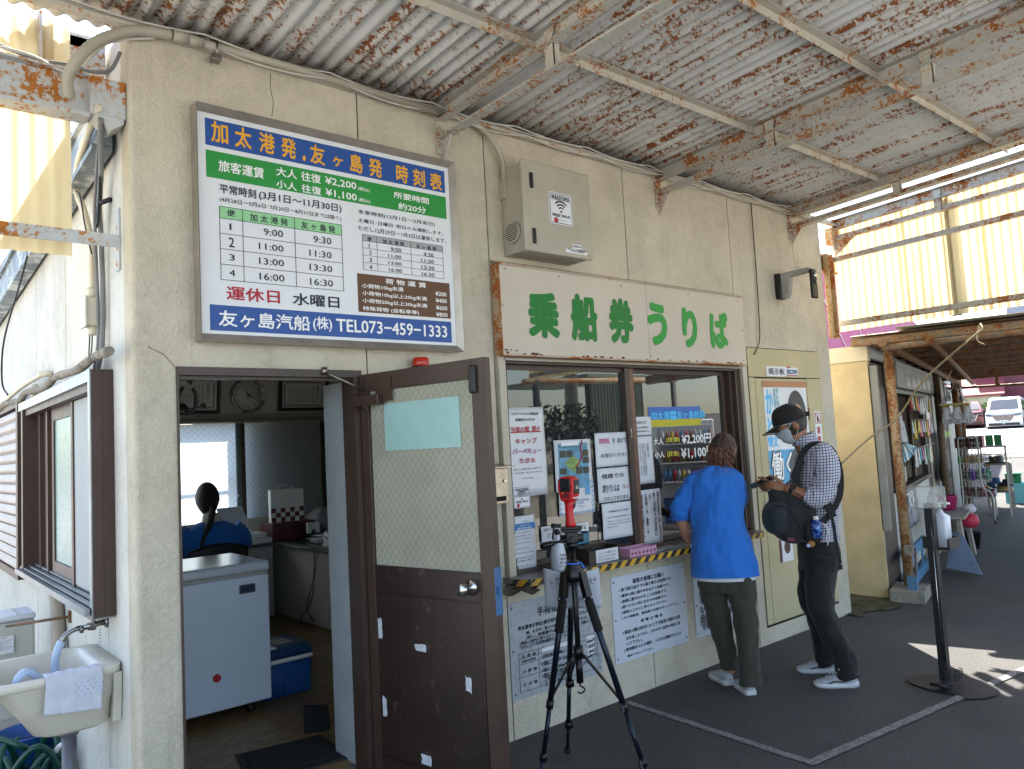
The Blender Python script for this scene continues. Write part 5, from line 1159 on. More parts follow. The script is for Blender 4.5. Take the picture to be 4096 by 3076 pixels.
# ================================================================== left side wall
M_brn3 = simple('brown_window_frame', '43302a', .45, .1, .12, 4, .05, dirt=('8b7668', 22, .72))
M_alu = simple('bright_aluminium', '868e94', .35, .7, .1, 6, .05, dirt=('6d7072', 9, .6))
M_teal2 = simple('frosted_teal_glass', '6f9496', .25, 0, .06, 3, .3, 120)
M_scr = simple('insect_screen', 'a3a8aa', .7, 0, .05, 3, .15, 300)
sw = thing('side_window', 'brown box window on the side wall with frosted pane and insect screen', 'window', (-.05, 1.3, 1.5))
ZT2, ZB2 = 2.02, .975
mb = MB(); mb.box(-0.0897, -0.0016, .325, .34, ZB2 - .01, ZT2); mb.box(-0.0468, -0.0429, .322, .3245, ZB2, ZT2); mb.build('end_plate', M_brn3, sw)
mb = MB(); mb.box(-0.0952, -0.0901, .322, .36, ZB2 - .02, ZT2 + .005); mb.build('edge_trim', M_alu, sw)
mb = MB(); mb.box(-0.0952, -0.0016, .3605, 2.34, ZT2 - .05, ZT2); mb.build('top_rail', M_alu, sw)
mb = MB(); mb.box(-0.078, -0.0031, .3605, 2.34, ZT2 - .085, ZT2 - .0505); mb.build('head_track', M_brn3, sw)
mb = MB()
for i in range(4): mb.box(-.118 + i * .028, -.10 + i * .028, .341, 2.34, ZB2 + .01 * i, ZB2 + .03 + .01 * i)
mb.box(-0.0936, -0.0016, .341, 2.34, ZB2 - .02, ZB2 - .001)
mb.build('sill_track', M_alu, sw)
mb = MB(); mb.box(-0.0351, -0.0273, .42, .975, ZB2 + .06, ZT2 - .09); mb.build('insect_screen', M_scr, sw)
mb = MB(); mb.box(-0.0429, -0.0234, .975, 1.02, ZB2 + .045, ZT2 - .086); mb.box(-0.0429, -0.0234, .36, .42, ZB2 + .045, ZT2 - .086); mb.build('screen_frame', M_brn3, sw)
mb = MB(); mb.box(-0.0234, -0.0039, 1.03, 1.08, ZB2 + .045, ZT2 - .086); mb.box(-0.0234, -0.0039, 1.6, 1.66, ZB2 + .045, ZT2 - .086); mb.box(-0.0234, -0.0039, 1.0805, 1.5995, ZT2 - .15, ZT2 - .086); mb.box(-0.0234, -0.0039, 1.0805, 1.5995, ZB2 + .045, ZB2 + .12); mb.build('sash_frame', M_brn3, sw)
mb = MB(); mb.box(-0.0156, -0.0109, 1.081, 1.599, ZB2 + .121, ZT2 - .151); mb.build('pane', M_teal2, sw)
mb = MB(); mb.box(-0.0156, -0.0023, 1.661, 2.2, ZB2 + .03, ZT2 - .086); mb.box(-0.039, -0.016, 1.70, 1.72, ZB2 + .03, ZT2 - .086); mb.box(-0.039, -0.016, 1.95, 1.96, ZB2 + .03, ZT2 - .086); mb.build('brown_panel', M_brn3, sw)
mb = MB(); mb.box(-0.092, -0.0016, 2.2, 2.26, ZB2, ZT2 - .051); mb.box(-0.078, -0.0016, 2.28, 2.36, ZB2 - .01, ZT2 + .0); mb.box(-0.0975, -0.0016, 2.37, 2.44, ZB2 - .05, ZT2 + .03); mb.build('jamb', M_brn3, sw)
sh = thing('shutter_box', 'pale ribbed shutter box at the left end of the side wall', 'shutter', (-.05, 3.4, 1.5))
M_shut = simple('shutter_pale_pink', 'b3a8a4', .5, 0, .06, 3, .05)
mb = MB(); mb.box(-0.0897, -0.0016, 2.45, 5.0, ZT2 - .01, ZT2 + .035); mb.box(-0.0897, -0.0016, 2.45, 5.0, ZB2 - .06, ZB2 - .01); mb.build('rail', M_brn3, sh)
for i in range(15):
    z = ZB2 - .008 + i * .0685
    mb = MB(); mb.prism([(-.07, 2.45, z), (-.092, 2.45, z + .018), (-.092, 2.45, z + .034), (-.076, 2.45, z + .066), (-.07, 2.45, z + .066)], (0, 2.5, 0)); mb.build('slat', M_shut, sh)
# driftwood pole lying on the window box
M_drift = simple('driftwood', '8a8378', .9, 0, .25, 14, .8, 30, dirt=('4c443b', 9, .55))
mb = MB(); pp = [(-.09 + .006 * math.sin(i * 1.7), -.02 + i * .3, 2.055 + .012 * math.sin(i * 2.1)) for i in range(14)]
mb.tube(smooth_path(pp, 5), [.019 + .002 * math.sin(i * .9) for i in range(66)], 9)
single('driftwood_pole', mb, M_drift, 'grey driftwood pole lying along the top of the side window', 'pole')
# flexible cream conduit down to switch box, bundled cables
cc = thing('side_conduit', 'cream ribbed conduit dropping into a junction box on the side wall', 'pipe', (-.04, .55, 2.5))
mb = MB(); ribbed(mb, smooth_path([(-.11, .02, 3.06), (-.09, .5, 3.0), (-.06, .72, 2.93), (-.05, .60, 2.78), (-.045, .50, 2.62), (-.045, .49, 2.5), (-.045, .50, 2.40)]), .0155, .006); mb.build('ribbed_tube', M_cream, cc)
mb = MB(); mb.box(-.075, -.003, .46, .56, 2.235, 2.36, bev=.003); mb.box(-.082, -.0755, .452, .568, 2.228, 2.367); mb.build('junction_box', M_cream, cc)
mb = MB(); mb.cyl((-.045, .50, 2.36), (-.045, .50, 2.41), .021, 16); mb.build('collar', M_cream, cc); mb = MB(); mb.cyl((-.045, .50, 2.195), (-.045, .50, 2.235), .019, 16); mb.build('collar', M_cream, cc)
mb = MB(); mb.tube(smooth_path([(-.045, .50, 2.2), (-.05, .50, 2.12), (-.055, .52, 2.09), (-.05, .545, 2.14), (-.045, .54, 2.24)]), .003, 6); mb.build('black_loop', M_blk, cc)
mb = MB(); mb.tube(smooth_path([(-.10, .04, 3.02), (-.06, .30, 2.9), (-.05, .40, 2.75), (-.04, .44, 2.6), (-.035, .43, 2.3), (-.035, .44, 2.15), (-.04, .50, 2.03)]), .0075, 8)
single('grey_cable', mb, M_gcab, 'grey cable strapped down the side wall beside the cream conduit', 'cable')
mb = MB(); mb.tube(smooth_path([(-.10, .03, 3.02), (-.05, .27, 2.88), (-.04, .36, 2.75), (-.03, .38, 2.6), (-.025, .385, 2.3), (-.03, .40, 2.12), (-.035, .46, 2.03)]), .011, 8)
single('grey_cable', mb, M_gcab, 'thicker grey pipe nearest the corner on the side wall', 'cable')
mb = MB(); mb.tube(smooth_path([(-.06, .20, 3.0), (-.05, .29, 2.85), (-.045, .33, 2.78), (-.05, .36, 2.70), (-.055, .345, 2.655), (-.05, .33, 2.69), (-.045, .34, 2.77)]), .007, 7); mb.tube([(-.045, .335, 2.76), (-.004, .30, 2.775)], .011, 8)
single('black_cable', mb, M_blk, 'black coiled cable hanging from a stub on the side wall', 'cable')
mb = MB(); mb.tube(smooth_path([(-.09, 1.9, 2.93), (-.12, 2.0, 2.75), (-.15, 2.5, 2.45), (-.14, 2.7, 2.2), (-.12, 2.6, 2.1)]), .006, 7)
single('black_cable', mb, M_blk, 'long black cable sagging below the zinc fascia on the side wall', 'cable')
mb = MB(); mb.tube(smooth_path([(-.06, .95, 3.0), (-.07, .62, 2.88), (-.07, .50, 2.7), (-.06, .42, 2.55)]), .0035, 6)
single('black_cable', mb, M_blk, 'thin black cable behind the yellow sheet', 'cable')
mb = MB(); mb.tube(smooth_path([(-.6, .05, 3.23), (-.35, .06, 3.235), (-.2, .05, 3.20), (-.08, -.01, 3.33), (.1, -.03, 3.40)]), .006, 7)
single('white_wire', mb, M_wire, 'twisted wires tied over the rusty header beam', 'cable')
mb = MB(); mb.tube(smooth_path([(-.9, .07, 3.26), (-.5, .07, 3.255), (-.33, .07, 3.225), (-.22, .06, 3.23), (-.12, .02, 3.21), (-.06, .03, 3.24), (-.02, .04, 3.33)]), .008, 7)
single('grey_wire', mb, M_gcab, 'grey wire sagging from the header beam to the wall corner', 'cable')
mb = MB(); ribbed(mb, smooth_path([(-.05, 1.78, 2.15), (-.08, 2.2, 2.13), (-.09, 2.8, 2.10), (-.09, 3.6, 2.06)]), .016, .012); mb.cyl((-.003, 1.75, 2.15), (-.07, 1.76, 2.15), .018, 10); mb.cyl((-.06, 1.98, 2.11), (-.06, 1.98, 2.03), .02, 10)
single('hose_pipe', mb, M_cream, 'cream ribbed drain hose above the side window', 'pipe')
mb = MB(); mb.tube(smooth_path([(-.035, 1.52, .95), (-.035, 1.45, .80), (-.05, 1.35, .60), (-.05, 1.42, .40), (-.06, 1.5, .2)]), .034, 12)
single('insulated_pipe', mb, simple('wrapped_pipe', 'a99d90', .7, 0, .1, 4, .8, 25), 'taped insulated pipe running down behind the washbasin', 'pipe')
mb = MB(); mb.tube([(-.26, 1.5, .80), (-.01, 1.30, .83)], .008, 6); mb.box(-.012, -.002, 1.28, 1.32, .80, .86)
single('steel_stay', mb, M_rustdark, 'rusty stay bar from the wall to the outdoor unit', 'bracket')
# ---- tap and washbasin
M_chrold = simple('worn_chrome', '8d8a88', .22, 1, .2, 14, .1, dirt=('4c4a45', 12, .6))
tp = thing('water_tap', 'worn chrome tap with milky hose above the washbasin', 'tap', (0, .5, .915))
mb = MB(); mb.lathe((0, 0, 0), [(0, 0), (.028, 0), (.024, .008), (.012, .01), (.0, .01)], 18, Matrix.Translation((-.002, .50, .915)) @ Matrix.Rotation(-PI / 2, 4, 'Y'))
mb.cyl((-.005, .50, .915), (-.10, .50, .905), .013, 14); mb.cyl((-.06, .50, .89), (-.06, .50, .965), .017, 14, .012); mb.tube(smooth_path([(-.095, .50, .907), (-.13, .50, .903), (-.165, .50, .885), (-.18, .50, .855)]), .011, 12)
mb.cyl((-.095, .50, .90), (-.108, .50, .90), .018, 6)
mb.build('spout', M_chrold, tp)
mb = MB(); mb.beam((-.10, .50, .975), (-.02, .50, .983), .016, .014); mb.beam((-.06, .46, .98), (-.06, .54, .98), .016, .012); mb.build('handle', M_chrold, tp)
mb = MB()
for i in range(5): mb.lathe((-.03, .50, .885 - .013 * i), [(0, -.004), (.004, 0), (0, .004)], 8)
mb.build('bead_chain', M_chrold, tp)
m, n, b = newmat('milky_hose'); b.inputs['Base Color'].default_value = lin('b4c6e6'); b.inputs['Roughness'].default_value = .25; b.inputs['Transmission Weight'].default_value = .2; M_milk = m
mb = MB(); mb.tube(smooth_path([(-.177, .50, .865), (-.196, .50, .82), (-.203, .50, .77), (-.195, .49, .70), (-.18, .47, .64)]), .0165, 12); mb.build('hose', M_milk, tp)
mb = MB(); mb.tube(smooth_path([(-.30, .38, .66), (-.36, .33, .73), (-.36, .31, .785), (-.32, .32, .80), (-.25, .36, .72)]), .016, 12)
single('blue_hose_end', mb, M_milk, 'curl of translucent blue hose lying in the washbasin', 'hose')
bs = thing('washbasin', 'cream plastic washbasin with towel hung on a grey drain pipe by the corner', 'sink', (-.25, .48, .0))
M_bas = simple('cream_basin', 'd3cec2', .4, 0, .05, 3, .05, 20, dirt=('9a9384', 16, .72))
def rr_ring(x0, x1, y0, y1, z, r, n_=6):
    P = []
    for cx, cy, a0 in ((x1 - r, y1 - r, 0), (x0 + r, y1 - r, PI / 2), (x0 + r, y0 + r, PI), (x1 - r, y0 + r, 1.5 * PI)):
        for i in range(n_ + 1): P.append((cx + r * math.cos(a0 + PI / 2 * i / n_), cy + r * math.sin(a0 + PI / 2 * i / n_), z))
    return P
BX0, BX1, BY0, BY1 = -.47, -.004, .215, .735
mb = MB()
mb.loft([rr_ring(-.27, -.06, .29, .66, .535, .05), rr_ring(-.31, -.035, .265, .69, .55, .07), rr_ring(-.375, -.03, .245, .71, .65, .06), rr_ring(-.38, -.025, .240, .715, .655, .06), rr_ring(-.44, -.018, .232, .722, .745, .05), rr_ring(BX0 + .012, BX1, BY0 + .012, BY1 - .012, .75, .05), rr_ring(BX0, BX1, BY0, BY1, .757, .05), rr_ring(BX0, BX1, BY0, BY1, .778, .05),
         rr_ring(BX0 + .008, BX1, BY0 + .008, BY1 - .008, .786, .045), rr_ring(BX0 + .035, -.085, BY0 + .035, BY1 - .035, .784, .045), rr_ring(BX0 + .06, -.095, BY0 + .045, BY1 - .045, .74, .045), rr_ring(-.37, -.10, .29, .67, .65, .05), rr_ring(-.27, -.12, .33, .63, .56, .05)])
mb.build('basin', M_bas, bs)
mb = MB(); mb.prism([(-.035, BY0 + .02, .75), (-.035, BY1 - .02, .75), (-.035, BY1 - .02, .55), (-.035, BY0 + .04, .55)], (.031, 0, 0)); mb.build('wall_bracket', M_bas, bs)
mb = MB()
for y in (.44, .53): mb.lathe((0, 0, 0), [(0, 0), (.012, 0), (.012, .02), (0, .025)], 8, Matrix.Translation((-.098, y, .715)) @ Matrix.Rotation(-PI / 2, 4, 'Y'))
mb.build('bolts', M_chrold, bs)
mb = MB(); mb.cyl((-.16, .46, .0), (-.16, .46, .50), .028, 18); mb.lathe((-.16, .46, .48), [(0, 0), (.036, 0), (.042, .015), (.042, .035), (.034, .052), (0, .052)], 20); mb.build('drain_pipe', simple('drain_grey', '65636c', .35, 0, .1), bs)
M_tow = simple('towel', 'c9cbd8', .95, 0, .06, 20, .8, 160)
def towel(u, t):
    x = -.285 + .20 * u; s_ = t * .20 - .035
    if s_ < 0: return (x, BY0 - .004 - s_ * 1.2, .7905 + .002 * math.sin(u * 30))
    return (x + .003 * math.sin(t * 5), BY0 - .006 - .004 * abs(math.sin(u * 11)) * t - .002, .790 - s_ * (.86 + .14 * u))
mb = MB().grid(towel, 36, 16); o = mb.build('towel', M_tow); solidify(o, .006, 1); tag(o, 'white towel with pale blue dots folded over the front rim of the washbasin', 'towel')
mb = MB()
for i in range(5):
    for j in range(4):
        mb.face([(-.18 + i * .021 + (j % 2) * .01 + .0035 * math.cos(t), BY0 - .0175, .745 - j * .016 + i * .001 + .0035 * math.sin(t)) for t in [2 * PI * k / 8 for k in range(8)]])
dots = mb.build('dots', flat('dot_blue', '8fb4dd', .9), o); dots['kind'] = 'stuff'
# ---- outdoor unit on slotted blocks, hose, clutter
ac = thing('outdoor_unit', 'white air conditioner outdoor unit on plastic feet behind the washbasin', 'air conditioner', (-.5, 1.75, .2))
M_acw = simple('ac_white', 'b9b9b3', .45, 0, .05, 4, .03, dirt=('8d8a80', 12, .7))
mb = MB(); mb.box(-.92, -.115, 1.62, 1.88, .20, .80, bev=.012); mb.build('casing', M_acw, ac)
mb = MB(); mb.box(-.925, -.110, 1.612, 1.888, .80, .83, bev=.01); mb.build('top_cover', simple('ac_top', 'cfd2da', .4, 0, .03), ac)
for x in (-.85, -.6, -.35, -.2): B('rib', ac, M_acw, x, x + .015, 1.63, 1.87, .8305, .835)
mb = MB(); mb.box(-.40, -.2, 1.608, 1.6195, .3, .62); mb.build('side_recess', M_acw, ac)
B('rating_label', ac, M_stk, -.285, -.215, 1.6055, 1.6075, .64, .73)
lettering('lettering', [(-.28, .72, -.245, .726, '冷房能力')] + [(-.28, .705 - i * .011, -.222 - (i % 3) * .01, .711 - i * .011, '定格電圧 100V 50/60Hz') for i in range(5)], INK['k'], ac, frameY(1.6048))
cb = thing('slotted_base', 'dark slotted plastic base under the outdoor unit', 'base', (-.5, 1.7, 0))
M_dkp = simple('dark_plastic', '2c2b2c', .6, 0, .15)
mb = MB(); mb.box(-1.0, -.06, 1.50, 1.95, .16, .20); mb.box(-1.0, -.06, 1.50, 1.52, .02, .05); mb.box(-1.0, -.06, 1.50, 1.52, .09, .1595)
for i in range(12): mb.box(-1.0 + i * .083, -.97 + i * .083, 1.50, 1.52, .0501, .0899)
mb.build('base', M_dkp, cb)
M_gh = simple('green_hose', '12463c', .3, 0, .15, 10, .05)
gh = thing('green_hose', 'coiled dark green garden hose heaped under the washbasin', 'hose', (-.25, .75, 0))
random.seed(2); pts = []
for i in range(120):
    a = i * .28; r = .15 + .045 * math.sin(i * .37); pts.append((-.20 + r * math.cos(a) * .9, 1.18 + r * math.sin(a), .03 + .0026 * i * (.7 + .3 * math.sin(i * .9))))
mb = MB(); mb.tube(smooth_path(pts, 3), .0155, 8); mb.build('coil', M_gh, gh)
mb = MB(); mb.tube(smooth_path([(-.22, 1.05, .28), (-.27, 1.0, .33), (-.33, 1.05, .36), (-.4, 1.1, .36)]), .015, 8); mb.build('loose_end', M_gh, gh)
mb = MB(); mb.tube(smooth_path([(-.12, 1.04, .24), (-.10, 1.01, .28), (-.06, 1.02, .27), (-.04, 1.06, .2)]), .012, 8); mb.build('white_tie', M_wht, gh)
bl = thing('blue_tub', 'blue plastic tub behind the green hose', 'tub', (-.2, 1.1, 0))
mb = MB(); mb.lathe((-.18, 1.42, .003), [(0, 0), (.12, 0), (.15, .26), (.158, .265), (.15, .27), (.14, .26), (.11, .02), (0, .02)], 24); mb.build('tub', simple('blue_tub', '2b5fa8', .4), bl)
# ================================================================== office interior
M_desk = simple('desk_grey', 'b3b0a8', .5, .0, .06, 4, .03); M_dtop = simple('desk_top', '4c4a48', .45, 0, .08)
FZ = .1
dk = thing('office_desk', 'grey steel desk with drawers under the bright window', 'desk', (1.5, 3.95, FZ))
B('desk_top', dk, M_dtop, .75, 2.11, 3.66, 4.30, .785, .81, .003)
mb = MB(); mb.box(1.70, 2.09, 3.70, 4.25, .14, .784); mb.build('drawer_unit', M_desk, dk)
for i, (z0, z1) in enumerate(((.62, .77), (.42, .61), (.16, .41))):
    mb = MB(); mb.box(1.715, 2.075, 3.685, 3.6995, z0, z1, bev=.003); d_ = mb.build('drawer', M_desk, dk)
    B('handle', d_, M_stain, 1.84, 1.95, 3.674, 3.6845, (z0 + z1) / 2 - .008, (z0 + z1) / 2 + .012)
dk2 = thing('office_desk', 'long grey desk along the right side with closed modesty panel', 'desk', (2.5, 3.3, FZ))
B('desk_top', dk2, M_dtop, 2.13, 2.98, 2.38, 4.30, .775, .80, .003)
B('side_panel', dk2, M_desk, 2.20, 2.23, 2.60, 4.2, .12, .774); B('end_panel', dk2, M_desk, 2.235, 2.95, 2.62, 2.65, .13, .774)
B('glass_mat', dk2, simple('green_desk_mat', '1e4a3c', .2, 0, .1), 2.2, 2.85, 2.9, 3.7, .8005, .8025)
# window in the back wall
bw = thing('office_window', 'sliding aluminium window of wired frosted glass behind the desk, left pane bright', 'window', (1.7, 4.36, 1.0))
m, n, b = newmat('backlit_frosted'); g = coords(n)
def rhomb(n, k=16, wd=.05):
    sp_ = N(n, 'ShaderNodeSeparateXYZ'); n.links.new(coords(n), sp_.inputs[0]); r_ = []
    for op in ('ADD', 'SUBTRACT'):
        a = N(n, 'ShaderNodeMath', operation=op); n.links.new(sp_.outputs[0], a.inputs[0]); n.links.new(sp_.outputs[2], a.inputs[1])
        c = N(n, 'ShaderNodeMath', operation='MULTIPLY'); c.inputs[1].default_value = k; n.links.new(a.outputs[0], c.inputs[0])
        f = N(n, 'ShaderNodeMath', operation='FRACT'); n.links.new(c.outputs[0], f.inputs[0])
        l = N(n, 'ShaderNodeMath', operation='LESS_THAN'); l.inputs[1].default_value = wd; n.links.new(f.outputs[0], l.inputs[0]); r_.append(l.outputs[0])
    x = N(n, 'ShaderNodeMath', operation='MAXIMUM'); n.links.new(r_[0], x.inputs[0]); n.links.new(r_[1], x.inputs[1]); return x.outputs[0]
tl = N(n, 'ShaderNodeBsdfTranslucent'); cc_ = mixc(n, rhomb(n), 'dfe6ea', 'a9b3ba'); n.links.new(cc_, tl.inputs[0]); n.links.new(cc_, b.inputs['Base Color']); b.inputs['Roughness'].default_value = .3
mx = N(n, 'ShaderNodeMixShader'); mx.inputs[0].default_value = .9; n.links.new(b.outputs[0], mx.inputs[1]); n.links.new(tl.outputs[0], mx.inputs[2]); n.links.new(mx.outputs[0], n.nodes['Material Output'].inputs[0]); M_bl = m
M_dp = simple('dark_backed_pane', '5e5d52', .3, 0, .1, 3, .2, 90)
B('pane', bw, M_bl, .36, 2.03, 4.385, 4.39, 1.0, 1.96); B('pane', bw, M_bl, 2.085, 2.96, 4.37, 4.375, 1.0, 1.96)
M_al2 = simple('window_aluminium', '6d7b80', .4, .5, .05)
mb = MB(); mb.box(2.02, 2.06, 4.36, 4.395, .97, 1.98); mb.build('stile', M_al2, bw); mb = MB(); mb.box(2.062, 2.10, 4.34, 4.36, .97, 1.98); mb.build('stile', M_brown, bw)
mb = MB(); mb.box(2.93, 2.98, 4.34, 4.36, .97, 1.98); mb.box(.35, 2.98, 4.335, 4.40, .96, .985); mb.build('frame', M_brown, bw)
mb = MB(); mb.lathe((2.03, 4.35, 1.24), [(0, 0), (.02, 0), (.015, .02), (0, .02)], 12, Matrix.Rotation(PI / 2, 4, 'X')); mb.build('crescent_lock', M_chr, bw)
mb = MB(); mb.tube([(.3, 4.46, 1.36), (2.02, 4.46, 1.40)], .012, 8); mb.build('guard_bar', simple('guard_bar', '4b5357', .5), bw)
ex = thing('shutter_case', 'dark outdoor shutter case standing behind the right pane', 'shutter', (2.5, 4.5, 1.4))
B('case', ex, simple('shutter_dark', '7b786a', .6, 0, .1), 2.08, 3.05, 4.52, 4.56, .9, 2.05)
for i in range(12): B('rib', ex, simple('shutter_dark', '5b584c'), 2.08, 3.05, 4.505, 4.519, .95 + i * .09, .97 + i * .09)
blnd = thing('rolled_blind', 'raised venetian blind bundled at the head of the office window', 'blind', (2.2, 4.28, 2.0))
M_bli = simple('blind_slats', '8f9182', .5, 0, .08, 30, .1)
mb = MB(); mb.box(1.0, 2.97, 4.25, 4.29, 2.02, 2.05); mb.build('head_rail', M_bli, blnd)
for i in range(6): B('slat', blnd, M_bli, 1.0, 2.96 + .01 * (i % 2), 4.24, 4.30, 1.958 + i * .009, 1.961 + i * .009)
mb = MB(); mb.tube([(2.93, 4.23, 2.0), (2.955, 4.22, 1.3)], .004, 5); mb.build('wand', M_bli, blnd)
# clock
ck = thing('wall_clock', 'round silver wall clock between the framed certificates', 'clock', (2.13, 4.3, 2.24))
CM = Matrix.Translation((2.13, 4.318, 2.24)) @ Matrix.Rotation(PI / 2, 4, 'X')
mb = MB(); mb.lathe((0, 0, 0), [(0, 0), (.18, 0), (.182, .02), (.172, .034), (.158, .03), (.154, .018), (0, .018)], 48, CM); mb.build('case', simple('clock_silver', '9c9c9a', .25, .9, .03), ck)
mb = MB(); mb.lathe((0, 0, 0), [(0, .0185), (.153, .0185), (.153, .0195), (0, .0195)], 40, CM); mb.build('dial', simple('clock_dial', 'cdcac0', .5, 0, .02), ck)
it = []
for h in range(1, 13):
    a = PI / 2 - h * PI / 6; cx, cz = 2.13 + .122 * math.cos(a), 2.24 + .122 * math.sin(a); s_ = .012 if h < 10 else .017
    it.append((cx - s_ * .6, cz - .015, cx + s_ * .6, cz + .015, str(h)))
lettering('lettering', it, INK['k'], ck, frameY(4.2975), .02)
def hand(deg, L, w, y, nm):
    a = math.radians(90 - deg); d = Vector((math.cos(a), 0, math.sin(a))); c0 = Vector((2.13, y, 2.24)); s_ = Vector((-d.z, 0, d.x))
    mb = MB(); mb.prism([c0 - d * .02 + s_ * w, c0 - d * .02 - s_ * w, c0 + d * L - s_ * w * .3, c0 + d * L + s_ * w * .3], (0, -.001, 0)); mb.build(nm, INK['k'], ck)
hand(340, .075, .006, 4.296, 'hour_hand'); hand(117, .105, .005, 4.2945, 'minute_hand'); hand(62, .05, .002, 4.293, 'second_hand')
# certificates
def cert(x0, x1, z0, z1, label):
    th = thing('certificate', label, 'picture frame', ((x0 + x1) / 2, 4.28, (z0 + z1) / 2), 'framed certificates on the office wall')
    tilt = Matrix.Translation((0, 4.315, z0)) @ Matrix.Rotation(math.radians(9), 4, 'X') @ Matrix.Translation((0, -4.315, -z0))
    mb = MB(); w_ = .035
    for q in ((x0, x1, z0, z0 + w_), (x0, x1, z1 - w_, z1), (x0, x0 + w_, z0 + w_, z1 - w_), (x1 - w_, x1, z0 + w_, z1 - w_)): mb.box(q[0], q[1], 4.285, 4.312, q[2], q[3], tilt)
    mb.build('frame', simple('black_frame', '0e0c0c', .3), th)
    mb = MB(); mb.box(x0 + w_, x1 - w_, 4.298, 4.302, z0 + w_, z1 - w_, tilt); mb.build('sheet', simple('certificate_paper', 'd2d0ca', .5, 0, .02), th)
    mb = MB()
    for q in ((x0 + .06, x1 - .06, z0 + .05, z0 + .065), (x0 + .06, x1 - .06, z1 - .07, z1 - .05), (x0 + .055, x0 + .07, z0 + .07, z1 - .08), (x1 - .07, x1 - .055, z0 + .07, z1 - .08)): mb.box(q[0], q[1], 4.2965, 4.2975, q[2], q[3], tilt)
    mb.build('ornament', simple('ornament_grey', '8a8577', .5, 0, .4, 80), th)
    cx = x1 - .12; its = [(cx - .015, z1 - .24, cx + .015, z1 - .09, '表彰状|V'), (cx - .06, z0 + .08, cx - .042, z1 - .1, '友ヶ島汽船株式会社殿|V')] + [(cx - .09 - i * .024, z0 + .09, cx - .078 - i * .024, z1 - .11, '多年にわたり観光の発展に|V') for i in range(max(1, int((x1 - x0 - .28) / .024)))]
    fr = lambda x, z: tilt @ Vector((x, 4.296, z))
    lettering('lettering', its, INK['k'], th, fr)
cert(2.44, 2.99, 2.075, 2.435, 'framed certificate right of the wall clock'); cert(1.33, 1.84, 2.06, 2.45, 'framed certificate left of the clock behind the headset'); cert(3.13, 3.6, 2.07, 2.44, 'framed certificate partly hidden by the pale jamb')
pt = thing('wall_paper', 'printed timetable sheets pinned on the office wall by the jamb', 'paper', (3.12, 4.3, 1.5))
B('sheet', pt, M_pap, 3.04, 3.25, 4.312, 4.316, 1.49, 1.93); B('sheet', pt, M_pap, 3.05, 3.26, 4.308, 4.314, 1.04, 1.48)
lettering('lettering', [(3.06, 1.9 - i * .035, 3.2 - (i % 3) * .03, 1.912 - i * .035, '予定表 9:00 出港') for i in range(11)] + [(3.07, 1.45 - i * .03, 3.2, 1.46 - i * .03, '1 2 3 4 5 6 7') for i in range(12)], INK['k'], pt, frameY(4.3065))
# hanging board at the ceiling and headset on its hook
hb = thing('ceiling_flap', 'marbled white ceiling board tilted above the doorway', 'board', (.6, 1.4, 2.15))
mb = MB(); mb.prism([(.161, .9, 2.02), (.62, 1.5, 2.13), (.9, 2.2, 2.24), (.161, 2.2, 2.22)], (0, 0, .02)); mb.build('board', simple('marbled_board', 'b5b3b0', .5, 0, .4, 40, .1), hb)
hs = thing('headset', 'black headset hanging from a hook at the top left of the doorway', 'headset', (.4, .6, 1.95))
mb = MB(); mb.tube(smooth_path([(.375, .6, 1.97), (.35, .6, 1.92), (.36, .6, 1.86), (.40, .6, 1.84), (.43, .6, 1.87), (.435, .6, 1.93), (.42, .6, 1.965)]), .009, 8); mb.lathe((.365, .6, 1.86), [(0, -.02), (.028, -.02), (.03, .0), (.028, .02), (0, .02)], 16, Matrix.Rotation(PI / 2, 4, 'X')) ; mb.build('headband', M_blk, hs)
mb = MB(); mb.tube(smooth_path([(.37, .6, 1.865), (.41, .58, 1.862), (.45, .57, 1.873)]), .003, 6); mb.lathe((.462, .57, 1.875), [(0, -.014), (.014, -.006), (.014, .006), (0, .014)], 10); mb.build('microphone', M_blk, hs)
mb = MB(); mb.tube([(.405, .6, 2.11), (.405, .6, 2.0), (.41, .59, 1.985)], .006, 6); mb.box(.395, .42, .595, .605, 1.99, 2.02); mb.build('hook', M_brn3, hs)
# freezer
fz = thing('chest_freezer', 'pale blue-white chest freezer just inside the doorway', 'freezer', (.6, 1.6, FZ))
M_frz = simple('freezer_white', 'bdcbdc', .35, 0, .03, 2, .02); M_lid = simple('freezer_lid', 'b7c0ca', .18, 0, .03, 2, .02)
mb = MB(); mb.box(.18, 1.045, 1.24, 1.84, .17, .905, bev=.012, seg=3); mb.build('body', M_frz, fz)
B('seal', fz, M_grey, .185, 1.04, 1.245, 1.835, .906, .922)
mb = MB(); mb.box(.175, 1.05, 1.225, 1.845, .923, .985, bev=.022, seg=4); mb.build('lid', M_lid, fz)
mb = MB(); mb.cyl((.72, 1.2395, .36), (.72, 1.232, .36), .023, 20); mb.build('red_plug', simple('red_plug', '9c1f2a', .3), fz)
mb = MB(); mb.cyl((.985, 1.2395, .335), (.985, 1.236, .335), .016, 18); mb.cyl((.645, 1.2395, .225), (.645, 1.2375, .225), .026, 18); mb.build('hole_cap', M_frz, fz)
B('badge', fz, simple('badge_blue', '24364e', .3), .87, .95, 1.234, 1.2395, .815, .853); B('badge_rim', fz, M_chr, .862, .958, 1.236, 1.2392, .808, .86)
mb = MB()
for x in (.28, .94):
    for y in (1.32, 1.76): mb.cyl((x - .015, y, .128), (x + .015, y, .128), .028, 14); mb.box(x - .02, x + .02, y - .015, y + .015, .13, .169)
mb.build('caster', M_blk, fz)
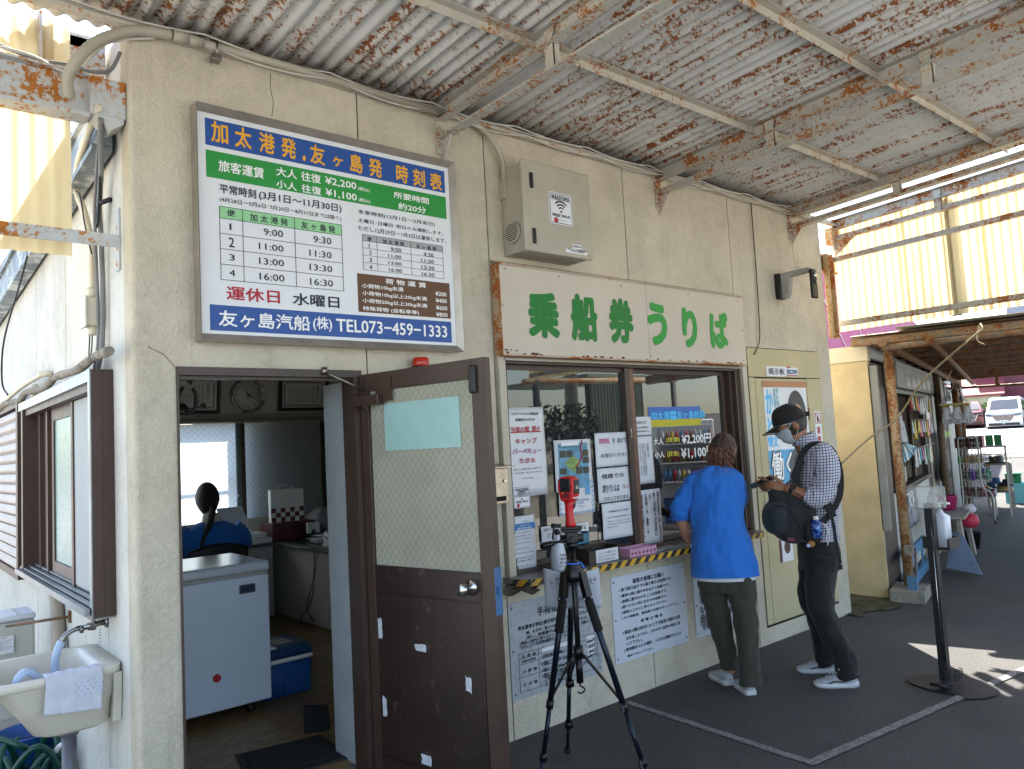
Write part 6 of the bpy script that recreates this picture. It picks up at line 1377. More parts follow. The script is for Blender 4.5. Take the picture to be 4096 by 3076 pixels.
# cooler box
cl = thing('cooler_box', 'blue cooler box with white band on the brown floor', 'cooler', (1.25, 1.8, FZ))
M_cb = simple('cooler_blue', '1c4a86', .4, 0, .05); M_cbd = simple('cooler_blue_lid', '1c3f66', .4, 0, .05)
cz0 = FZ
mb = MB(); mb.loft([rr_ring(1.06, 1.385, 1.43, 1.80, cz0, .03), rr_ring(1.05, 1.395, 1.42, 1.81, cz0 + .21, .03)]); mb.build('body', M_cb, cl)
mb = MB(); mb.box(1.2, 1.37, 1.412, 1.4195, cz0 + .01, cz0 + .19, bev=.002); mb.build('front_panel', M_cb, cl)
mb = MB(); mb.loft([rr_ring(1.043, 1.402, 1.413, 1.817, cz0 + .211, .03), rr_ring(1.043, 1.402, 1.413, 1.817, cz0 + .236, .03)]); mb.build('white_band', M_wht, cl)
mb = MB(); mb.loft([rr_ring(1.045, 1.40, 1.415, 1.815, cz0 + .237, .03), rr_ring(1.05, 1.395, 1.42, 1.81, cz0 + .29, .035), rr_ring(1.09, 1.36, 1.46, 1.77, cz0 + .305, .03)]); mb.build('lid', M_cbd, cl)
B('lid_label', cl, M_grey, 1.19, 1.30, 1.52, 1.66, cz0 + .3055, cz0 + .308); B('lid_recess', cl, M_wht, 1.07, 1.16, 1.44, 1.53, cz0 + .298, cz0 + .307)
# mat, brush, cables
mt = thing('door_mat', 'dark rubber door mat on the brown floor inside the doorway', 'mat', (.8, .6, FZ))
mb = MB(); mb.prism([(.55, .30, FZ + .001), (1.02, .22, FZ + .001), (1.05, .62, FZ + .001), (.62, .70, FZ + .001)], (0, 0, .008)); mb.build('rubber_border', simple('mat_rubber', '1e1d1e', .7), mt)
mb = MB(); mb.prism([(.59, .34, FZ + .0095), (.985, .27, FZ + .0095), (1.01, .585, FZ + .0095), (.65, .66, FZ + .0095)], (0, 0, .006)); mb.build('pile', simple('mat_pile', '17171a', .95, 0, .5, 90, 1, 120), mt)
br = thing('floor_brush', 'black bristle brush head leaning by the pale jamb', 'brush', (1.1, .75, FZ))
mb = MB(); mb.prism([(1.0, .72, FZ), (1.12, .66, FZ), (1.14, .72, FZ + .11), (1.03, .78, FZ + .12)], (.02, .03, 0)); mb.build('bristles', simple('bristle', '0d0d0d', .9, 0, .3, 90, 1), br)
mb = MB(); mb.tube(smooth_path([(2.18, 2.95, .78), (2.15, 2.95, .6), (2.13, 3.0, .35), (2.05, 3.05, .2), (2.12, 3.1, .12)]), .004, 5); mb.tube(smooth_path([(2.17, 3.0, .78), (2.16, 3.0, .55), (2.1, 3.02, .3), (2.2, 3.1, .14)]), .004, 5)
single('desk_cable', mb, M_blk, 'black cables hanging under the office desk corner', 'cable')
# desk items
fx = thing('fax_machine', 'white fax machine with raised paper tray on the desk beside the seated person', 'fax machine', (1.98, 3.8, .81))
M_offw = simple('office_white', 'cfcfcb', .45, 0, .03)
mb = MB(); mb.prism([(1.72, 3.68, .812), (2.08, 3.68, .812), (2.08, 4.0, .812), (1.72, 4.0, .812)], (0, 0, .045)); mb.prism([(1.72, 3.80, .8575), (2.08, 3.80, .8575), (2.08, 4.0, .8575), (1.72, 4.0, .8575)], (0, 0, .04)); bevelmod(mb.build('body', M_offw, fx), .006)
mb = MB(); mb.prism([(1.73, 3.93, .898), (1.99, 3.93, .898), (1.93, 4.02, 1.15), (1.69, 4.02, 1.15)], (0, .006, 0)); mb.build('paper_tray', M_pap, fx)
mb = MB()
for i in range(5):
    for j in range(3): mb.box(1.93 + i * .026, 1.948 + i * .026, 3.70 + j * .03, 3.72 + j * .03, .8575, .862)
mb.build('keys', M_grey, fx); B('display', fx, M_blk, 1.76, 1.88, 3.70, 3.74, .8575, .860)
pbg = thing('paper_bag', 'white gift bag with red checkered base on the office desk', 'bag', (2.33, 3.9, .98))
BGM = Matrix.Translation((2.33, 3.92, .97)) @ Matrix.Rotation(math.radians(-8), 4, 'Z')
mb = MB(); mb.box(-.16, .16, -.05, .05, 0, .31, BGM); mb.build('bag_body', M_wht, pbg)
random.seed(9); mr = simple('checker_red', '5b1220', .5, 0, .1)
for i in range(7):
    for j in range(3):
        if (i + j) % 2 == 0:
            mb = MB(); mb.box(-.158 + i * .0451, -.158 + (i + 1) * .0451, -.0515, -.0502, .002 + j * .045, .047 + j * .045, BGM); mb.build('red_check', mr, pbg)
mb = MB(); mb.tube([BGM @ Vector(p) for p in ((-.07, 0, .31), (-.06, 0, .345), (-.045, 0, .35), (.045, 0, .35), (.06, 0, .345), (.07, 0, .31))], .006, 6); mb.build('handle', M_wht, pbg)
rbx = thing('red_box', 'dark red box under the white gift bag', 'box', (2.35, 3.9, .81))
B('box', rbx, simple('box_maroon', '4c1018', .5), 2.13, 2.56, 3.78, 4.08, .803, .969, .004)
stp = thing('tape_dispenser', 'small white arch-shaped paper clip holder on the desk', 'stationery', (2.62, 3.7, .81))
mb = MB(); mb.prism([(2.40, 3.6, .86), (2.40, 3.6, .96), (2.52, 3.6, .96), (2.52, 3.6, .86), (2.49, 3.6, .86), (2.47, 3.6, .90), (2.45, 3.6, .90), (2.43, 3.6, .86)], (0, .04, 0)); mb.build('holder', M_offw, stp); B('holder_base', stp, M_blk, 2.39, 2.53, 3.59, 3.66, .803, .8595)
pls = thing('plastic_bag', 'crumpled grey plastic bag beside the gift bag', 'bag', (2.8, 4.1, .85))
mb = MB(); mb.lathe((2.78, 4.1, .82), [(0, 0), (.13, .01), (.17, .07), (.15, .16), (.08, .23), (.02, .25), (0, .25)], 18); o = mb.build('bag_film', simple('film_grey', '8a8b8c', .3, 0, .1, 20, 1, 14), pls)
for v_ in o.data.vertices: v_.co *= 1 + .08 * math.sin(v_.co.x * 60 + v_.co.z * 50)
ppl = thing('paper_pile', 'loose stack of papers and folders on the right desk', 'papers', (2.6, 3.4, .8))
random.seed(4)
for i in range(9):
    PM = Matrix.Translation((2.52 + random.uniform(-.1, .12), 3.4 + random.uniform(-.12, .1), .8035 + i * .006)) @ Matrix.Rotation(random.uniform(-.5, .5), 4, 'Z')
    mb = MB(); mb.box(-.15, .15, -.105, .105, 0, .004, PM); mb.build('sheet', M_pap if i % 3 else M_grey, ppl)
ph_ = thing('desk_phone', 'beige desk telephone with yellow note on the right desk corner', 'telephone', (2.35, 2.9, .8))
mb = MB(); mb.prism([(2.24, 2.78, .803), (2.46, 2.78, .803), (2.46, 2.98, .803), (2.24, 2.98, .803)], (0, 0, .02)); mb.prism([(2.25, 2.80, .823), (2.25, 2.97, .823), (2.25, 2.97, .89)], (.20, 0, 0)); mb.build('base', M_offw, ph_)
mb = MB(); mb.tube([(2.265, 2.80, .85), (2.268, 2.88, .885), (2.272, 2.96, .91)], [.024, .015, .024], 10); mb.build('handset', M_offw, ph_)
mb = MB(); mb.prism([(2.31, 2.88, .860), (2.42, 2.88, .860), (2.42, 2.96, .893), (2.31, 2.96, .893)], (0, -.001, .003)); mb.build('screen', M_blk, ph_)
B('sticky_note', ph_, simple('note_yellow', 'b49a2c', .6), 2.40, 2.47, 2.775, 2.7785, .79, .825)
bkx = thing('tissue_box', 'black box with silver label at the right edge of the desk', 'box', (2.85, 3.8, .8))
B('box', bkx, M_blk, 2.74, 2.97, 3.55, 3.75, .803, .95, .004); B('label', bkx, M_grey, 2.78, 2.86, 3.545, 3.5495, .83, .92)
# fan
fn = thing('electric_fan', 'black wire cage fan half hidden by the door frame', 'fan', (.62, 2.25, FZ))
fc = Vector((.62, 2.25, 1.445)); FM = Matrix.Translation(fc) @ Matrix.Rotation(PI / 2, 4, 'X') @ Matrix.Rotation(math.radians(12), 4, 'Y')
mb = MB()
for s_ in (1, -1):
    for r_, d in ((.235, .0), (.20, .045), (.14, .062), (.06, .068)):
        mb.tube([FM @ Vector((r_ * math.cos(t), r_ * math.sin(t), s_ * d)) for t in [2 * PI * i / 32 for i in range(33)]], .0022 if r_ < .23 else .005, 5)
    for i in range(48):
        t = 2 * PI * i / 48; mb.tube([FM @ Vector((r_ * math.cos(t + .0), r_ * math.sin(t), s_ * d)) for r_, d in ((.06, .068), (.14, .062), (.20, .045), (.235, 0))], .0014, 4, caps=False)
cg = mb.build('cage', M_blk, fn)
for i in range(3):
    mb = MB(); a = 2 * PI * i / 3
    mb.grid(lambda u, t: FM @ Vector(((.03 + .16 * u) * math.cos(a + (t - .5) * 1.5), (.03 + .16 * u) * math.sin(a + (t - .5) * 1.5), .02 * (t - .5) * 2)), 5, 6); solidify(mb.build('fan_blade', M_brn3, fn), .003)
mb = MB(); mb.cyl(FM @ Vector((0, 0, -.05)), FM @ Vector((0, 0, -.16)), .05, 18); mb.build('motor', M_blk, fn)
mb = MB(); mb.cyl((.62, 2.37, FZ + .02), (.62, 2.37, 1.42), .014, 12); mb.lathe((.62, 2.37, FZ), [(0, 0), (.17, 0), (.165, .02), (.03, .04), (0, .04)], 24); mb.build('stand', M_blk, fn)
# interior behind the ticket window: shelf clutter, vending glow comes from the street reflection only
shf = thing('office_cabinet', 'dark cabinet with maroon binders seen through the right ticket pane', 'cabinet', (3.9, 2.2, FZ))
B('cabinet_body', shf, simple('cab_brown', '3b3330', .6), 3.2, 4.3, 2.6, 3.0, .1, 1.8)
for i, c in enumerate(('501624', '501624', '2b3a55', '6d6a60', '501624')): B('binder', shf, simple('binder_' + str(i % 4), c, .5), 3.3 + i * .12, 3.40 + i * .12, 2.52, 2.595, 1.5, 1.78)
fb = thing('flower_calendar', 'flower calendar poster on the office partition behind the glass', 'poster', (3.8, 1.5, 1.9))
B('sheet', fb, simple('flower_print', '8a6a5c', .5, 0, .9, 16, 0), 4.0, 4.39, 1.2, 1.204, 1.8, 2.0); B('header', fb, flat('cal_header', '2b3f7c'), 4.0, 4.39, 1.195, 1.1995, 1.985, 2.03)
# grey half-height things behind the left pane
it2 = thing('storage_rack', 'white wire rack full of cables behind the left ticket pane', 'rack', (2.5, .5, .9))
mb = MB()
for z in (.95, 1.22, 1.36): mb.tube([(2.05, .35, z), (2.9, .35, z)], .007, 6); mb.tube([(2.05, .65, z), (2.9, .65, z)], .007, 6)
for x in (2.05, 2.45, 2.9):
    for y in (.35, .65): mb.tube([(x, y, .1), (x, y, 1.38)], .008, 6)
mb.build('frame', M_wht, it2)
random.seed(8)
for i in range(14):
    x, y, z = random.uniform(2.1, 2.85), random.uniform(.36, .62), 1.235
    mb = MB(); mb.tube(smooth_path([(x + random.uniform(-.1, .1), y + random.uniform(-.03, .03), z + .01 + abs(random.gauss(.03, .03))) for _ in range(7)], 4), random.choice([.004, .007, .014]), 6)
    mb.build('cable_loop', M_blk if i % 3 else M_grey, it2)
# ================================================================== neighbouring shop (turned 15.6 degrees)
_a = math.radians(15.6); SO = Vector((6.36, 0, 0)); SU = Vector((math.cos(_a), math.sin(_a), 0)); SV = Vector((math.sin(_a), -math.cos(_a), 0))
SM = Matrix(((SU.x, SV.x, 0, SO.x), (SU.y, SV.y, 0, SO.y), (0, 0, 1, 0), (0, 0, 0, 1)))
def S(u, v, z): return SM @ Vector((u, v, z))
def sb(mb, u0, u1, v0, v1, z0, z1, bev=0): return mb.box(u0, u1, v0, v1, z0, z1, SM, bev)
def SB(name, parent, mat, *r, bev=0): return sb(MB(), *r, bev=bev).build(name, mat, parent)
M_sst = simple('shop_stucco', 'c9b58a', .85, 0, .12, 3, .5, 45, dirt=('6b4a20', 9, .66))
M_sdk = simple('shop_dark_brown', '3a2c24', .55, .0, .15, 5, .1)
M_sgy = simple('shop_grey_board', '8d8e89', .6, 0, .12, 4, .1, dirt=('75401f', 7, .68))
M_swh = simple('shop_white_panel', 'b9bbbb', .6, 0, .1, 3, .1, dirt=('8e8a80', 6, .66))
shop = thing('shop_building', 'cream shop with open counter hatch beyond the alley', 'building', tuple(S(0, 0, 0)))
SB('side_wall', shop, M_sst, 0, .1, -4, 0, 0, 2.2); SB('wall_cap', shop, simple('cap_cream', 'cfc3a6', .7, 0, .05), -.02, .12, -4, .01, 2.201, 2.345)
SB('corner_shade_board', shop, M_sdk, .1, .9, -.05, -.01, 0, 2.2)  # dark brown here paints the shade at the shop corner
SB('drain_pipe', shop, M_sgy, .02, .09, .01, .07, .62, 2.15)
SB('sign_box', shop, M_sgy, .9, 5.3, .0, .12, 1.97, 2.24)
for u0 in (1.5, 1.95, 2.4, 2.9, 3.4, 3.9, 4.4): SB('foil_patch', shop, simple('foil_patch', 'a9adb0', .3, .3, .3, 20), u0, u0 + .36, .1205, .123, 2.0, 2.13)
SB('upper_siding', shop, M_swh, .1, 9.5, -.04, -.0, 2.2405, 2.36); SB('roof_slab', shop, M_conc, .13, 9.5, -4, -.05, 2.30, 2.36)
SB('base_panel', shop, M_swh, .9, 3.85, -.06, -.01, 0, .88); SB('counter_ledge', shop, M_sdk, 1.0, 3.85, -.06, .04, .881, .92)
SB('hatch_frame', shop, M_sdk, 1.05, 1.2, -.08, -.0, .921, 1.969); SB('hatch_header', shop, M_sgy, 1.2, 3.85, -.03, .03, 1.93, 1.969)
SB('light_block_panel', shop, M_sdk, 1.0, 9.4, -.3, -.28, .3, 2.1); SB('back_wall', shop, simple('shop_inside', '4a3b2f', .8), 1.0, 9.0, -1.3, -1.25, 0, 2.4)  # dark panel at the hatch is added to block bright leaks
for u0, u1, vv in ((2.35, 3.05, -.10), (3.06, 3.75, -.06)):
    mb = MB(); sb(mb, u0, u1, vv - .02, vv, .925, 1.925); d_ = mb.build('sliding_shutter', simple('shutter_umber', '5a4535', .5, 0, .1), shop)
    for k in range(5): SB('rib', d_, M_sdk, u0 + .1 + k * .12, u0 + .12 + k * .12, vv + .001, vv + .008, .93, 1.92)
for k, (u0, u1, mt_) in enumerate(((3.86, 4.1, M_sdk), (4.15, 4.5, M_stain), (4.55, 4.9, M_sdk), (4.95, 5.7, M_sgy), (5.75, 6.9, M_sdk), (6.95, 9.0, M_sgy))):
    SB('front_panel', shop, mt_, u0, u1, -.06, -.01 + .01 * (k % 2), 0, 2.2)
M_pipe = rusty('rusty_pipe', 'a9987c', .9, 9, (1, 1, .35), .6, rust2='7d4a22')
pp = thing('canopy_post', 'rusty pipe post standing on a concrete block at the shop corner', 'post', tuple(S(.1, .17, 0)))
mb = MB(); mb.cyl(S(.1, .17, .1), S(.1, .17, 2.3), .042, 18); mb.cyl(S(.1, .17, 2.3), S(.1, .17, 2.36), .048, 18); mb.build('pipe', M_pipe, pp)
mb = MB(); sb(mb, -.14, .30, .03, .32, 0, .11, bev=.008); mb.build('block', M_conc, pp)
random.seed(6)
def chain(mb, pts, s=.018):
    P = smooth_path(pts, 6); L = 0; k = 0
    for a, b_ in zip(P, P[1:]):
        d = b_ - a
        if d.length < 1e-5: continue
        n_ = max(1, int(d.length / (s * 1.2)))
        for i in range(n_):
            c = a.lerp(b_, i / n_); t = d.normalized(); sx = t.cross(Vector((.3, .8, .5))).normalized() if k % 2 else t.cross(Vector((.9, -.2, .1))).normalized(); k += 1
            mb.tube([c + t * (s * .8 * math.cos(q)) + sx * (s * .45 * math.sin(q)) for q in [2 * PI * j / 6 for j in range(7)]], s * .13, 4, caps=False)
mb = MB(); chain(mb, [S(.07, .215, 1.7), S(.075, .22, 1.3), S(.07, .22, .8), S(.06, .23, .5), S(.0, .25, .35), S(-.06, .24, .18), S(-.02, .26, .4), S(.05, .25, .45), S(.02, .24, .2)]); ch = mb.build('chain', M_rustdark, pp); ch['kind'] = 'stuff'
mb = MB(); sb(mb, -.09, -.01, .18, .26, .11, .22); mb.build('blue_wood', simple('old_blue_wood', '4f7797', .7, 0, .15), pp); SB('wood_block', pp, M_drift, -.10, -.02, .18, .25, .42, .50)
pp2 = thing('canopy_post', 'dark speckled pipe post in front of the shop doors', 'post', tuple(S(4.2, .15, 0)))
mb = MB(); mb.cyl(S(4.2, .15, 0), S(4.2, .15, 2.33), .045, 18); mb.build('pipe', rusty('dark_pipe', '4c4540', .6, 30, (1, 1, 1), .4, rust2='5e3c28'), pp2)
pp3 = thing('canopy_post', 'far dark canopy post behind the hanging gloves', 'post', tuple(S(6.9, .15, 0)))
mb = MB(); mb.cyl(S(6.9, .15, 0), S(6.9, .15, 2.3), .05, 14); mb.cyl(S(7.2, .2, 0), S(7.2, .2, 2.3), .04, 14); mb.build('pipe', M_rustdark, pp3)
# dark canopy over the shop front
c2 = thing('shop_canopy', 'low dark rusted canopy of pipes and sheets over the shop front', 'canopy', tuple(S(3.5, 1.3, 2.35)))
M_c2 = rusty('canopy_underside', '6d635a', .8, 5, (1, 1, 1), .5, rust2='4f3222')
M_c2t = simple('canopy_top_sheet', 'b7b2a8', .6, 0, .15)
def zc(u): return 2.40 - .016 * u
k = 0
for i in range(11):
    u0 = -.15 + i * .66
    mb = MB(); n_ = 44
    V = []
    for j in range(n_ + 1):
        uu = u0 + .70 * j / n_; V.append([mb.bm.verts.new(S(uu, vv, zc(uu) + .02 + .008 * math.cos(2 * PI * uu / .064))) for vv in (-.1, .6, 1.4, 2.2, 3.2)])
    for a, b_ in zip(V, V[1:]):
        for q in range(4): f = mb.bm.faces.new((a[q], b_[q], b_[q + 1], a[q + 1])); f.smooth = True
    o = mb.build('roof_sheet', M_c2, c2); solidify(o, .002, 0); o.location.z += .0025 * (i % 2)
for i in range(11):
    u = -.1 + i * .68
    mb = MB(); mb.beam(S(u, -.1, zc(u) - .02), S(u, 3.2, zc(u) - .02), .05, .045); mb.build('joist', M_rustdark, c2)
mb = MB(); mb.cyl(S(-.2, .17, 2.335), S(7.2, .17, 2.24), .04, 14); mb.build('header_pipe', M_rustdark, c2)
mb = MB(); mb.cyl(S(-.2, .55, 2.315), S(7.2, .40, 2.2), .03, 12); mb.build('header_pipe', M_rustdark, c2)
mb = MB(); mb.beam(S(-.12, -.1, 2.36), S(-.12, 3.2, 2.37), .07, .06); mb.cyl(S(-.12, .17, 2.30), S(-.12, 3.2, 2.32), .035, 12); mb.build('edge_beam', M_c2, c2)
mb = MB(); mb.cyl(S(-.1, 1.95, 2.32), S(7.2, 1.9, 2.22), .04, 12); mb.build('header_pipe', M_rustdark, c2)
for v0 in (.75, 1.3):
    mb = MB(); mb.cyl(S(7.15, v0, 2.12), S(7.15, v0, 2.3), .03, 10); mb.build('hanger', M_rustdark, c2)
mb = MB(); mb.cyl(S(7.15, -.1, 2.14), S(7.15, 3.2, 2.1), .022, 10); mb.build('far_rail', M_rustdark, c2)
SB('top_flashing', c2, M_c2t, -.3, 7.2, .3, 3.3, 2.445, 2.45)
# rope
M_rope = simple('old_rope', '8f8566', .9, 0, .2, 30, .8, 200)
mb = MB(); mb.tube(smooth_path([S(-.49, .97, 2.33), S(-.25, .5, 1.98), S(-.06, .22, 1.65), (6.1, -.08, 1.48), (5.67, -.01, 1.27)], 6), .0085, 7)
mb.tube(smooth_path([S(-.49, .97, 2.33), S(-.40, .95, 2.38), S(-.44, .92, 2.25), S(-.49, .97, 2.2)], 4), .006, 6)
single('tied_rope', mb, M_rope, 'old rope stretched from the dark canopy to the office corner', 'rope')
# magenta building behind
mg = thing('magenta_building', 'magenta walled building with thin white diagonal lines behind the shop', 'building', tuple(S(3, -2, 2.5)))
M_mag = simple('magenta_wall', 'a8346f', .6, 0, .05, 1.5, .02)
for i in range(9): SB('wall_panel', mg, M_mag, 2.4 + i * 2.4, 2.4 + i * 2.4 + 2.39, -5, -1.4, 2.55, 4.4)
mb = MB()
for x0, z0, x1, z1 in ((2.5, 3.9, 5.2, 2.7), (3.6, 3.2, 4.8, 2.6), (3.9, 4.2, 6.6, 2.9), (7.5, 4.2, 8.2, 2.9)):
    mb.beam(S(x0, -1.39, z0), S(x1, -1.39, z1), .008, .02)
mb.build('white_line', M_wht, mg)
gb = thing('grey_roof_building', 'grey metal roofed building showing above the magenta wall', 'building', (12, 7, 0))
B('wall', gb, simple('grey_block', '6a7078', .6), 4, 9.5, 8.6, 12, 0, 7); B('gutter', gb, M_grey, 3.9, 9.6, 8.5, 8.59, 6.6, 6.75); B('parapet', gb, M_fas, 3.9, 9.6, 8.5, 12.1, 7.01, 7.2)
# ---- shop goods
def drape(mb, u, v, z0, z1, w, puff=.02, seed=0):
    mb.grid(lambda a, t: S(u + w * (a - .5) * (.6 + .5 * t), v + puff * math.sin(a * 9 + seed) * t, z1 + (z0 - z1) * t), 8, 6)
M_film = glassy('clear_film', 'e8eef0', 1.4, .15, 1.5, film=.35, filmcol='b9c2cc')
M_gw = simple('white_cotton', 'c9ccd4', .9, 0, .06, 30, .5, 150); M_cy = simple('cyan_pack', '3f9fc4', .5, 0, .2, 20); M_lt = simple('pale_pack', 'b9c6cc', .5, 0, .2, 20)
def hang(label, nm, cat, items):
    th = thing(nm, label, cat, tuple(S(*items[0][1][:3])))
    for part, (u, v, z1), z0, w_, mat in items:
        mb = MB(); drape(mb, u, v, z0, z1, w_, seed=u * 7); solidify(mb.build(part, mat, th), .012)
    return th
hang('white packets hung at the top left of the shop hatch', 'hanging_packets', 'packets', [('packet', (1.15, .02, 1.84), 1.66, .16, M_gw), ('packet', (1.35, .03, 1.84), 1.62, .14, M_lt), ('packet', (1.55, .02, 1.72), 1.55, .14, M_gw)])
hang('long white packets hanging in the middle of the shop hatch', 'hanging_packets', 'packets', [('packet', (1.55, .03, 1.62), 1.39, .12, M_gw), ('packet', (1.75, .03, 1.62), 1.38, .12, M_lt)])
hang('brown fabric bag hanging beside the chain in the shop hatch', 'hanging_bag', 'bag', [('bag', (1.2, .02, 1.58), 1.38, .2, M_sdk)])
th = thing('glove_packets', 'fan of cyan and white glove packets in the shop hatch', 'packets', tuple(S(1.6, .03, 1.3)))
random.seed(12)
for i in range(9):
    mb = MB(); a0 = (i / 8) * 1.1
    c = S(1.3, .05, 1.38); d = SU * math.cos(-1.3 + a0) * .9 + Vector((0, 0, math.sin(-1.3 + a0) * .22)) if False else SU * (.05 + .15 * i) + Vector((0, 0, -.2 + .012 * i))
    mb.face([c + SV * .004 * i, c + SU * .14 + SV * .004 * i, c + d + SU * .16 + SV * .004 * i, c + d + SV * .004 * i]); solidify(mb.build('packet', [M_cy, M_lt, M_cy][i % 3], th), .008)
th = thing('snack_packets', 'red and green snack packets at the bottom of the shop hatch', 'packets', tuple(S(1.3, .0, 1.0)))
for i, c in enumerate(('2f7d4a', 'b8352c', 'c9b23a', 'b9c4c8')):
    mb = MB(); sb(mb, 1.15 + i * .13, 1.27 + i * .13, -.02, .02, .93 + .03 * (i % 2), 1.12 + .03 * ((i + 1) % 2)); mb.build('packet', simple('snack' + str(i), c, .4, 0, .3, 30), th)
th = hang('clear plastic bags of dark goods hanging under the shop counter', 'hanging_bags', 'bag', [('bag', (1.25, .07, .86), .50, .3, M_film), ('bag', (1.5, .08, .80), .52, .3, M_film), ('contents', (1.3, .06, .68), .52, .22, M_dkp), ('contents', (1.55, .06, .66), .50, .22, M_dkp), ('white_label', (1.22, .09, .85), .72, .09, M_gw)])
mb = MB(); mb.tube(smooth_path([S(1.0, .05, .86), S(2.0, .06, .88), S(3.4, .06, .90)]), .008, 6); mb.build('rail', M_blk, th)
random.seed(77)
gd = thing('hanging_goods', 'small colourful packets hung in rows outside the shop hatch', 'packets', tuple(S(2.6, .1, 1.4)))
for i in range(26):
    u = 1.9 + 1.9 * (i % 9) / 9 + random.uniform(0, .06); z = (1.9, 1.62, 1.3)[i // 9]; c_ = random.choice(['b9c4c8', '3f9fc4', 'b8352c', '2f7d4a', 'c9b23a', 'c46a8c', 'd0d4d8'])
    mb = MB(); drape(mb, u, .10, z - random.uniform(.14, .22), z, .11, .012, i); solidify(mb.build('packet', simple('hung_' + c_, c_, .45, 0, .3, 30), gd), .01)
mb = MB()
for z in (1.91, 1.63, 1.31): mb.tube([S(1.85, .10, z), S(3.85, .10, z)], .005, 5)
mb.build('rail', M_stain, gd)
rg = thing('hanging_garments', 'grey and lime rain garments hanging in front of the shop doors', 'clothing', tuple(S(5.3, .1, 1.2)))
for i, (u, c_) in enumerate(((4.7, '5c6166'), (5.1, '8a9094'), (5.5, '4b5257'))):
    mb = MB(); drape(mb, u, .08, .75, 1.45, .34, .03, i); solidify(mb.build('garment', simple('rain_' + c_, c_, .35, 0, .2, 9, .5, 12), rg), .012)
    SB('lime_band', rg, simple('lime', '8fb03a', .6), u - .15, u + .15, .12, .128, 1.36, 1.44)
# blue trestle, white stool and what is on it
tr = thing('blue_trestle', 'pale blue wooden trestle lying by the shop wall', 'trestle', tuple(S(1.1, .2, 0)))
M_bw = simple('pale_blue_wood', '4d7ea6', .7, 0, .15, 12, .2)
mb = MB(); sb(mb, .5, 1.75, .10, .13, .26, .36); mb.build('rail', M_bw, tr)
mb = MB(); sb(mb, .5, 1.8, .12, .15, -.0 + .01, .11); mb.build('rail', M_bw, tr)
for u in (.85, 1.35): mb = MB(); sb(mb, u, u + .06, .131, .145, .1105, .27); mb.build('upright', M_bw, tr)
stl = thing('white_stool', 'weathered white wooden stool by the shop carrying bright toys', 'stool', tuple(S(2.3, .3, 0)))
M_ww = simple('weathered_white_wood', '9a968c', .8, 0, .15, 14, .3)
for u, v, du, dv in ((1.9, .12, .06, .05), (1.9, .5, .06, -.05), (2.9, .12, -.06, .05), (2.9, .5, -.06, -.05)):
    mb = MB(); mb.beam(S(u, v, 0), S(u + du, v + dv, .52), .045, .045); mb.build('leg', M_ww, stl)
SB('seat', stl, M_ww, 1.88, 2.95, .12, .52, .521, .55); SB('stretcher', stl, M_ww, 1.9, 1.93, .12, .5, .17, .21)
pkb = thing('pink_tub', 'magenta pink plastic tub on the white stool', 'tub', tuple(S(2.5, .25, .55)))
mb = MB(); mb.lathe(S(2.6, .28, .551), [(0, 0), (.10, 0), (.13, .16), (.138, .17), (.125, .17), (.1, .02), (0, .02)], 20); mb.build('tub', simple('magenta_plastic', 'a82a66', .4), pkb)
bb2 = thing('red_ball_bag', 'red and white plush bundle hanging from the stool edge', 'toy', tuple(S(2.7, .45, .45)))
mb = MB(); mb.lathe(S(2.7, .50, .33), [(0, 0), (.07, .02), (.10, .08), (.08, .15), (0, .18)], 16); mb.build('red_bundle', simple('coral_red', 'bf2f4d', .6), bb2)
mb = MB(); mb.lathe(S(2.75, .50, .49), [(0, 0), (.06, .02), (.08, .06), (.05, .11), (0, .12)], 14); mb.build('white_bundle', M_gw, bb2)
bk = thing('black_bucket', 'black rubber bucket on the ground behind the sanitizer stand', 'bucket', tuple(S(3.4, .35, 0)))
mb = MB(); mb.lathe(S(3.4, .42, 0), [(0, 0), (.11, 0), (.14, .2), (.145, .2), (.13, .19), (.1, .02), (0, .02)], 20); mb.build('bucket', M_blk, bk)
bt = thing('blue_cap_jug', 'clear jug with blue cap beside the hatch rail', 'jug', tuple(S(1.8, .15, .8)))
mb = MB(); mb.lathe(S(2.05, .2, .58), [(0, 0), (.05, 0), (.05, .17), (.02, .2), (0, .2)], 14); mb.build('jug', M_film, bt)
mb = MB(); mb.lathe(S(2.05, .2, .78), [(0, 0), (.03, 0), (.03, .035), (0, .035)], 14); mb.build('cap', simple('cap_blue', '1f62b0', .4), bt)
# plastic sheet sign standing on the ground
shs = thing('plastic_sign_sheet', 'translucent pale blue plastic sign sheet leaning on the ground by the stool', 'sign', tuple(S(1.7, .45, 0)))
m, n, b = newmat('pale_sheet'); b.inputs['Base Color'].default_value = lin('9fb4d3'); b.inputs['Roughness'].default_value = .25
tr_ = N(n, 'ShaderNodeBsdfTransparent'); mx = N(n, 'ShaderNodeMixShader'); mx.inputs[0].default_value = .25; n.links.new(b.outputs[0], mx.inputs[1]); n.links.new(tr_.outputs[0], mx.inputs[2]); n.links.new(mx.outputs[0], n.nodes['Material Output'].inputs[0]); M_psh = m
P0, P1, P2, P3 = S(1.77, .31, .015), S(1.46, .66, .005), S(1.78, .50, .36), S(2.0, .36, .38)
mb = MB(); mb.face([P0, P1, P2, P3]); solidify(mb.build('sheet', M_psh, shs), .004)
lettering('lettering', [(.25, .55, .75, .70, 'POP'), (.2, .2, .8, .3, '手指消毒液')], flat('sheet_grey_print', '6a7890'), shs, lambda x, z: (P0 * (1 - x) + P1 * x) * (1 - z) + (P3 * (1 - x) + P2 * x) * z + Vector((-.006, -.006, .004)), .01)
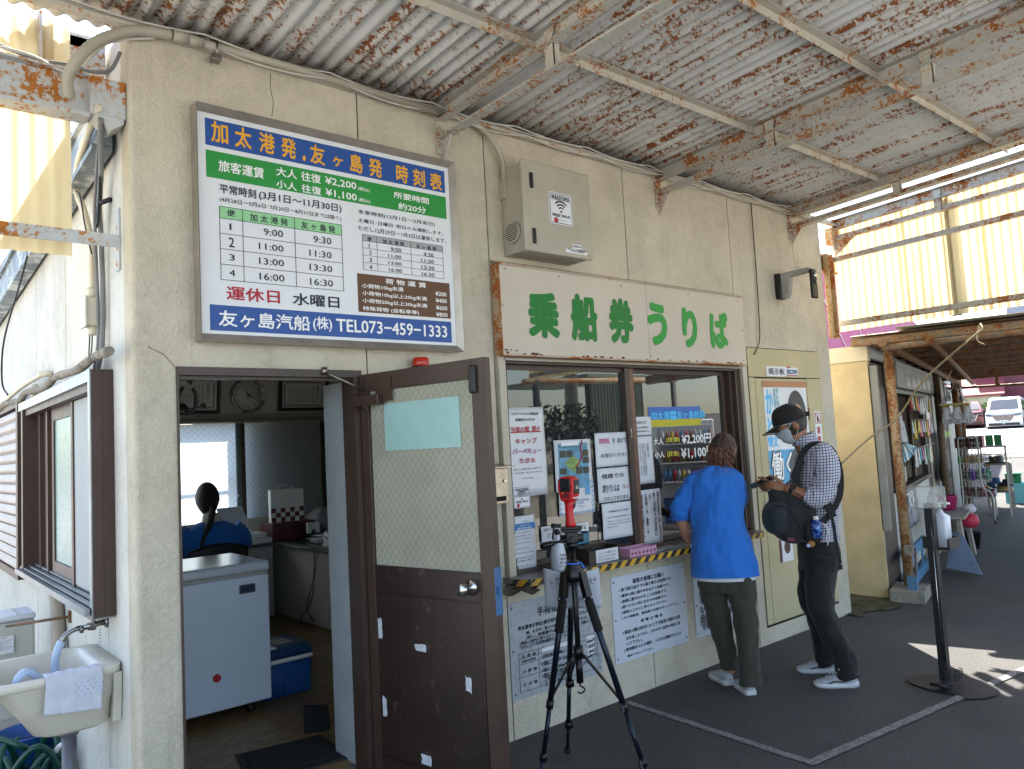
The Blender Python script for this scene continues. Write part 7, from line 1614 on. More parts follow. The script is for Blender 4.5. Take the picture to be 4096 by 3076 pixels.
# glove hanger
ghg = thing('glove_hanger', 'cream clip hanger with white work gloves hung under the dark canopy', 'hanger', tuple(S(4.0, .37, 1.8)))
M_clip = simple('cream_plastic_clip', 'b5ab6c', .5)
mb = MB()
for v in (.21, .53): mb.beam(S(3.75, v, 1.81), S(4.25, v, 1.81), .015, .02)
for u in (3.75, 4.0, 4.25): mb.beam(S(u, .21, 1.81), S(u, .53, 1.81), .015, .02)
mb.build('rack', M_clip, ghg)
mb = MB()
for u in (3.77, 4.23):
    for v in (.22, .52): mb.tube([S(u, v, 1.82), S(4.0, .37, 2.05)], .004, 5)
mb.tube(smooth_path([S(4.0, .37, 2.05), S(4.0, .36, 2.1), S(3.98, .30, 2.13), S(4.0, .33, 2.2), S(4.0, .37, 2.27)]), .006, 6); mb.build('cords', M_wire, ghg)
def glove(u, v, z):
    mb = MB(); mb.loft([[S(u, v + r * math.cos(t), 0) + Vector((0, 0, z + dz)) + SU * (rr * math.sin(t)) for t in [2 * PI * i / 10 for i in range(10)]] for dz, r, rr in ((0, .028, .014), (-.05, .03, .014), (-.10, .045, .018), (-.16, .05, .018), (-.17, .03, .012))])
    for k in range(4):
        c = S(u, v - .036 + k * .024, 0); mb.cyl(Vector((c.x, c.y, z - .155)), Vector((c.x, c.y, z - .235 + .012 * abs(k - 1.5))), .0125, 8, .010)
    c = S(u, v + .04, 0); mb.cyl(Vector((c.x, c.y, z - .09)), Vector((c.x, c.y, z - .17)) + SV * .03, .013, 8, .011)
    return mb
gi = 0
for u in (3.8, 4.0, 4.2):
    for v in (.26, .38, .50):
        g_ = glove(u, v, 1.775).build('work_glove', M_gw); gi += 1
        tag(g_, 'white cotton work glove clipped on the cream hanger', 'glove', 'white work gloves on the hanger')
        mb = MB(); sb(mb, u - .01, u + .01, v - .02, v + .02, 1.765, 1.80); mb.build('clip', simple('amber_clip', 'b08a2a', .4), ghg)
for k, (u, v) in enumerate(((3.9, .30), (4.1, .44))):
    mb = MB(); drape(mb, u, v, 1.86, 2.04, .5, .03, k); solidify(mb.build('clear_packet', M_film, ghg), .004)
# goods trolley
tl_ = thing('goods_trolley', 'white wire goods rack on casters with maroon packets outside the shop', 'rack', tuple(S(6.2, .4, 0)))
M_wtr = simple('white_tube', 'b9b9b6', .4, 0, .04)
def frame_u(u, v0, v1, zt):
    return smooth_path([S(u, v0 - .02, .06), S(u, v0, .5), S(u, v0, zt - .06), S(u, v0 + .05, zt), S(u, v1 - .05, zt), S(u, v1, zt - .06), S(u, v1, .60), S(u, v1 + .12, .45), S(u, v1 + .13, .06)], 4)
for u in (5.93, 6.5):
    mb = MB(); mb.tube(frame_u(u, .20, .46, 1.31), .014, 8); mb.build('end_frame', M_wtr, tl_)
    mb = MB()
    for i in range(5): mb.tube([S(u, .24 + i * .045, .45), S(u, .24 + i * .045, 1.25)], .003, 4)
    for z in (.45, .62, .8, .98, 1.12, 1.25): mb.tube([S(u, .2, z), S(u, .46, z)], .003, 4)
    mb.build('wire_mesh', M_wtr, tl_)
    for v in (.18, .59):
        mb = MB(); mb.cyl(S(u, v - .01, .028), S(u, v + .01, .028), .027, 12); mb.build('caster', M_blk, tl_)
def wbasket(z, v0, v1):
    mb = MB()
    for dz in (0, .09):
        for (a, b_) in (((5.93, v0), (6.5, v0)), ((6.5, v0), (6.5, v1)), ((6.5, v1), (5.93, v1)), ((5.93, v1), (5.93, v0))): mb.tube([S(a[0], a[1], z + dz), S(b_[0], b_[1], z + dz)], .004, 4)
    for i in range(12):
        u = 5.93 + i * .052; mb.tube([S(u, v0, z + .09), S(u, v0, z), S(u, v1, z), S(u, v1, z + .09)], .0025, 4)
    mb.build('basket', M_wtr, tl_)
for z, v1 in ((.40, .62), (.66, .56), (.92, .5), (1.14, .48)): wbasket(z, .2, v1)
random.seed(21)
def goods(z, v0, v1, cols, nm, lab, h=.14, n_=10, grp=None):
    th = thing(nm, lab, 'packets', tuple(S(6.2, (v0 + v1) / 2, z)))
    for i in range(n_):
        u = 5.96 + .52 * random.random(); v = v0 + (v1 - v0) * i / n_
        PM = Matrix.Translation(S(u, v, z + .005)) @ Matrix.Rotation(_a + random.uniform(-.3, .3), 4, 'Z') @ Matrix.Rotation(random.uniform(-.5, .2), 4, 'Y')
        mb = MB(); mb.box(-.05, .05, -.014, .014, 0, h * random.uniform(.8, 1.1), PM, .004); c = random.choice(cols); mb.build('packet', simple('goods_' + c, c, .45, 0, .35, 40), th)
    return th
goods(1.16, .16, .55, ['5a1620', '6b1a24', '4c1018'], 'maroon_packets', 'maroon packets in the top basket of the white goods rack', .16, 14)
goods(.93, .2, .5, ['b98a1e', 'a87412', '3f8a3c'], 'orange_packets', 'orange packets in the second basket of the white goods rack', .1, 12)
goods(.67, .2, .6, ['b52f4a', '3a5fb0', '6a3f9a', 'c9c4b8', '2f8a6a'], 'toy_packets', 'mixed bright toy packets in the third basket of the white goods rack', .15, 14)
goods(.41, .16, .62, ['6a1f24', 'a9a9a4', 'b5801e', '8a2a30'], 'low_packets', 'red and clear packets in the lowest basket of the white goods rack', .13, 16)
gpk = thing('green_boxes', 'green and white boxes standing on top behind the goods rack', 'boxes', tuple(S(6.9, .4, 1.1)))
for i in range(4): SB('box', gpk, simple('pk_green', '1f7a4a', .5, 0, .3, 30), 6.75, 6.95, .28 + i * .12, .38 + i * .12, 1.16, 1.33)
SB('shelf', gpk, M_wtr, 6.7, 7.0, .2, .8, 1.13, 1.158)
for v_ in (.22, .76): SB('shelf_leg', gpk, M_wtr, 6.84, 6.87, v_, v_ + .03, .02, 1.129)
# table with hat, crate on cyan box
tb = thing('goods_table', 'grey folding table with a basket beyond the goods rack', 'table', tuple(S(7.5, .6, 0)))
SB('table_top', tb, M_sgy, 7.2, 8.2, .42, .82, .82, .85)
for u, v in ((7.25, .46), (7.25, .78), (8.15, .46), (8.15, .78)): SB('leg', tb, M_sgy, u, u + .04, v - .02, v + .02, .02, .819)
mb = MB(); sb(mb, 7.35, 8.0, .44, .80, .851, .855); mb.tube([S(7.3, .42, 1.0), S(8.05, .42, 1.0), S(8.05, .84, 1.0), S(7.3, .84, 1.0), S(7.3, .42, 1.0)], .01, 6)
for i in range(10): mb.tube([S(7.36, .44 + i * .04, .855), S(7.3, .42 + i * .046, 1.0)], .004, 4)
mb.build('wire_basket', M_clip, tb)
hat = thing('black_hat', 'black brimmed hat on the grey goods table', 'hat', tuple(S(7.25, .62, .86)))
mb = MB(); mb.lathe(S(7.22, .62, .862), [(0, 0), (.19, .0), (.20, .008), (.105, .02), (.10, .10), (.08, .125), (0, .13)], 28); mb.build('hat', M_blk, hat)
lowg = thing('straw_goods', 'hats and bundled goods piled on the shelf below the grey table', 'goods', tuple(S(7.6, .6, .4)))
for i, (u, v, z, r, c) in enumerate(((7.3, .5, .45, .15, '2c3a5c'), (7.35, .66, .42, .16, 'a08a5c'), (7.45, .58, .52, .12, '3c5f8a'), (7.3, .72, .50, .10, '16161a'))):
    mb = MB(); mb.lathe(S(u, v, z), [(0, -.03), (r, -.02), (r * 1.05, 0), (r * .5, .02), (r * .45, .08), (0, .09)], 16); mb.build('bundle', simple('bundle' + str(i), c, .8, 0, .2), lowg)
SB('lower_shelf', lowg, M_sgy, 7.2, 8.1, .45, .8, .37, .39)
cyb = thing('cyan_box', 'large pale cyan foam box on the asphalt under the green crate', 'box', tuple(S(8.8, .78, 0)))
mb = MB(); sb(mb, 8.75, 9.3, .64, 1.05, .02, .41, bev=.015); mb.build('foam_box', simple('cyan_foam', '6db4b8', .7, 0, .05), cyb)
gc = thing('green_crate', 'green plastic crate on top of the cyan box', 'crate', tuple(S(8.8, .78, .41)))
M_gc = simple('crate_green', '0f7a48', .45)
mb = MB(); sb(mb, 8.78, 9.2, .66, .90, .412, .57, bev=.01); mb.build('crate_body', M_gc, gc); mb = MB(); sb(mb, 8.76, 9.22, .64, .92, .571, .59, bev=.004); mb.build('rim', M_gc, gc); SB('handle_slot', gc, M_dkp, 8.7755, 8.7795, .73, .83, .52, .55)
# ---- sanitizer stand
ss = thing('sanitizer_stand', 'black pedal sanitizer stand with white bottle on a flat steel base', 'stand', (4.2, -1.31, 0))
M_mb = simple('matte_black_metal', '1d1d20', .45, .1, .15, 20, .05)
C0 = Vector((4.20, -1.31, 0)); lean = Vector((-.005, -.02, 0))
mb = MB()
poly = [(4.19 + .25 * math.cos(t) * (.6 if math.cos(t + .9) < -.2 else .9) , -1.34 + .25 * math.sin(t)) for t in [2 * PI * i / 28 for i in range(28)]]
mb.prism([(x, y, .005) for x, y in poly], (0, 0, .006)); mb.build('base_plate', M_mb, ss)
mb = MB(); mb.box(4.175, 4.225, -1.335, -1.285, .011, 1.10, bev=.002); mb.build('column', M_mb, ss)
mb = MB(); mb.tube([(4.165, -1.33, .15), (4.16, -1.325, .5), (4.165, -1.325, .96)], .0025, 5); mb.build('pull_wire', M_chr, ss)
mb = MB(); mb.box(4.05, 4.16, -1.36, -1.30, .03, .045); mb.cyl((4.06, -1.37, .04), (4.06, -1.28, .04), .012, 10); mb.beam((4.08, -1.36, .045), (4.16, -1.33, .10), .015, .02); mb.build('pedal', M_mb, ss)
mb = MB()
for k in range(5): mb.tube([(4.25 + .03 * math.cos(t), -1.36 + .03 * math.sin(t), .03 + .014 * k + .002 * t) for t in [2 * PI * i / 12 for i in range(13)]], .003, 5)
mb.build('spring', M_blk, ss)
mb = MB(); mb.box(4.235, 4.39, -1.39, -1.27, .81, .825); mb.box(4.235, 4.39, -1.393, -1.389, .81, .88); mb.box(4.235, 4.39, -1.27, -1.266, .81, .88); mb.box(4.386, 4.39, -1.389, -1.27, .825, .88); mb.box(4.13, 4.175, -1.34, -1.28, .83, .90); mb.build('bottle_tray', M_mb, ss)
mb = MB(); mb.loft([rr_ring(4.25, 4.34, -1.375, -1.29, z, .012, 3) for z in (.826, 1.01)] + [rr_ring(4.275, 4.315, -1.35, -1.31, 1.03, .01, 3), rr_ring(4.28, 4.31, -1.345, -1.315, 1.05, .01, 3)]); mb.build('bottle', M_bot, ss)
mb = MB(); mb.cyl((4.295, -1.33, 1.05), (4.295, -1.33, 1.09), .01, 10); mb.tube([(4.295, -1.33, 1.09), (4.30, -1.345, 1.095), (4.33, -1.38, 1.085)], .007, 8); mb.build('pump', M_wht, ss)
mb = MB(); PMs = Matrix.Translation((4.17, -1.33, 1.13)) @ Matrix.Rotation(math.radians(-49), 4, 'Z'); mb.box(-.085, .085, -.028, .028, -.06, .075, PMs, .008); mb.build('splash_cover', glassy('cover_film', 'eef2f2', 1.4, .1, 1.6, film=.22, filmcol='c3cbcc'), ss)
# ================================================================== far background: parking lot
def place(o, x, y, z, rz): o.location = (x, y, z); o.rotation_euler = (0, 0, rz)
M_cw = simple('car_white', 'd8dadd', .25, 0, .01, 1, 0, coat=.5); M_cg = simple('car_glass', '1c2a38', .05, .0, .05, 1, 0, spec=.9); M_tyre = simple('tyre', '111111', .8); M_alloy = simple('alloy', '9a9a9a', .3, .8)
M_chrome = simple('car_chrome', 'c3c6ca', .15, 1, .02)
def van(name, label, body, L=4.7, W=1.72, H=1.85, group=None, front=True):
    """front faces local -Y"""
    th = thing(name, label, 'car', (0, 0, 0), group)
    prof = [(-.0, .30), (-.02, .72), (.10, .98), (.75, 1.12), (1.55, H - .12), (2.0, H), (L - .4, H - .03), (L - .05, 1.1), (L, .35), (L - .1, .24), (.1, .22)]
    mb = MB(); rings = []
    for fx in (-1, -.985, -.9, 0, .9, .985, 1):
        k = 1 - .0 * abs(fx); s_ = []
        for (y, z) in prof:
            tz = max(0, (z - 1.0) / (H - 1.0)); x = fx * W / 2 * (1 - .13 * tz)
            zz = z - (.02 if abs(fx) > .95 else 0) - (.03 if abs(fx) == 1 and z > 1 else 0); s_.append((x, y + (.12 * abs(fx) ** 3 if y < .5 else 0) - (.06 if abs(fx) == 1 and y > L - .3 else 0), zz))
        rings.append(s_)
    mb.loft([[Vector(p) for p in r] for r in rings], smooth=False); o = mb.build('body', body, th); bevelmod(o, .05, 3)
    mb = MB(); mb.face([(-W * .40, .80, 1.14), (W * .40, .80, 1.14), (W * .36, 1.52, H - .16), (-W * .36, 1.52, H - .16)]); o = mb.build('windscreen', M_cg, th); o.location = (0, -.03, .02); solidify(o, .02)
    for s_ in (-1, 1):
        mb = MB(); mb.face([(s_ * (W / 2 + .0), 1.0, 1.08), (s_ * (W / 2 + .0), L - .5, 1.08), (s_ * (W / 2 - .10), L - .6, H - .2), (s_ * (W / 2 - .09), 1.6, H - .2)]); o = mb.build('side_window', M_cg, th); solidify(o, .02, 0)
        mb = MB(); mb.prism([(s_ * W * .30, -.03, .78), (s_ * W * .485, .10, .82), (s_ * W * .485, .10, .90), (s_ * W * .28, -.03, .86)], (0, .06, 0)); mb.build('headlight', M_cg, th)
        mb = MB(); mb.box(s_ * (W / 2 + .02), s_ * (W / 2 + .17), .92, 1.0, 1.08, 1.22, bev=.02); mb.build('mirror', M_blk if body is M_cw else body, th)
        for y in (.85, L - .85):
            mb = MB(); mb.cyl((s_ * (W / 2 - .2), y, .32), (s_ * (W / 2 + .005), y, .32), .32, 24); wh = mb.build('wheel', M_tyre, th)
            mb = MB(); mb.cyl((s_ * (W / 2 + .006), y, .32), (s_ * (W / 2 + .014), y, .32), .2, 18); mb.build('rim', M_alloy, wh)
    mb = MB(); mb.prism([(-W * .30, -.045, .84), (W * .30, -.045, .84), (W * .2, -.045, .52), (-W * .2, -.045, .52)], (0, .05, 0)); g_ = mb.build('grille', M_blk, th)
    mb = MB()
    for k in range(7): z = .55 + k * .045; mb.box(-W * (.2 + .1 * k / 7), W * (.2 + .1 * k / 7), -.052, -.046, z, z + .012)
    for k in range(9): x = (k - 4) * W * .05; mb.box(x - .006, x + .006, -.0535, -.0525, .53, .82)
    mb.build('grille_bars', M_chrome, g_)
    for s_ in (-1, 1):
        mb = MB(); mb.beam((s_ * W * .31, -.05, .86), (s_ * W * .2, -.05, .50), .03, .03); mb.build('chrome_trim', M_chrome, th)
    mb = MB(); mb.box(-W * .42, W * .42, .0, .03, .27, .40); mb.build('lower_intake', M_blk, th)
    mb = MB(); mb.box(-.165, .165, -.07, -.05, .40, .56); pl = mb.build('number_plate', M_wht, th)
    lettering('lettering', [(-.13, .50, .10, .54, '和歌山 500'), (-.14, .42, .14, .49, '35-74')], INK['g'], pl, lambda x, z: (x, -.073, z), .02)
    return th
v1 = van('minivan', 'white minivan parked front-on in the sunny lot', M_cw); place(v1, 46.9, 11.75, .90, math.atan2(.28, .96) - PI / 2 + PI * 0)
v1.rotation_euler = (0, 0, math.radians(-77))
v2 = van('parked_car', 'white car cut off by the right edge of the photo', M_cw, 4.3, 1.7, 1.55); place(v2, 34.6, 6.4, .62, math.radians(-100))
v3 = van('small_car', 'small dark red car parked by the dark fence', simple('car_red', '5a1a1e', .3, 0, .02, 1, 0, coat=.4), 3.4, 1.48, 1.65); place(v3, 48.4, 14.0, 1.0, math.radians(-70))
def house(name, label, x, y, z, w, d, h, wall, roof, rz, rh=1.0, wins=()):
    th = thing(name, label, 'building', (x, y, z)); M_ = Matrix.Translation((x, y, z)) @ Matrix.Rotation(rz, 4, 'Z')
    mb = MB(); mb.box(-w / 2, w / 2, 0, d, -1, h, M_); mb.build('wall', wall, th)
    if rh > 0:
        mb = MB(); mb.prism([M_ @ Vector(p) for p in ((-w / 2 - .3, -.3, h), (w / 2 + .3, -.3, h), (w / 2 + .3, d / 2, h + rh), (-w / 2 - .3, d / 2, h + rh))], (0, 0, .12)); mb.build('roof', roof, th)
        mb = MB(); mb.prism([M_ @ Vector(p) for p in ((-w / 2 - .3, d + .3, h), (w / 2 + .3, d + .3, h), (w / 2 + .3, d / 2 + .01, h + rh), (-w / 2 - .3, d / 2 + .01, h + rh))], (0, 0, .12)); mb.build('roof', roof, th)
    for (x0, x1, z0, z1) in wins:
        mb = MB(); mb.box(x0, x1, -.06, -.01, z0, z1, M_); f_ = mb.build('window', M_grey, th)
        mb = MB(); mb.box(x0 + .06, x1 - .06, -.075, -.062, z0 + .06, z1 - .06, M_); mb.build('pane', M_cg, f_)
    return th
RZ = math.radians(-75)
house('maroon_house', 'maroon two-storey house behind the parking lot', 60.0, 16.2, 1.2, 4.6, 6, 6.5, simple('maroon_siding', '6d3542', .7), simple('maroon_roof', '5d2f3a', .6), RZ, .8, ((-1.6, -.4, .8, 2.4),))
house('cream_house', 'low cream house with red eaves behind the small car', 56.5, 17.6, 1.2, 5.2, 4, 1.9, simple('cream_render', 'a8a58e', .8), simple('red_tile', '7c2f38', .6), RZ, 1.2, ((-2.2, -.4, .3, 1.4), (.6, 1.4, .2, 1.3)))
house('pale_apartment', 'tall pale grey building behind the minivan', 63.0, 12.5, 1.2, 6.6, 8, 9, simple('pale_render', '9aa2ad', .7), M_grey, RZ, 0, ((-2.8, -.9, 3.4, 4.6), (-.4, 1.6, 3.6, 4.8), (-2.6, -1.4, .6, 2.0)))
house('far_house', 'white building at the far right of the lot', 64.0, 3.5, 1.2, 9, 8, 5, simple('white_render', 'b3b5b4', .7), M_grey, RZ, 0, ((-3, -1, 1, 2.2), (1, 3, 1, 2.2)))
fnc = thing('dark_fence', 'dark netted fence behind the cars', 'fence', (50.2, 13, 1))
M_net = simple('fence_net', '23262a', .8)
for i in range(9):
    a = Vector((50.9, 15.6, 1.0)).lerp(Vector((52.9, 6.0, 1.0)), i / 9); b_ = Vector((50.9, 15.6, 1.0)).lerp(Vector((52.9, 6.0, 1.0)), (i + 1) / 9)
    mb = MB(); mb.beam(a + Vector((0, 0, .6)), b_ + Vector((0, 0, .6)), .04, 1.2); mb.build('panel', M_net, fnc)
    mb = MB(); mb.cyl(a + Vector((0, 0, -.3)), a + Vector((0, 0, 1.35)), .04, 8); mb.build('post', M_blk, fnc)
def leafmass(name, label, cat, c, size, n_, col, group=None):
    m_ = simple('leaf_' + col, col, .7, 0, .35, 3, 0); mb = MB(); rnd = random.Random(len(label))
    for _ in range(n_):
        p = Vector((rnd.uniform(-1, 1), rnd.uniform(-1, 1), rnd.uniform(-1, 1)))
        if p.length > 1.15: continue
        q = Vector(c) + Vector((p.x * size[0], p.y * size[1], p.z * size[2])); s_ = size[3]
        a = Vector((rnd.gauss(0, 1), rnd.gauss(0, 1), rnd.gauss(0, 1))).normalized(); b_ = a.cross(Vector((rnd.gauss(0, 1), rnd.gauss(0, 1), 1))).normalized()
        mb.face([q - a * s_, q + b_ * s_ * .5, q + a * s_, q - b_ * s_ * .5])
    o = mb.build(name, m_, fixn=False); return tag(o, label, cat, group)
leafmass('hedge', 'sunlit green hedge along the fence right of the minivan', 'hedge', (53.4, 10.6, 2.1), (.8, 2.4, .55, .14), 1500, '4f6a24')
leafmass('hedge', 'bright green shrub top left of the minivan', 'hedge', (52.3, 13.9, 2.2), (.6, .9, .35, .12), 500, '5d7a2a')
# ================================================================== street side that the ticket window mirrors
shd = thing('storage_shed', 'grey-green corrugated shed across the lane, mirrored in the ticket window', 'building', (13, -10, 0))
M_shd = simple('shed_sheet', '6b7264', .7, 0, .15, 2, .1, dirt=('8a7350', 4, .68))
for k in range(2):
    mb = MB(); mb.grid(lambda u, t: (12.6 + k * 1.0 + u * 1.0, -9.6 + .03 * math.cos(u * 2 * PI * 9), 3.1 * t), 54, 1); mb.build('wall_sheet', M_shd, shd)
B('roof', shd, M_shd, 12.5, 14.7, -13, -9.5, 3.11, 3.2); B('inner_wall', shd, M_dkp, 12.65, 14.5, -9.8, -9.7, 0, 3.05)
pw = thing('planter_wall', 'low concrete planter wall across the lane', 'wall', (10, -8.4, 0)); B('wall', pw, M_conc, 9.3, 12.1, -8.8, -8.4, 0, 1.5); B('coping', pw, M_conc, 9.25, 12.15, -8.85, -8.35, 1.501, 1.62)
leafmass('shrub', 'dark shrubs growing on the concrete planter wall', 'shrub', (10.6, -8.6, 1.95), (1.2, .2, .45, .09), 700, '20301c')
fr_ = thing('pipe_frame', 'dark steel frame with rusty pipe across the lane', 'frame', (11, -7.5, 0))
mb = MB(); mb.cyl((8.9, -7.4, 0), (8.9, -7.4, 4.6), .07, 12); mb.build('post', M_dkp, fr_)
mb = MB(); mb.cyl((8.6, -7.4, 2.75), (13.2, -7.4, 2.85), .06, 12); mb.build('rusty_pipe', rusty('reflected_pipe', 'b5a88c', 1.1, 3, (1, 1, 1), .4, rust2='a86a38'), fr_)
mb = MB(); mb.beam((8.6, -7.5, 3.05), (14, -7.5, 3.35), .1, .12); mb.beam((8.7, -7.6, 3.25), (14, -7.6, 3.3), .1, .1); mb.cyl((13.1, -7.4, 0), (13.1, -7.4, 2.85), .06, 10); mb.build('beam', M_dkp, fr_)
pl_ = thing('utility_pole', 'grey concrete utility pole across the lane', 'pole', (11.8, -9.2, 0)); mb = MB(); mb.cyl((11.4, -9.0, 0), (11.4, -9.0, 9), .16, 16, .13); mb.build('pole', M_conc, pl_)
vm = thing('vending_machine', 'lit white drinks vending machine across the lane, mirrored in the right pane', 'vending machine', (10.2, -4.9, 0))
VM = Matrix.Translation((9.9, -4.7, 0)) @ Matrix.Rotation(math.radians(-140), 4, 'Z')
mb = MB(); mb.box(-.5, .5, .02, .75, 0, 1.85, VM, .02); mb.build('cabinet', M_wht, vm)
mb = MB(); mb.box(-.44, .44, -.0, .019, .75, 1.75, VM); mb.build('display_back', flat('display_pale', 'b8bfc9'), vm)
random.seed(30)
for r_ in range(3):
    mb = MB(); mb.box(-.44, .44, -.06, -.001, .80 + r_ * .32, .825 + r_ * .32, VM); mb.build('shelf', M_wht, vm)
    for k in range(11):
        c = VM @ Vector((-.4 + k * .08, -.035, .826 + r_ * .32)); mb = MB(); mb.lathe(c, [(0, 0), (.028, 0), (.028, .15), (.012, .19), (.012, .21), (0, .21)], 10)
        cc = random.choice(['b8352c', 'c9b23a', 'b9c4c8', '3f7fb0', '8a5a2a', 'd0d4d8']); mb.build('bottle', simple('drink_' + cc, cc, .3, 0, .1), vm)
B_ = MB(); B_.box(-.44, .44, -.025, .0, .12, .55, VM); B_.build('lower_panel', simple('panel_blue', '2f4f8a', .4), vm)
# ================================================================== people
from mathutils import noise as mnoise
def cloth(name, col, wr=.6, scale=9, pattern=None, rough=.85):
    m, n, b = newmat(name); v = coords(n)
    c = ramp(n, noise(n, v, 5, 4), [(.3, tuple(x * .86 for x in lin(col)[:3])), (.7, col)])
    if pattern: c = pattern(n, c)
    n.links.new(c, b.inputs['Base Color']); b.inputs['Roughness'].default_value = rough; b.inputs['Sheen Weight'].default_value = .1
    w1_ = noise(n, coords(n, (1, 1, .45)), scale, 3, .5, 1.2); w2_ = noise(n, v, 320, 2)
    bump(n, b, mixc(n, .12, w1_, w2_), wr, .03); return m
def skinmat(name, col):
    m, n, b = newmat(name); v = coords(n)
    n.links.new(ramp(n, noise(n, v, 14, 4), [(.3, tuple(x * .85 for x in lin(col)[:3])), (.7, col)]), b.inputs['Base Color'])
    b.inputs['Roughness'].default_value = .5; b.inputs['Subsurface Weight'].default_value = .12; b.inputs['Subsurface Radius'].default_value = (.01, .004, .002); bump(n, b, noise(n, v, 220, 3), .12, .002); return m
def hairmat(name, col, col2):
    m, n, b = newmat(name); v = coords(n, (1, 1, .12))
    n.links.new(ramp(n, noise(n, v, 190, 4, .7), [(.35, col), (.7, col2)]), b.inputs['Base Color']); b.inputs['Roughness'].default_value = .42
    bump(n, b, noise(n, v, 240, 3), .8, .01); return m
class Fr:
    """body frame: forward f, left l, up z at origin o"""
    def __init__(s, o, f):
        s.o = Vector((o[0], o[1], 0)); s.f = Vector((f[0], f[1], 0)).normalized(); s.l = Vector((-s.f.y, s.f.x, 0))
    def __call__(s, a, b_, z): return s.o + s.f * a + s.l * b_ + Vector((0, 0, z))
def torso(mb, F, rows, seg=40, wr=.006, p=2.4, sd=0, capz=True):
    """rows: (z, centre_f, centre_l, rf, rl)"""
    R_ = []
    for (z, cf, cl, rf, rl) in rows:
        L = []
        for i in range(seg):
            t = 2 * PI * i / seg; c, s_ = math.cos(t), math.sin(t)
            k = (abs(c) ** p + abs(s_) ** p) ** (-1 / p)
            q = mnoise.noise(Vector((c * 2.2 + sd, s_ * 2.2, z * 5.5))) + .5 * mnoise.noise(Vector((c * 5 + sd, s_ * 5, z * 13 + c * 3)))
            L.append(F(cf + c * k * (rf + wr * q), cl + s_ * k * (rl + wr * q), z + .3 * wr * q))
        R_.append(L)
    mb.loft(R_); return mb
def interp(rows, n_):
    out = []
    for i in range(len(rows) - 1):
        P = [rows[max(i - 1, 0)], rows[i], rows[i + 1], rows[min(i + 2, len(rows) - 1)]]
        for k in range(n_):
            t = k / n_; out.append(tuple(.5 * ((2 * P[1][j]) + (-P[0][j] + P[2][j]) * t + (2 * P[0][j] - 5 * P[1][j] + 4 * P[2][j] - P[3][j]) * t * t + (-P[0][j] + 3 * P[1][j] - 3 * P[2][j] + P[3][j]) * t ** 3) for j in range(len(rows[0]))))
    out.append(rows[-1]); return out
def limb(mb, pts, seg=16, wr=.0, n_=6, sd=0, caps=True, fl=1.0):
    """pts: (Vector, radius) -> smooth tapering limb with fabric folds"""
    rows = interp([(p.x, p.y, p.z, r) for p, r in pts], n_); P = [Vector(r[:3]) for r in rows]; x = None; rings = []
    for i in range(len(P)):
        t = (P[min(i + 1, len(P) - 1)] - P[max(i - 1, 0)]).normalized()
        if x is None: x = t.cross(Vector((.3, .9, .1))).normalized()
        else: x = (x - t * x.dot(t)).normalized()
        y = t.cross(x); r = rows[i][3]; L = []
        for k in range(seg):
            a = 2 * PI * k / seg; q = mnoise.noise(Vector((math.cos(a) * 1.5 + sd, math.sin(a) * 1.5, i * .55 / n_ * 4))) if wr else 0
            L.append(P[i] + (x * math.cos(a) + y * math.sin(a) * fl) * (r + wr * q * 1.6))
        rings.append(L)
    mb.loft(rings, caps); return mb
def head_pts(C, f, up, s=1.0, k=1.0, nu=28, nv=20, grow=0, jaw=1.0):
    f = Vector(f).normalized(); up = (Vector(up) - f * Vector(up).dot(f)).normalized(); l = up.cross(f)
    def pt(az, el):     # az from forward, el -90..90
        ce, se = math.cos(el), math.sin(el); ca, sa = math.cos(az), math.sin(az)
        rx = .098 if ca > 0 else .104; x = rx * ce * ca; y = .077 * ce * sa; z = .118 * se
        if se < 0:
            y *= 1 - .30 * jaw * (-se) ** 1.3; x = x * (1 - .10 * (-se)) + (.012 if ca > 0 else .045) * (-se) ** 1.5
        if ca > .2 and se < .1: x -= .006 * math.sin(max(0, min(1, -se * 2)) * PI)
        if ca > .93 and -.38 < se < .10: x += .016 * (ca - .93) / .07 * math.sin((.10 - se) / .48 * PI)      # nose
        if ca > .8 and .05 < se < .25: x += .003
        g = 1 + grow
        return Vector(C) + (f * x + l * y + up * z) * s * g
    return pt, f, up, l
def add_head(mb, C, f, up, s=1.0):
    pt, f, up, l = head_pts(C, f, up, s); nu, nv = 40, 26
    mb.loft([[pt(2 * PI * i / nu, -PI / 2 + PI * (j + .5) / nv) for i in range(nu)] for j in range(nv)])
    for sg in (1, -1):
        e = Vector(C) + l * sg * .076 * s - f * .008 * s - up * .008 * s
        rings = []
        for (r, o_) in ((.004, .016), (.017, .014), (.019, .006), (.013, .002), (.010, -.004)):
            rings.append([e + l * sg * o_ * s + (f * .55 * math.cos(t) - l * sg * .25 * math.cos(t) + up * 1.0 * math.sin(t)) * r * 1.7 * s for t in [2 * PI * i / 14 for i in range(14)]])
        mb.loft(rings)
    return pt, f, up, l
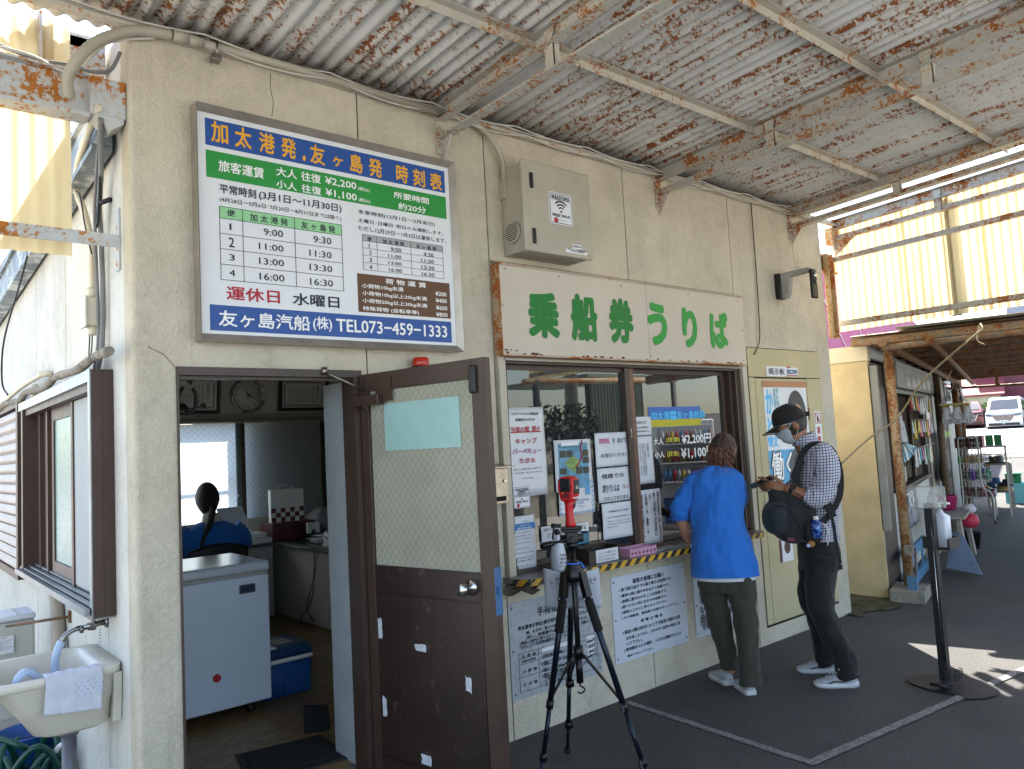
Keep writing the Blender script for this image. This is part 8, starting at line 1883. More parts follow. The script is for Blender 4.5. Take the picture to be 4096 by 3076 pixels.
def shoe(name, F, a, b_, L, th, upper, sole, lac, yawd=0, heel_up=0, s=1.0):
    """heel at (a,b_), toe forward by L"""
    c, s_ = math.cos(yawd), math.sin(yawd); B0 = F(a, b_, 0)
    d = F.f * c + F.l * s_; w_ = Vector((-d.y, d.x, 0))
    def P(x, y, z): return B0 + d * x + w_ * y + Vector((0, 0, z + heel_up * max(0, 1 - x / (L * .6))))
    prof = [(0.0, .026, .012, .065), (.03, .036, .0, .085), (.07, .038, .0, .095), (.11, .038, .0, .085), (.15, .043, .0, .068), (.19, .047, .0, .055), (.235, .043, .002, .045), (.262, .030, .008, .034), (.275, .012, .014, .026)]
    k = L / .275
    mb = MB(); rings = []
    for x, hw, z0, z1 in prof:
        z0 += .018; n_ = 14; R_ = []
        for i in range(n_):
            t = 2 * PI * i / n_; cy, cz = math.cos(t), math.sin(t); R_.append(P(x * k, hw * .94 * cy * (1 - .25 * max(0, cz)), z0 + (z1 - z0) * (.5 + .5 * (cz if abs(cz) < .999 else cz))))
        rings.append(R_)
    mb.loft(rings); o = mb.build(name, upper, th); subsurf(o)
    mb = MB(); rings = []
    for x, hw, z0, z1 in prof:
        zt = .026 + (.008 if x < .06 else 0); rings.append([P(x * k, hw * sy, z) for sy, z in ((-1.03, z0 * .6), (1.03, z0 * .6), (1.06, zt * .6), (1.0, zt), (-1.0, zt), (-1.06, zt * .6))])
    mb.loft(rings); so = mb.build('sole', sole, o)
    if lac:
        mb = MB()
        for i in range(5):
            x = (.115 + i * .018) * k; z = .094 - i * .008; mb.tube([P(x, -.022, z - .004), P(x + .004, 0, z + .004), P(x, .022, z - .004)], .0028, 5)
        mb.tube(smooth_path([P(.11 * k, .0, .10), P(.10 * k, .02, .125), P(.12 * k, .035, .11), P(.115 * k, .005, .10), P(.10 * k, -.02, .12), P(.125 * k, -.03, .105)]), .0025, 5); mb.build('laces', sole, o)
        mb = MB()
        for y in (-1, 1):
            mb.tube([P(.05 * k, y * .0385, .05), P(.10 * k, y * .0385, .035), P(.15 * k, y * .044, .042), P(.19 * k, y * .046, .03)], .004, 5); mb.tube([P(.02 * k, y * .034, .075), P(.07 * k, y * .036, .085), P(.11 * k, y * .034, .07)], .004, 5)
        mb.build('trim', INK['n'], o)
    return o
def fingers(mb, W, d, nrm, side, curl=.5, s=1.0, thumb=True):
    """palm from wrist W along d; nrm = palm-facing direction; side = towards the thumb"""
    d, nrm, side = d.normalized(), nrm.normalized(), side.normalized()
    rings = []
    for t, hw, ht in ((0, .026, .018), (.03, .034, .017), (.07, .041, .014), (.088, .038, .011)):
        rings.append([W + d * t * s + side * hw * math.cos(a) * s + nrm * ht * math.sin(a) * s for a in [2 * PI * i / 12 for i in range(12)]])
    mb.loft(rings)
    for i, (o_, L) in enumerate(((.028, .068), (.010, .076), (-.009, .070), (-.027, .055))):
        p = W + (d * .082 + side * o_) * s; P = [p - d * .02 * s, p]; a = 0
        for q, fr in enumerate((.45, .3, .25)):
            a += curl * (.6 if q == 0 else 1.0); p = p + (d * math.cos(a) + nrm * math.sin(a)) * L * fr * s; P.append(p)
        mb.tube(P, [.009 * s, .0088 * s, .0082 * s, .0075 * s, .006 * s], 8)
    if thumb:
        p = W + (d * .02 + side * .022) * s; mb.tube([p, p + (d * .022 + side * .022 + nrm * .006) * s, p + (d * .05 + side * .028 + nrm * .022) * s, p + (d * .072 + side * .020 + nrm * .032) * s], [.013 * s, .0115 * s, .010 * s, .0075 * s], 8)
# ---------------- man with cap
F = Fr((3.88, -.77), (-.65, .76))
man = thing('person', 'man in black cap and checked shirt looking at his phone beside the poster', 'person', (3.88, -.77, 0))
SKM = skinmat('skin_tan', '9c6b50')
HC = F(.128, -.03, 1.622); hf = F.f * .90 - Vector((0, 0, .42)); hu = Vector((0, 0, 1)) + F.f * .4
mb = MB(); hp = add_head(mb, HC, hf, hu)
limb(mb, [(F(.035, -.03, 1.44), .062), (F(.07, -.03, 1.51), .056), (F(.10, -.03, 1.58), .058)], 20)
torso(mb, F, interp([(.86, .02, -.03, .10, .15), (1.1, .0, -.03, .10, .15), (1.3, -.01, -.03, .10, .165), (1.44, .0, -.03, .08, .14), (1.48, .03, -.03, .05, .07)], 4), 28, 0)
for sl, ax_ in ((1, .02), (-1, .03)):     # legs to the ankle inside the trousers
    foot = F(-.06, .11, .0) if sl > 0 else F(-.01, -.19, 0)
    limb(mb, [(F(.02, sl * .09 - .03, .88), .075), (F(.065, (sl * .092 - .03 + (.11 if sl > 0 else -.19)) / 2, .52), .05), (F(.03, .11 if sl > 0 else -.19, .34), .045), (F(-.05 if sl > 0 else .005, .11 if sl > 0 else -.19, .08), .036)], 16)
# left arm (near): elbow bent, forearm level holding the phone; right arm meets it
LA = [(F(-.02, .155, 1.43), .055), (F(-.01, .21, 1.30), .048), (F(.05, .215, 1.165), .042), (F(.15, .18, 1.20), .036), (F(.225, .145, 1.232), .026)]
limb(mb, LA, 16)
RA = [(F(-.01, -.21, 1.43), .055), (F(.03, -.25, 1.30), .048), (F(.08, -.23, 1.18), .042), (F(.2, -.12, 1.2), .034), (F(.275, -.03, 1.235), .026)]
limb(mb, RA, 16)
fingers(mb, F(.225, .145, 1.232), (F.f * .92 - F.l * .35 + Vector((0, 0, .12))), (Vector((0, 0, 1)) * .5 - F.l * .6), Vector((0, 0, 1)) + F.l * -.1, .55, 1.0)
fingers(mb, F(.275, -.03, 1.235), (F.f * .8 + F.l * .45), Vector((0, 0, .6)) + F.l * .4, Vector((0, 0, 1)) * .6 + F.f * .3, .6, .95)
body = mb.build('body', SKM, man)
# eyes, brows
pt, f_, up_, l_ = head_pts(HC, hf, hu, 1.0)
for sg in (1, -1):
    mb = MB(); c = pt(sg * .42, .06); mb.lathe((0, 0, 0), [(0, -.004), (.013, -.002), (.013, .002), (0, .004)], 12, Matrix.Translation(c) @ (f_ * .9 + l_ * sg * .4).to_track_quat('Z', 'Y').to_matrix().to_4x4() @ Matrix.Diagonal((1, .45, 1, 1))); mb.build('eye', INK['k'], man)
    mb = MB(); mb.tube([pt(sg * .22, .24) + f_ * .002, pt(sg * .42, .28) + f_ * .003, pt(sg * .62, .22) + f_ * .002], .0035, 6); mb.build('eyebrow', M_blk, man)
M_hairb = hairmat('black_hair', '120f0e', '2a2320')
mb = MB(); nu, nv = 36, 12
pg, *_ = head_pts(HC, hf, hu, 1.0, grow=.045)
mb.grid(lambda u, t: pg(PI * .38 + u * PI * 1.24, math.radians(-28 + 78 * t) if True else 0), nu, nv); mb.build('hair', M_hairb, man)
# cap: crown, brim, button, piping, back strap tab
M_cap = cloth('cap_black', '0b0b0d', .3, 20); M_capw = simple('cap_piping', 'c9c9c9', .6)
pc_, *_ = head_pts(HC + up_ * .012, hf, hu, 1.0, grow=.11)
cap = MB().grid(lambda u, t: pc_(2 * PI * u, math.radians(8 + 7 * math.cos(2 * PI * u) + (82 - 7 * math.cos(2 * PI * u)) * t)) + up_ * .012 * math.sin(t * PI), 40, 14).build('cap', M_cap, man); solidify(cap, .003)
def brim(u, t):
    az = (u - .5) * 1.9; base = pc_(az, math.radians(14)); ext = math.cos(az * .8) ** .6 * .085 * t
    return base + f_ * ext + (l_ * math.sin(az)) * ext * .15 - up_ * (.012 * t + .028 * (abs(az) / .95) ** 2 * t) + up_ * 0
bm_ = MB().grid(brim, 24, 8).build('brim', M_cap, cap); solidify(bm_, .004)
mb = MB(); mb.tube([brim(i / 24, .93) - up_ * .001 + up_ * .003 for i in range(25)], .0022, 5); mb.tube([pc_(.95 + .10 * i, math.radians(9 - 0.9 * i)) + (pc_(.95 + .10 * i, 0) - HC).normalized() * .003 for i in range(6)], .0022, 5); mb.build('piping', M_capw, cap)
mb = MB(); mb.box(-.014, .02, -.006, .006, -.02, .01, Matrix.Translation(pc_(PI, .10) - f_ * .012) @ Matrix.Rotation(math.atan2(f_.y, f_.x), 4, 'Z'), .003); mb.build('strap_tab', M_cap, cap)
# mask
M_mask = cloth('surgical_mask', 'a9b3bd', .25, 30); pm_, *_ = head_pts(HC, hf, hu, 1.0, grow=.07)
def mk(u, t):
    az = (u - .5) * 2.3; el = math.radians(2 - 58 * t); p = pm_(az, el); fold = .0025 * math.sin(t * PI * 7)
    return p + f_ * (.010 * math.cos(az) ** 2 * math.sin(t * PI) + fold)
ms_ = MB().grid(mk, 24, 18).build('face_mask', M_mask, man); solidify(ms_, .001)
mb = MB()
for sg in (1, -1):
    e = HC + l_ * sg * .084 - f_ * .012
    mb.tube(smooth_path([mk(.5 + sg * .5, .06), e + up_ * .022 + f_ * .01, e - f_ * .012, e - up_ * .025 - f_ * .006, mk(.5 + sg * .5, .9)]), .0016, 5)
mb.build('ear_loop', M_wht, ms_)
# shirt
def gingham(n, c):
    g = n.nodes.new('ShaderNodeNewGeometry'); outs = []
    for ax in ((F.f.x, F.f.y, .12), (-.05, .03, 1.0)):
        d = N(n, 'ShaderNodeVectorMath', operation='DOT_PRODUCT'); d.inputs[1].default_value = ax; n.links.new(g.outputs['Position'], d.inputs[0])
        m_ = N(n, 'ShaderNodeMath', operation='MULTIPLY'); m_.inputs[1].default_value = 58; n.links.new(d.outputs['Value'], m_.inputs[0])
        fr = N(n, 'ShaderNodeMath', operation='FRACT'); n.links.new(m_.outputs[0], fr.inputs[0])
        lt = N(n, 'ShaderNodeMath', operation='LESS_THAN'); lt.inputs[1].default_value = .25; n.links.new(fr.outputs[0], lt.inputs[0]); outs.append(lt.outputs[0])
    x = N(n, 'ShaderNodeMath', operation='MAXIMUM'); n.links.new(outs[0], x.inputs[0]); n.links.new(outs[1], x.inputs[1])
    return mixc(n, x.outputs[0], c, '444a72')
M_shirt = cloth('checked_shirt', 'ccccd6', .75, 11, gingham)
mb = MB()
torso(mb, F, interp([(.885, .035, -.03, .135, .185), (.93, .035, -.03, .138, .19), (1.02, .03, -.03, .142, .192), (1.15, .012, -.03, .138, .195), (1.28, -.002, -.03, .128, .208), (1.38, -.008, -.03, .118, .213), (1.45, .0, -.03, .098, .185), (1.485, .022, -.03, .078, .12), (1.505, .035, -.03, .068, .085), (1.52, .04, -.03, .066, .075)], 5), 56, .011, 2.3, 3)
sh_ = mb.build('shirt', M_shirt, man)
mb = MB(); limb(mb, [(F(-.005, .13, 1.455), .068), (F(-.02, .185, 1.40), .076), (F(-.012, .215, 1.31), .073), (F(.02, .222, 1.22), .070), (F(.06, .215, 1.175), .068), (F(.105, .198, 1.195), .058)], 24, .010, 6, 5); sl_ = mb.build('sleeve', M_shirt, sh_)
mb = MB(); limb(mb, [(F(.07, .213, 1.17), .063), (F(.112, .196, 1.192), .060)], 24, .004, 3, 9); mb.build('cuff', M_shirt, sh_)
mb = MB(); limb(mb, [(F(.0, -.19, 1.455), .068), (F(.005, -.24, 1.38), .075), (F(.04, -.26, 1.28), .07), (F(.08, -.245, 1.2), .066), (F(.13, -.19, 1.195), .058)], 24, .010, 6, 6); mb.build('sleeve', M_shirt, sh_)
mb = MB(); R1_, R2_ = [], []
def coll(u, t):
    a = (u - .5) * 2 * PI * .88 + PI; return F(.052 + .066 * math.cos(a) + .018 * t * math.cos(a), -.03 + .07 * math.sin(a) * (1 + .25 * t), 1.56 + .02 * math.cos(a) * -1 - .055 * t)
o = MB().grid(coll, 28, 4).build('collar', M_shirt, sh_); solidify(o, .003)
# trousers
M_tr = cloth('black_trousers', '101113', .8, 8)
mb = MB(); torso(mb, F, interp([(.70, .03, -.03, .118, .175), (.80, .025, -.03, .125, .182), (.90, .03, -.03, .115, .165), (.96, .03, -.03, .105, .155)], 4), 40, .005)
for sl, foot in ((1, (-.05, .11)), (-1, (.005, -.19))):
    hx = sl * .092 - .03
    limb(mb, [(F(.03, hx, .80), .098), (F(.04, hx * 1.03, .70), .096), (F(.065, (hx + foot[1]) / 2, .52), .085), (F(.03, foot[1], .36), .074), (F(foot[0] + .005, foot[1], .18), .067), (F(foot[0], foot[1], .085), .066), (F(foot[0] - .005, foot[1], .055), .07)], 26, .009, 6, sl * 3)
mb.build('trousers', M_tr, man)
M_shw = simple('shoe_white_mesh', 'a9aaae', .6, 0, .1, 30, .3, 150); M_sole = simple('sole_white', 'c6c7ca', .5)
shoe('shoe', F, -.115, .11, .262, man, M_shw, M_sole, True); shoe('shoe', F, -.07, -.19, .262, man, M_shw, M_sole, True)
mb = MB()
for fo in ((-.062, .11), (-.015, -.19)): mb.cyl(F(fo[0], fo[1], .06), F(fo[0], fo[1], .12), .04, 14)
mb.build('socks', M_sole, man)
# watch, phone
WM = (F(.195, .16, 1.222) - F(.225, .145, 1.232)).normalized()
mb = MB(); c = F(.19, .163, 1.22); mb.cyl(c - WM * .012, c + WM * .012, .033, 20); mb.build('watch_strap', M_blk, man)
mb = MB(); fcn = (F.l * .85 + Vector((0, 0, .5))).normalized(); mb.cyl(c + fcn * .030, c + fcn * .041, .021, 20); mb.build('watch_case', M_chrold, man)
mb = MB(); mb.cyl(c + fcn * .0411, c + fcn * .0425, .017, 20); mb.build('watch_dial', M_blk, man)
PhM = Matrix.Translation(F(.355, .075, 1.272)) @ Matrix(((F.f.x, F.l.x, 0, 0), (F.f.y, F.l.y, 0, 0), (0, 0, 1, 0), (0, 0, 0, 1))) @ Matrix.Rotation(math.radians(22), 4, 'Y') @ Matrix.Rotation(math.radians(-14), 4, 'X')
ph2 = thing('smartphone', 'black smartphone in a wallet case held by the man in the cap', 'phone', tuple(F(.355, .075, 1.272)))
mb = MB(); mb.box(-.078, .078, -.038, .038, -.005, .005, PhM, .003); mb.build('case', M_blk, ph2); mb = MB(); mb.box(-.07, .07, -.033, .033, .0052, .006, PhM); mb.build('screen', flat('screen_off', '0a0c10', .08, .6), ph2)
tk = thing('paper_slip', 'small grey slip held under the phone by the man in the cap', 'paper', tuple(F(.36, .09, 1.23))); mb = MB(); mb.prism([F(.30, .10, 1.215), F(.40, .08, 1.205), F(.41, .11, 1.21), F(.31, .13, 1.22)], (0, 0, .0012)); mb.build('slip', M_grey, tk)
# backpack worn on the front
bag = thing('backpack', 'dark backpack hanging in front of the man with a drink in its side pocket', 'backpack', tuple(F(.23, .02, .9)))
M_bp = cloth('bag_charcoal', '1b1d22', .5, 14); M_bp2 = cloth('bag_navy', '20262f', .4, 18); M_web = simple('webbing', '121317', .8, 0, .1, 40, .3, 150)
def bagpt(z, cf, rf, rl, cl=.10): return (z, cf, cl, rf, rl)
mb = MB(); torso(mb, F, interp([bagpt(.885, .20, .03, .06), bagpt(.905, .20, .075, .11), bagpt(.95, .205, .115, .135), bagpt(1.02, .20, .14, .14), bagpt(1.09, .195, .145, .135), bagpt(1.15, .19, .13, .12), bagpt(1.19, .205, .115, .09), bagpt(1.22, .245, .075, .05), bagpt(1.232, .27, .03, .02)], 4), 40, .012, 2.6, 8); mb.build('main_bag', M_bp, bag)
mb = MB(); torso(mb, F, interp([(.935, .265, .10, .03, .07), (.96, .275, .10, .075, .125), (1.03, .285, .10, .085, .145), (1.10, .28, .10, .08, .14), (1.145, .262, .10, .06, .11), (1.155, .255, .10, .03, .05)], 4), 36, .005, 2.8, 2); mb.build('front_pocket', M_bp2, bag)
mb = MB(); mb.tube(smooth_path([F(.15, .245, .95), F(.20, .262, 1.05), F(.25, .25, 1.12), F(.31, .235, 1.13)]), .003, 5); mb.tube(smooth_path([F(.10, .232, 1.0), F(.125, .24, 1.10), F(.15, .225, 1.18), F(.2, .19, 1.215)]), .003, 5); mb.build('zip', M_web, bag)
B_ = MB(); B_.box(-.022, .022, -.002, .002, -.012, .012, Matrix.Translation(F(.235, .252, .925)) @ Matrix.Rotation(math.atan2(F.f.y, F.f.x), 4, 'Z')); B_.build('maroon_patch', simple('patch_maroon', '5e1f3d', .7), bag)
mb = MB(); torso(mb, F, interp([(.89, .10, .20, .035, .03), (.92, .10, .215, .05, .045), (1.0, .10, .222, .055, .045), (1.02, .10, .222, .055, .045)], 3), 24, .006); mb.build('side_pocket', M_web, bag)
def strap(mb, pts, w_=.02, t_=.004, ref=None):
    P = smooth_path(pts, 5); A_, B__ = [], []
    for i in range(len(P)):
        t = (P[min(i + 1, len(P) - 1)] - P[max(i - 1, 0)]).normalized(); sd = t.cross(ref or F.l).normalized()
        nn = sd.cross(t); A_.append([P[i] + sd * w_ + nn * t_, P[i] + sd * w_ - nn * t_, P[i] - sd * w_ - nn * t_, P[i] - sd * w_ + nn * t_])
    mb.loft(A_, smooth=False)
mb = MB(); strap(mb, [F(.145, .13, 1.30), F(.13, .13, 1.38), F(.09, .12, 1.46), F(.02, .12, 1.495), F(-.06, .125, 1.472), F(-.10, .135, 1.38), F(-.105, .16, 1.28), F(-.08, .195, 1.17), F(-.02, .222, 1.08), F(.04, .235, 1.02)], .018); mb.build('shoulder_strap', M_web, bag)
mb = MB(); strap(mb, [F(.12, .15, 1.40), F(.155, .16, 1.32), F(.165, .15, 1.22), F(.17, .14, 1.17)], .024, .006); mb.build('shoulder_strap', M_web, bag)
mb = MB(); strap(mb, [F(.03, .24, 1.13), F(-.01, .25, 1.05), F(-.02, .25, .98), F(-.025, .25, .88), F(-.035, .25, .80), F(-.04, .25, .77)], .010, .003); mb.box(-.012, .012, -.006, .006, -.02, .01, Matrix.Translation(F(-.04, .25, .755))); mb.build('loose_strap', M_web, bag)
mb = MB(); strap(mb, [F(.03, .22, 1.16), F(.0, .245, 1.12), F(-.02, .25, 1.05)], .022, .004); mb.build('wide_strap', M_web, bag)
bo = thing('drink_bottle', 'blue wrapped drink bottle with white cap in the backpack side pocket', 'bottle', tuple(F(.09, .25, .95)))
m, n, b = newmat('bottle_wrap'); b.inputs['Base Color'].default_value = lin('16286e'); vv_ = coords(n); n.links.new(ramp(n, noise(n, vv_, 60, 3), [(.5, '14246a'), (.6, '5f8fd0')]), b.inputs['Base Color']); b.inputs['Roughness'].default_value = .25
mb = MB(); mb.lathe(F(.085, .262, .93), [(0, 0), (.03, 0), (.032, .06), (.033, .085), (.022, .105), (.014, .11), (0, .11)], 20); mb.build('bottle', m, bo)
mb = MB(); mb.lathe(F(.083, .262, 1.038), [(0, 0), (.015, 0), (.015, .022), (0, .023)], 16); mb.build('cap', M_wht, bo)
mb = MB(); mb.tube(smooth_path([F(.05, .28, 1.02), F(.02, .29, .99), F(.035, .29, .93), F(.03, .285, .90)]), .002, 5); mb.tube(smooth_path([F(.05, .28, 1.02), F(.03, .29, .99), F(.02, .29, .94), F(.035, .29, .885)]), .002, 5); mb.build('cord', M_wht, bo)
tyb = thing('plush_charm', 'small orange and blue plush charm at the bottom of the backpack', 'charm', tuple(F(.12, .24, .89)))
mb = MB(); mb.lathe(F(.12, .25, .893), [(0, -.022), (.02, -.012), (.024, 0), (.02, .012), (0, .022)], 14); mb.build('head', simple('plush_orange', '9a6a34', .9), tyb)
mb = MB(); mb.lathe(F(.14, .262, .885), [(0, -.012), (.012, -.006), (.013, 0), (.01, .01), (0, .012)], 12); mb.build('muzzle', M_milk, tyb)
# ---------------- woman in the blue tunic
F = Fr((3.42, -.36), (.78, .62))
wom = thing('person', 'woman in bright blue tunic leaning at the ticket window, seen from behind', 'person', (3.42, -.36, 0))
SKW = skinmat('skin_fair', 'b5866c')
HC = F(.10, -.035, 1.478); hf = Vector((.93, .25, -.35)); hu = Vector((.35, .1, 1))
mb = MB(); pt, f_, up_, l_ = add_head(mb, HC, hf, hu, .92)
limb(mb, [(F(.02, .015, 1.33), .055), (F(.05, .0, 1.37), .05), (F(.08, -.02, 1.42), .05)], 20)
torso(mb, F, interp([(.80, -.05, .03, .10, .15), (1.0, -.03, .035, .09, .13), (1.2, .0, .035, .09, .145), (1.33, .02, .03, .07, .13), (1.37, .03, .02, .045, .06)], 4), 28, 0)
for (hx, ft, kx) in ((.10, (.02, .035), .085), (-.06, (-.17, -.075), -.085)):
    limb(mb, [(F(-.05, hx, .80), .08), (F(-.01 if hx > 0 else -.11, .08 if hx > 0 else -.078, .44), .05), (F(.008 if hx > 0 else -.155, .05 if hx > 0 else -.078, .25), .042), (F(ft[0], ft[1], .07), .032)], 16)
limb(mb, [(F(.02, .185, 1.29), .045), (F(.0, .26, 1.18), .042), (F(-.01, .27, 1.07), .038), (F(.02, .255, .98), .032), (F(.06, .235, .90), .023)], 16)
fingers(mb, F(.06, .235, .905), F.f * .5 - F.l * .25 + Vector((0, 0, -.45)), -Vector((0, 0, 1)) * .6 - F.f * .2, F.f * .6 + Vector((0, 0, .3)) - F.l * .3, .35, .85)
limb(mb, [(F(.05, -.09, 1.27), .045), (F(.16, -.115, 1.17), .042), (F(.25, -.09, 1.08), .036), (F(.36, -.02, 1.02), .024)], 14)
fingers(mb, F(.36, -.02, 1.02), F.f + Vector((0, 0, -.3)), -Vector((0, 0, 1)), F.l, .4, .85)
mb.build('body', SKW, wom)
M_hairw = hairmat('brown_hair', '1c1210', '4a2c1c'); M_hairl = hairmat('auburn_hair', '38201a', '7a4a30')
pg, *_ = head_pts(HC, hf, hu, .92, grow=.12)
def hv(u, t):
    az = PI * .36 + u * PI * 1.28; el = math.radians(-30 + 118 * t); p = pg(az, el)
    return p + (p - HC).normalized() * .006 * mnoise.noise(p * 34)
hair = MB().grid(hv, 44, 22).build('hair', M_hairw, wom); solidify(hair, .006, 1)
mb = MB(); mb.grid(lambda u, t: pg((u - .5) * PI * .85, math.radians(48 + 42 * t)), 20, 8); solidify(mb.build('fringe', M_hairw, hair), .005, 1)
random.seed(40); bk_ = -f_ * .095 * .92 * 1.05
mb = MB()       # half-up knot and loose wavy lengths down to the collar
for i in range(60):
    a = random.uniform(-.95, .95); st = pg(PI + a * .95, math.radians(random.uniform(-28, 12))); ph_0 = random.random() * 6; ln = random.uniform(.055, .105)
    P = [st]
    for k in range(1, 6):
        q = k / 5; P.append(st + Vector((0, 0, -ln * q)) - F.f * (.008 * math.sin(q * 5 + ph_0) + .012 * q) + F.l * (.011 * math.sin(q * 6 + ph_0) - a * .03 * q))
    mb.tube(P, [.011, .0125, .0115, .010, .007, .002], 7)
mb.build('loose_hair', M_hairl, hair)
mb = MB()
for i in range(9):
    a0 = random.uniform(-.9, .9); P = [pg(PI + a0, math.radians(35)), pg(PI + a0 * .55, math.radians(18)) - f_ * .006, pg(PI + a0 * .1, math.radians(4)) - f_ * .012]; mb.tube(smooth_path(P, 4), .009, 7)
mb.lathe((0, 0, 0), [(0, -.02), (.018, -.012), (.024, 0), (.018, .012), (0, .02)], 14, Matrix.Translation(pg(PI, math.radians(3)) - f_ * .012)); mb.build('hair_knot', M_hairw, hair)
pm_, *_ = head_pts(HC, hf, hu, .92, grow=.07)
mk2 = MB().grid(lambda u, t: pm_((u - .5) * 2.3, math.radians(2 - 56 * t)) + f_ * .008, 20, 12).build('face_mask', M_mask, wom); solidify(mk2, .001)
mb = MB(); e = HC - l_ * .076 - f_ * .01; mb.tube(smooth_path([pm_(-1.15, 0), e + up_ * .02, e - up_ * .025, pm_(-1.15, -.9)]), .0016, 5); mb.build('ear_loop', M_wht, mk2)
M_tun = cloth('tunic_blue', '2070cf', 1.0, 7)
mb = MB()
torso(mb, F, interp([(.700, -.055, .022, .135, .212), (.72, -.055, .023, .134, .208), (.80, -.06, .027, .130, .196), (.92, -.055, .035, .120, .178), (1.04, -.04, .04, .110, .165), (1.15, -.02, .037, .108, .165), (1.25, .0, .033, .105, .170), (1.32, .012, .03, .092, .160), (1.355, .022, .026, .072, .125), (1.378, .032, .02, .056, .075), (1.39, .04, .015, .05, .06)], 6), 64, .019, 2.2, 11)
tun = mb.build('tunic', M_tun, wom)
mb = MB(); limb(mb, [(F(.015, .11, 1.305), .060), (F(.01, .165, 1.285), .066), (F(-.003, .222, 1.215), .064), (F(-.01, .265, 1.125), .064), (F(-.008, .275, 1.075), .058)], 26, .012, 7, 4); mb.build('sleeve', M_tun, tun)
mb = MB()
for k in range(3): c0 = F(-.008, .274, 1.085 - k * .014); limb(mb, [(c0 + Vector((0, 0, .009)), .055), (c0, .066 - .002 * k), (c0 - Vector((0, 0, .009)), .056)], 26, .005, 4, k * 5)
mb.build('rolled_cuff', M_tun, tun)
mb = MB(); limb(mb, [(F(.04, -.07, 1.30), .058), (F(.09, -.10, 1.25), .062), (F(.16, -.115, 1.17), .058), (F(.23, -.10, 1.10), .052), (F(.26, -.09, 1.07), .05)], 24, .010, 6, 8); mb.build('sleeve', M_tun, tun)
mb = MB(); mb.tube(smooth_path([F(-.078, .10, 1.33), F(-.122, .09, 1.2), F(-.148, .10, 1.05), F(-.178, .11, .9), F(-.190, .12, .72)]), .0016, 4); mb.build('back_seam', M_tun, tun)
mb = MB(); torso(mb, F, interp([(.675, -.055, .02, .118, .185), (.70, -.055, .02, .12, .187), (.76, -.055, .02, .115, .18)], 3), 50, .008, 2.2, 2); mb.build('white_undershirt', M_gw, wom)
mb = MB(); mb.box(-.02, .02, -.002, .002, -.01, .01, Matrix.Translation(F(-.03, .215, .885)) @ Matrix.Rotation(.3, 4, 'Z')); mb.build('pocket_tag', M_wht, tun)
M_olv = cloth('olive_trousers', '37362c', .7, 8)
mb = MB(); torso(mb, F, interp([(.60, -.05, .02, .10, .165), (.70, -.05, .02, .112, .172), (.80, -.055, .025, .112, .165), (.88, -.05, .03, .10, .15)], 4), 44, .005)
limb(mb, [(F(-.04, .105, .70), .094), (F(-.03, .10, .60), .088), (F(-.01, .08, .44), .076), (F(.005, .055, .28), .066), (F(.015, .038, .16), .058), (F(.015, .035, .10), .058)], 26, .008, 6, 2)
limb(mb, [(F(-.06, -.065, .70), .094), (F(-.075, -.07, .60), .088), (F(-.11, -.078, .42), .074), (F(-.15, -.078, .26), .068), (F(-.172, -.075, .12), .064), (F(-.175, -.075, .06), .066)], 26, .008, 6, 7)
mb.build('trousers', M_olv, wom)
M_shg = simple('shoe_pale_grey', 'a3a8ae', .6, 0, .08, 30, .3, 150)
F2_ = Fr((3.42, -.36), (.45, .89))
hl = F(-.03, .035, 0); d_ = hl - F2_.o; shoe('shoe', F2_, d_.dot(F2_.f), d_.dot(F2_.l), .25, wom, M_shg, M_sole, False)
hr = F(-.215, -.075, 0); d_ = hr - F2_.o; shoe('shoe', Fr((3.42, -.36), (.6, .8)), (hr - F2_.o).dot(Vector((.6, .8, 0))), (hr - F2_.o).dot(Vector((-.8, .6, 0))), .25, wom, M_shg, M_sole, False)
# ---------------- seated clerk inside
F = Fr((1.42, 3.36), (.1, 1))
ck2 = thing('person', 'clerk in blue jacket with dark ponytail seated with back to the doorway', 'person', (1.42, 3.36, FZ))
mb = MB(); HC = F(.03, .02, 1.275); hf = Vector((.25, .9, -.3)); hu = Vector((0, .2, 1)); pt, f_, up_, l_ = add_head(mb, HC, hf, hu, 1.0)
limb(mb, [(F(-.02, .01, 1.08), .055), (F(.0, .01, 1.14), .05), (F(.02, .01, 1.2), .05)], 18)
torso(mb, F, interp([(.55, -.02, 0, .12, .17), (.8, -.03, 0, .10, .15), (1.0, -.03, 0, .09, .16), (1.08, -.02, 0, .06, .1)], 3), 24, 0)
for s_ in (1, -1):
    limb(mb, [(F(-.02, s_ * .19, 1.02), .048), (F(.02, s_ * .25, .86), .042), (F(.18, s_ * .20, .84), .032), (F(.26, s_ * .12, .86), .024)], 12)
    fingers(mb, F(.26, s_ * .12, .86), F.f - F.l * s_ * .2, Vector((0, 0, -1)), -F.l * s_, .3, .9)
    limb(mb, [(F(.0, s_ * .09, .60), .085), (F(.38, s_ * .10, .58), .06), (F(.40, s_ * .10, .35), .048), (F(.38, s_ * .10, .16), .035)], 12)
mb.build('body', SKW, ck2)
mb = MB(); torso(mb, F, interp([(.56, -.03, 0, .15, .2), (.75, -.04, 0, .14, .21), (.92, -.045, 0, .13, .235), (1.02, -.04, 0, .11, .22), (1.07, -.02, 0, .075, .13), (1.09, -.01, 0, .06, .08)], 5), 44, .01, 2.3, 4); jk = mb.build('jacket', M_tun, ck2)
for s_ in (1, -1):
    mb = MB(); limb(mb, [(F(-.03, s_ * .17, 1.03), .07), (F(-.02, s_ * .24, .95), .07), (F(.03, s_ * .26, .86), .066), (F(.15, s_ * .22, .85), .05), (F(.2, s_ * .17, .86), .042)], 18, .009, 5, s_); mb.build('sleeve', M_tun, jk)
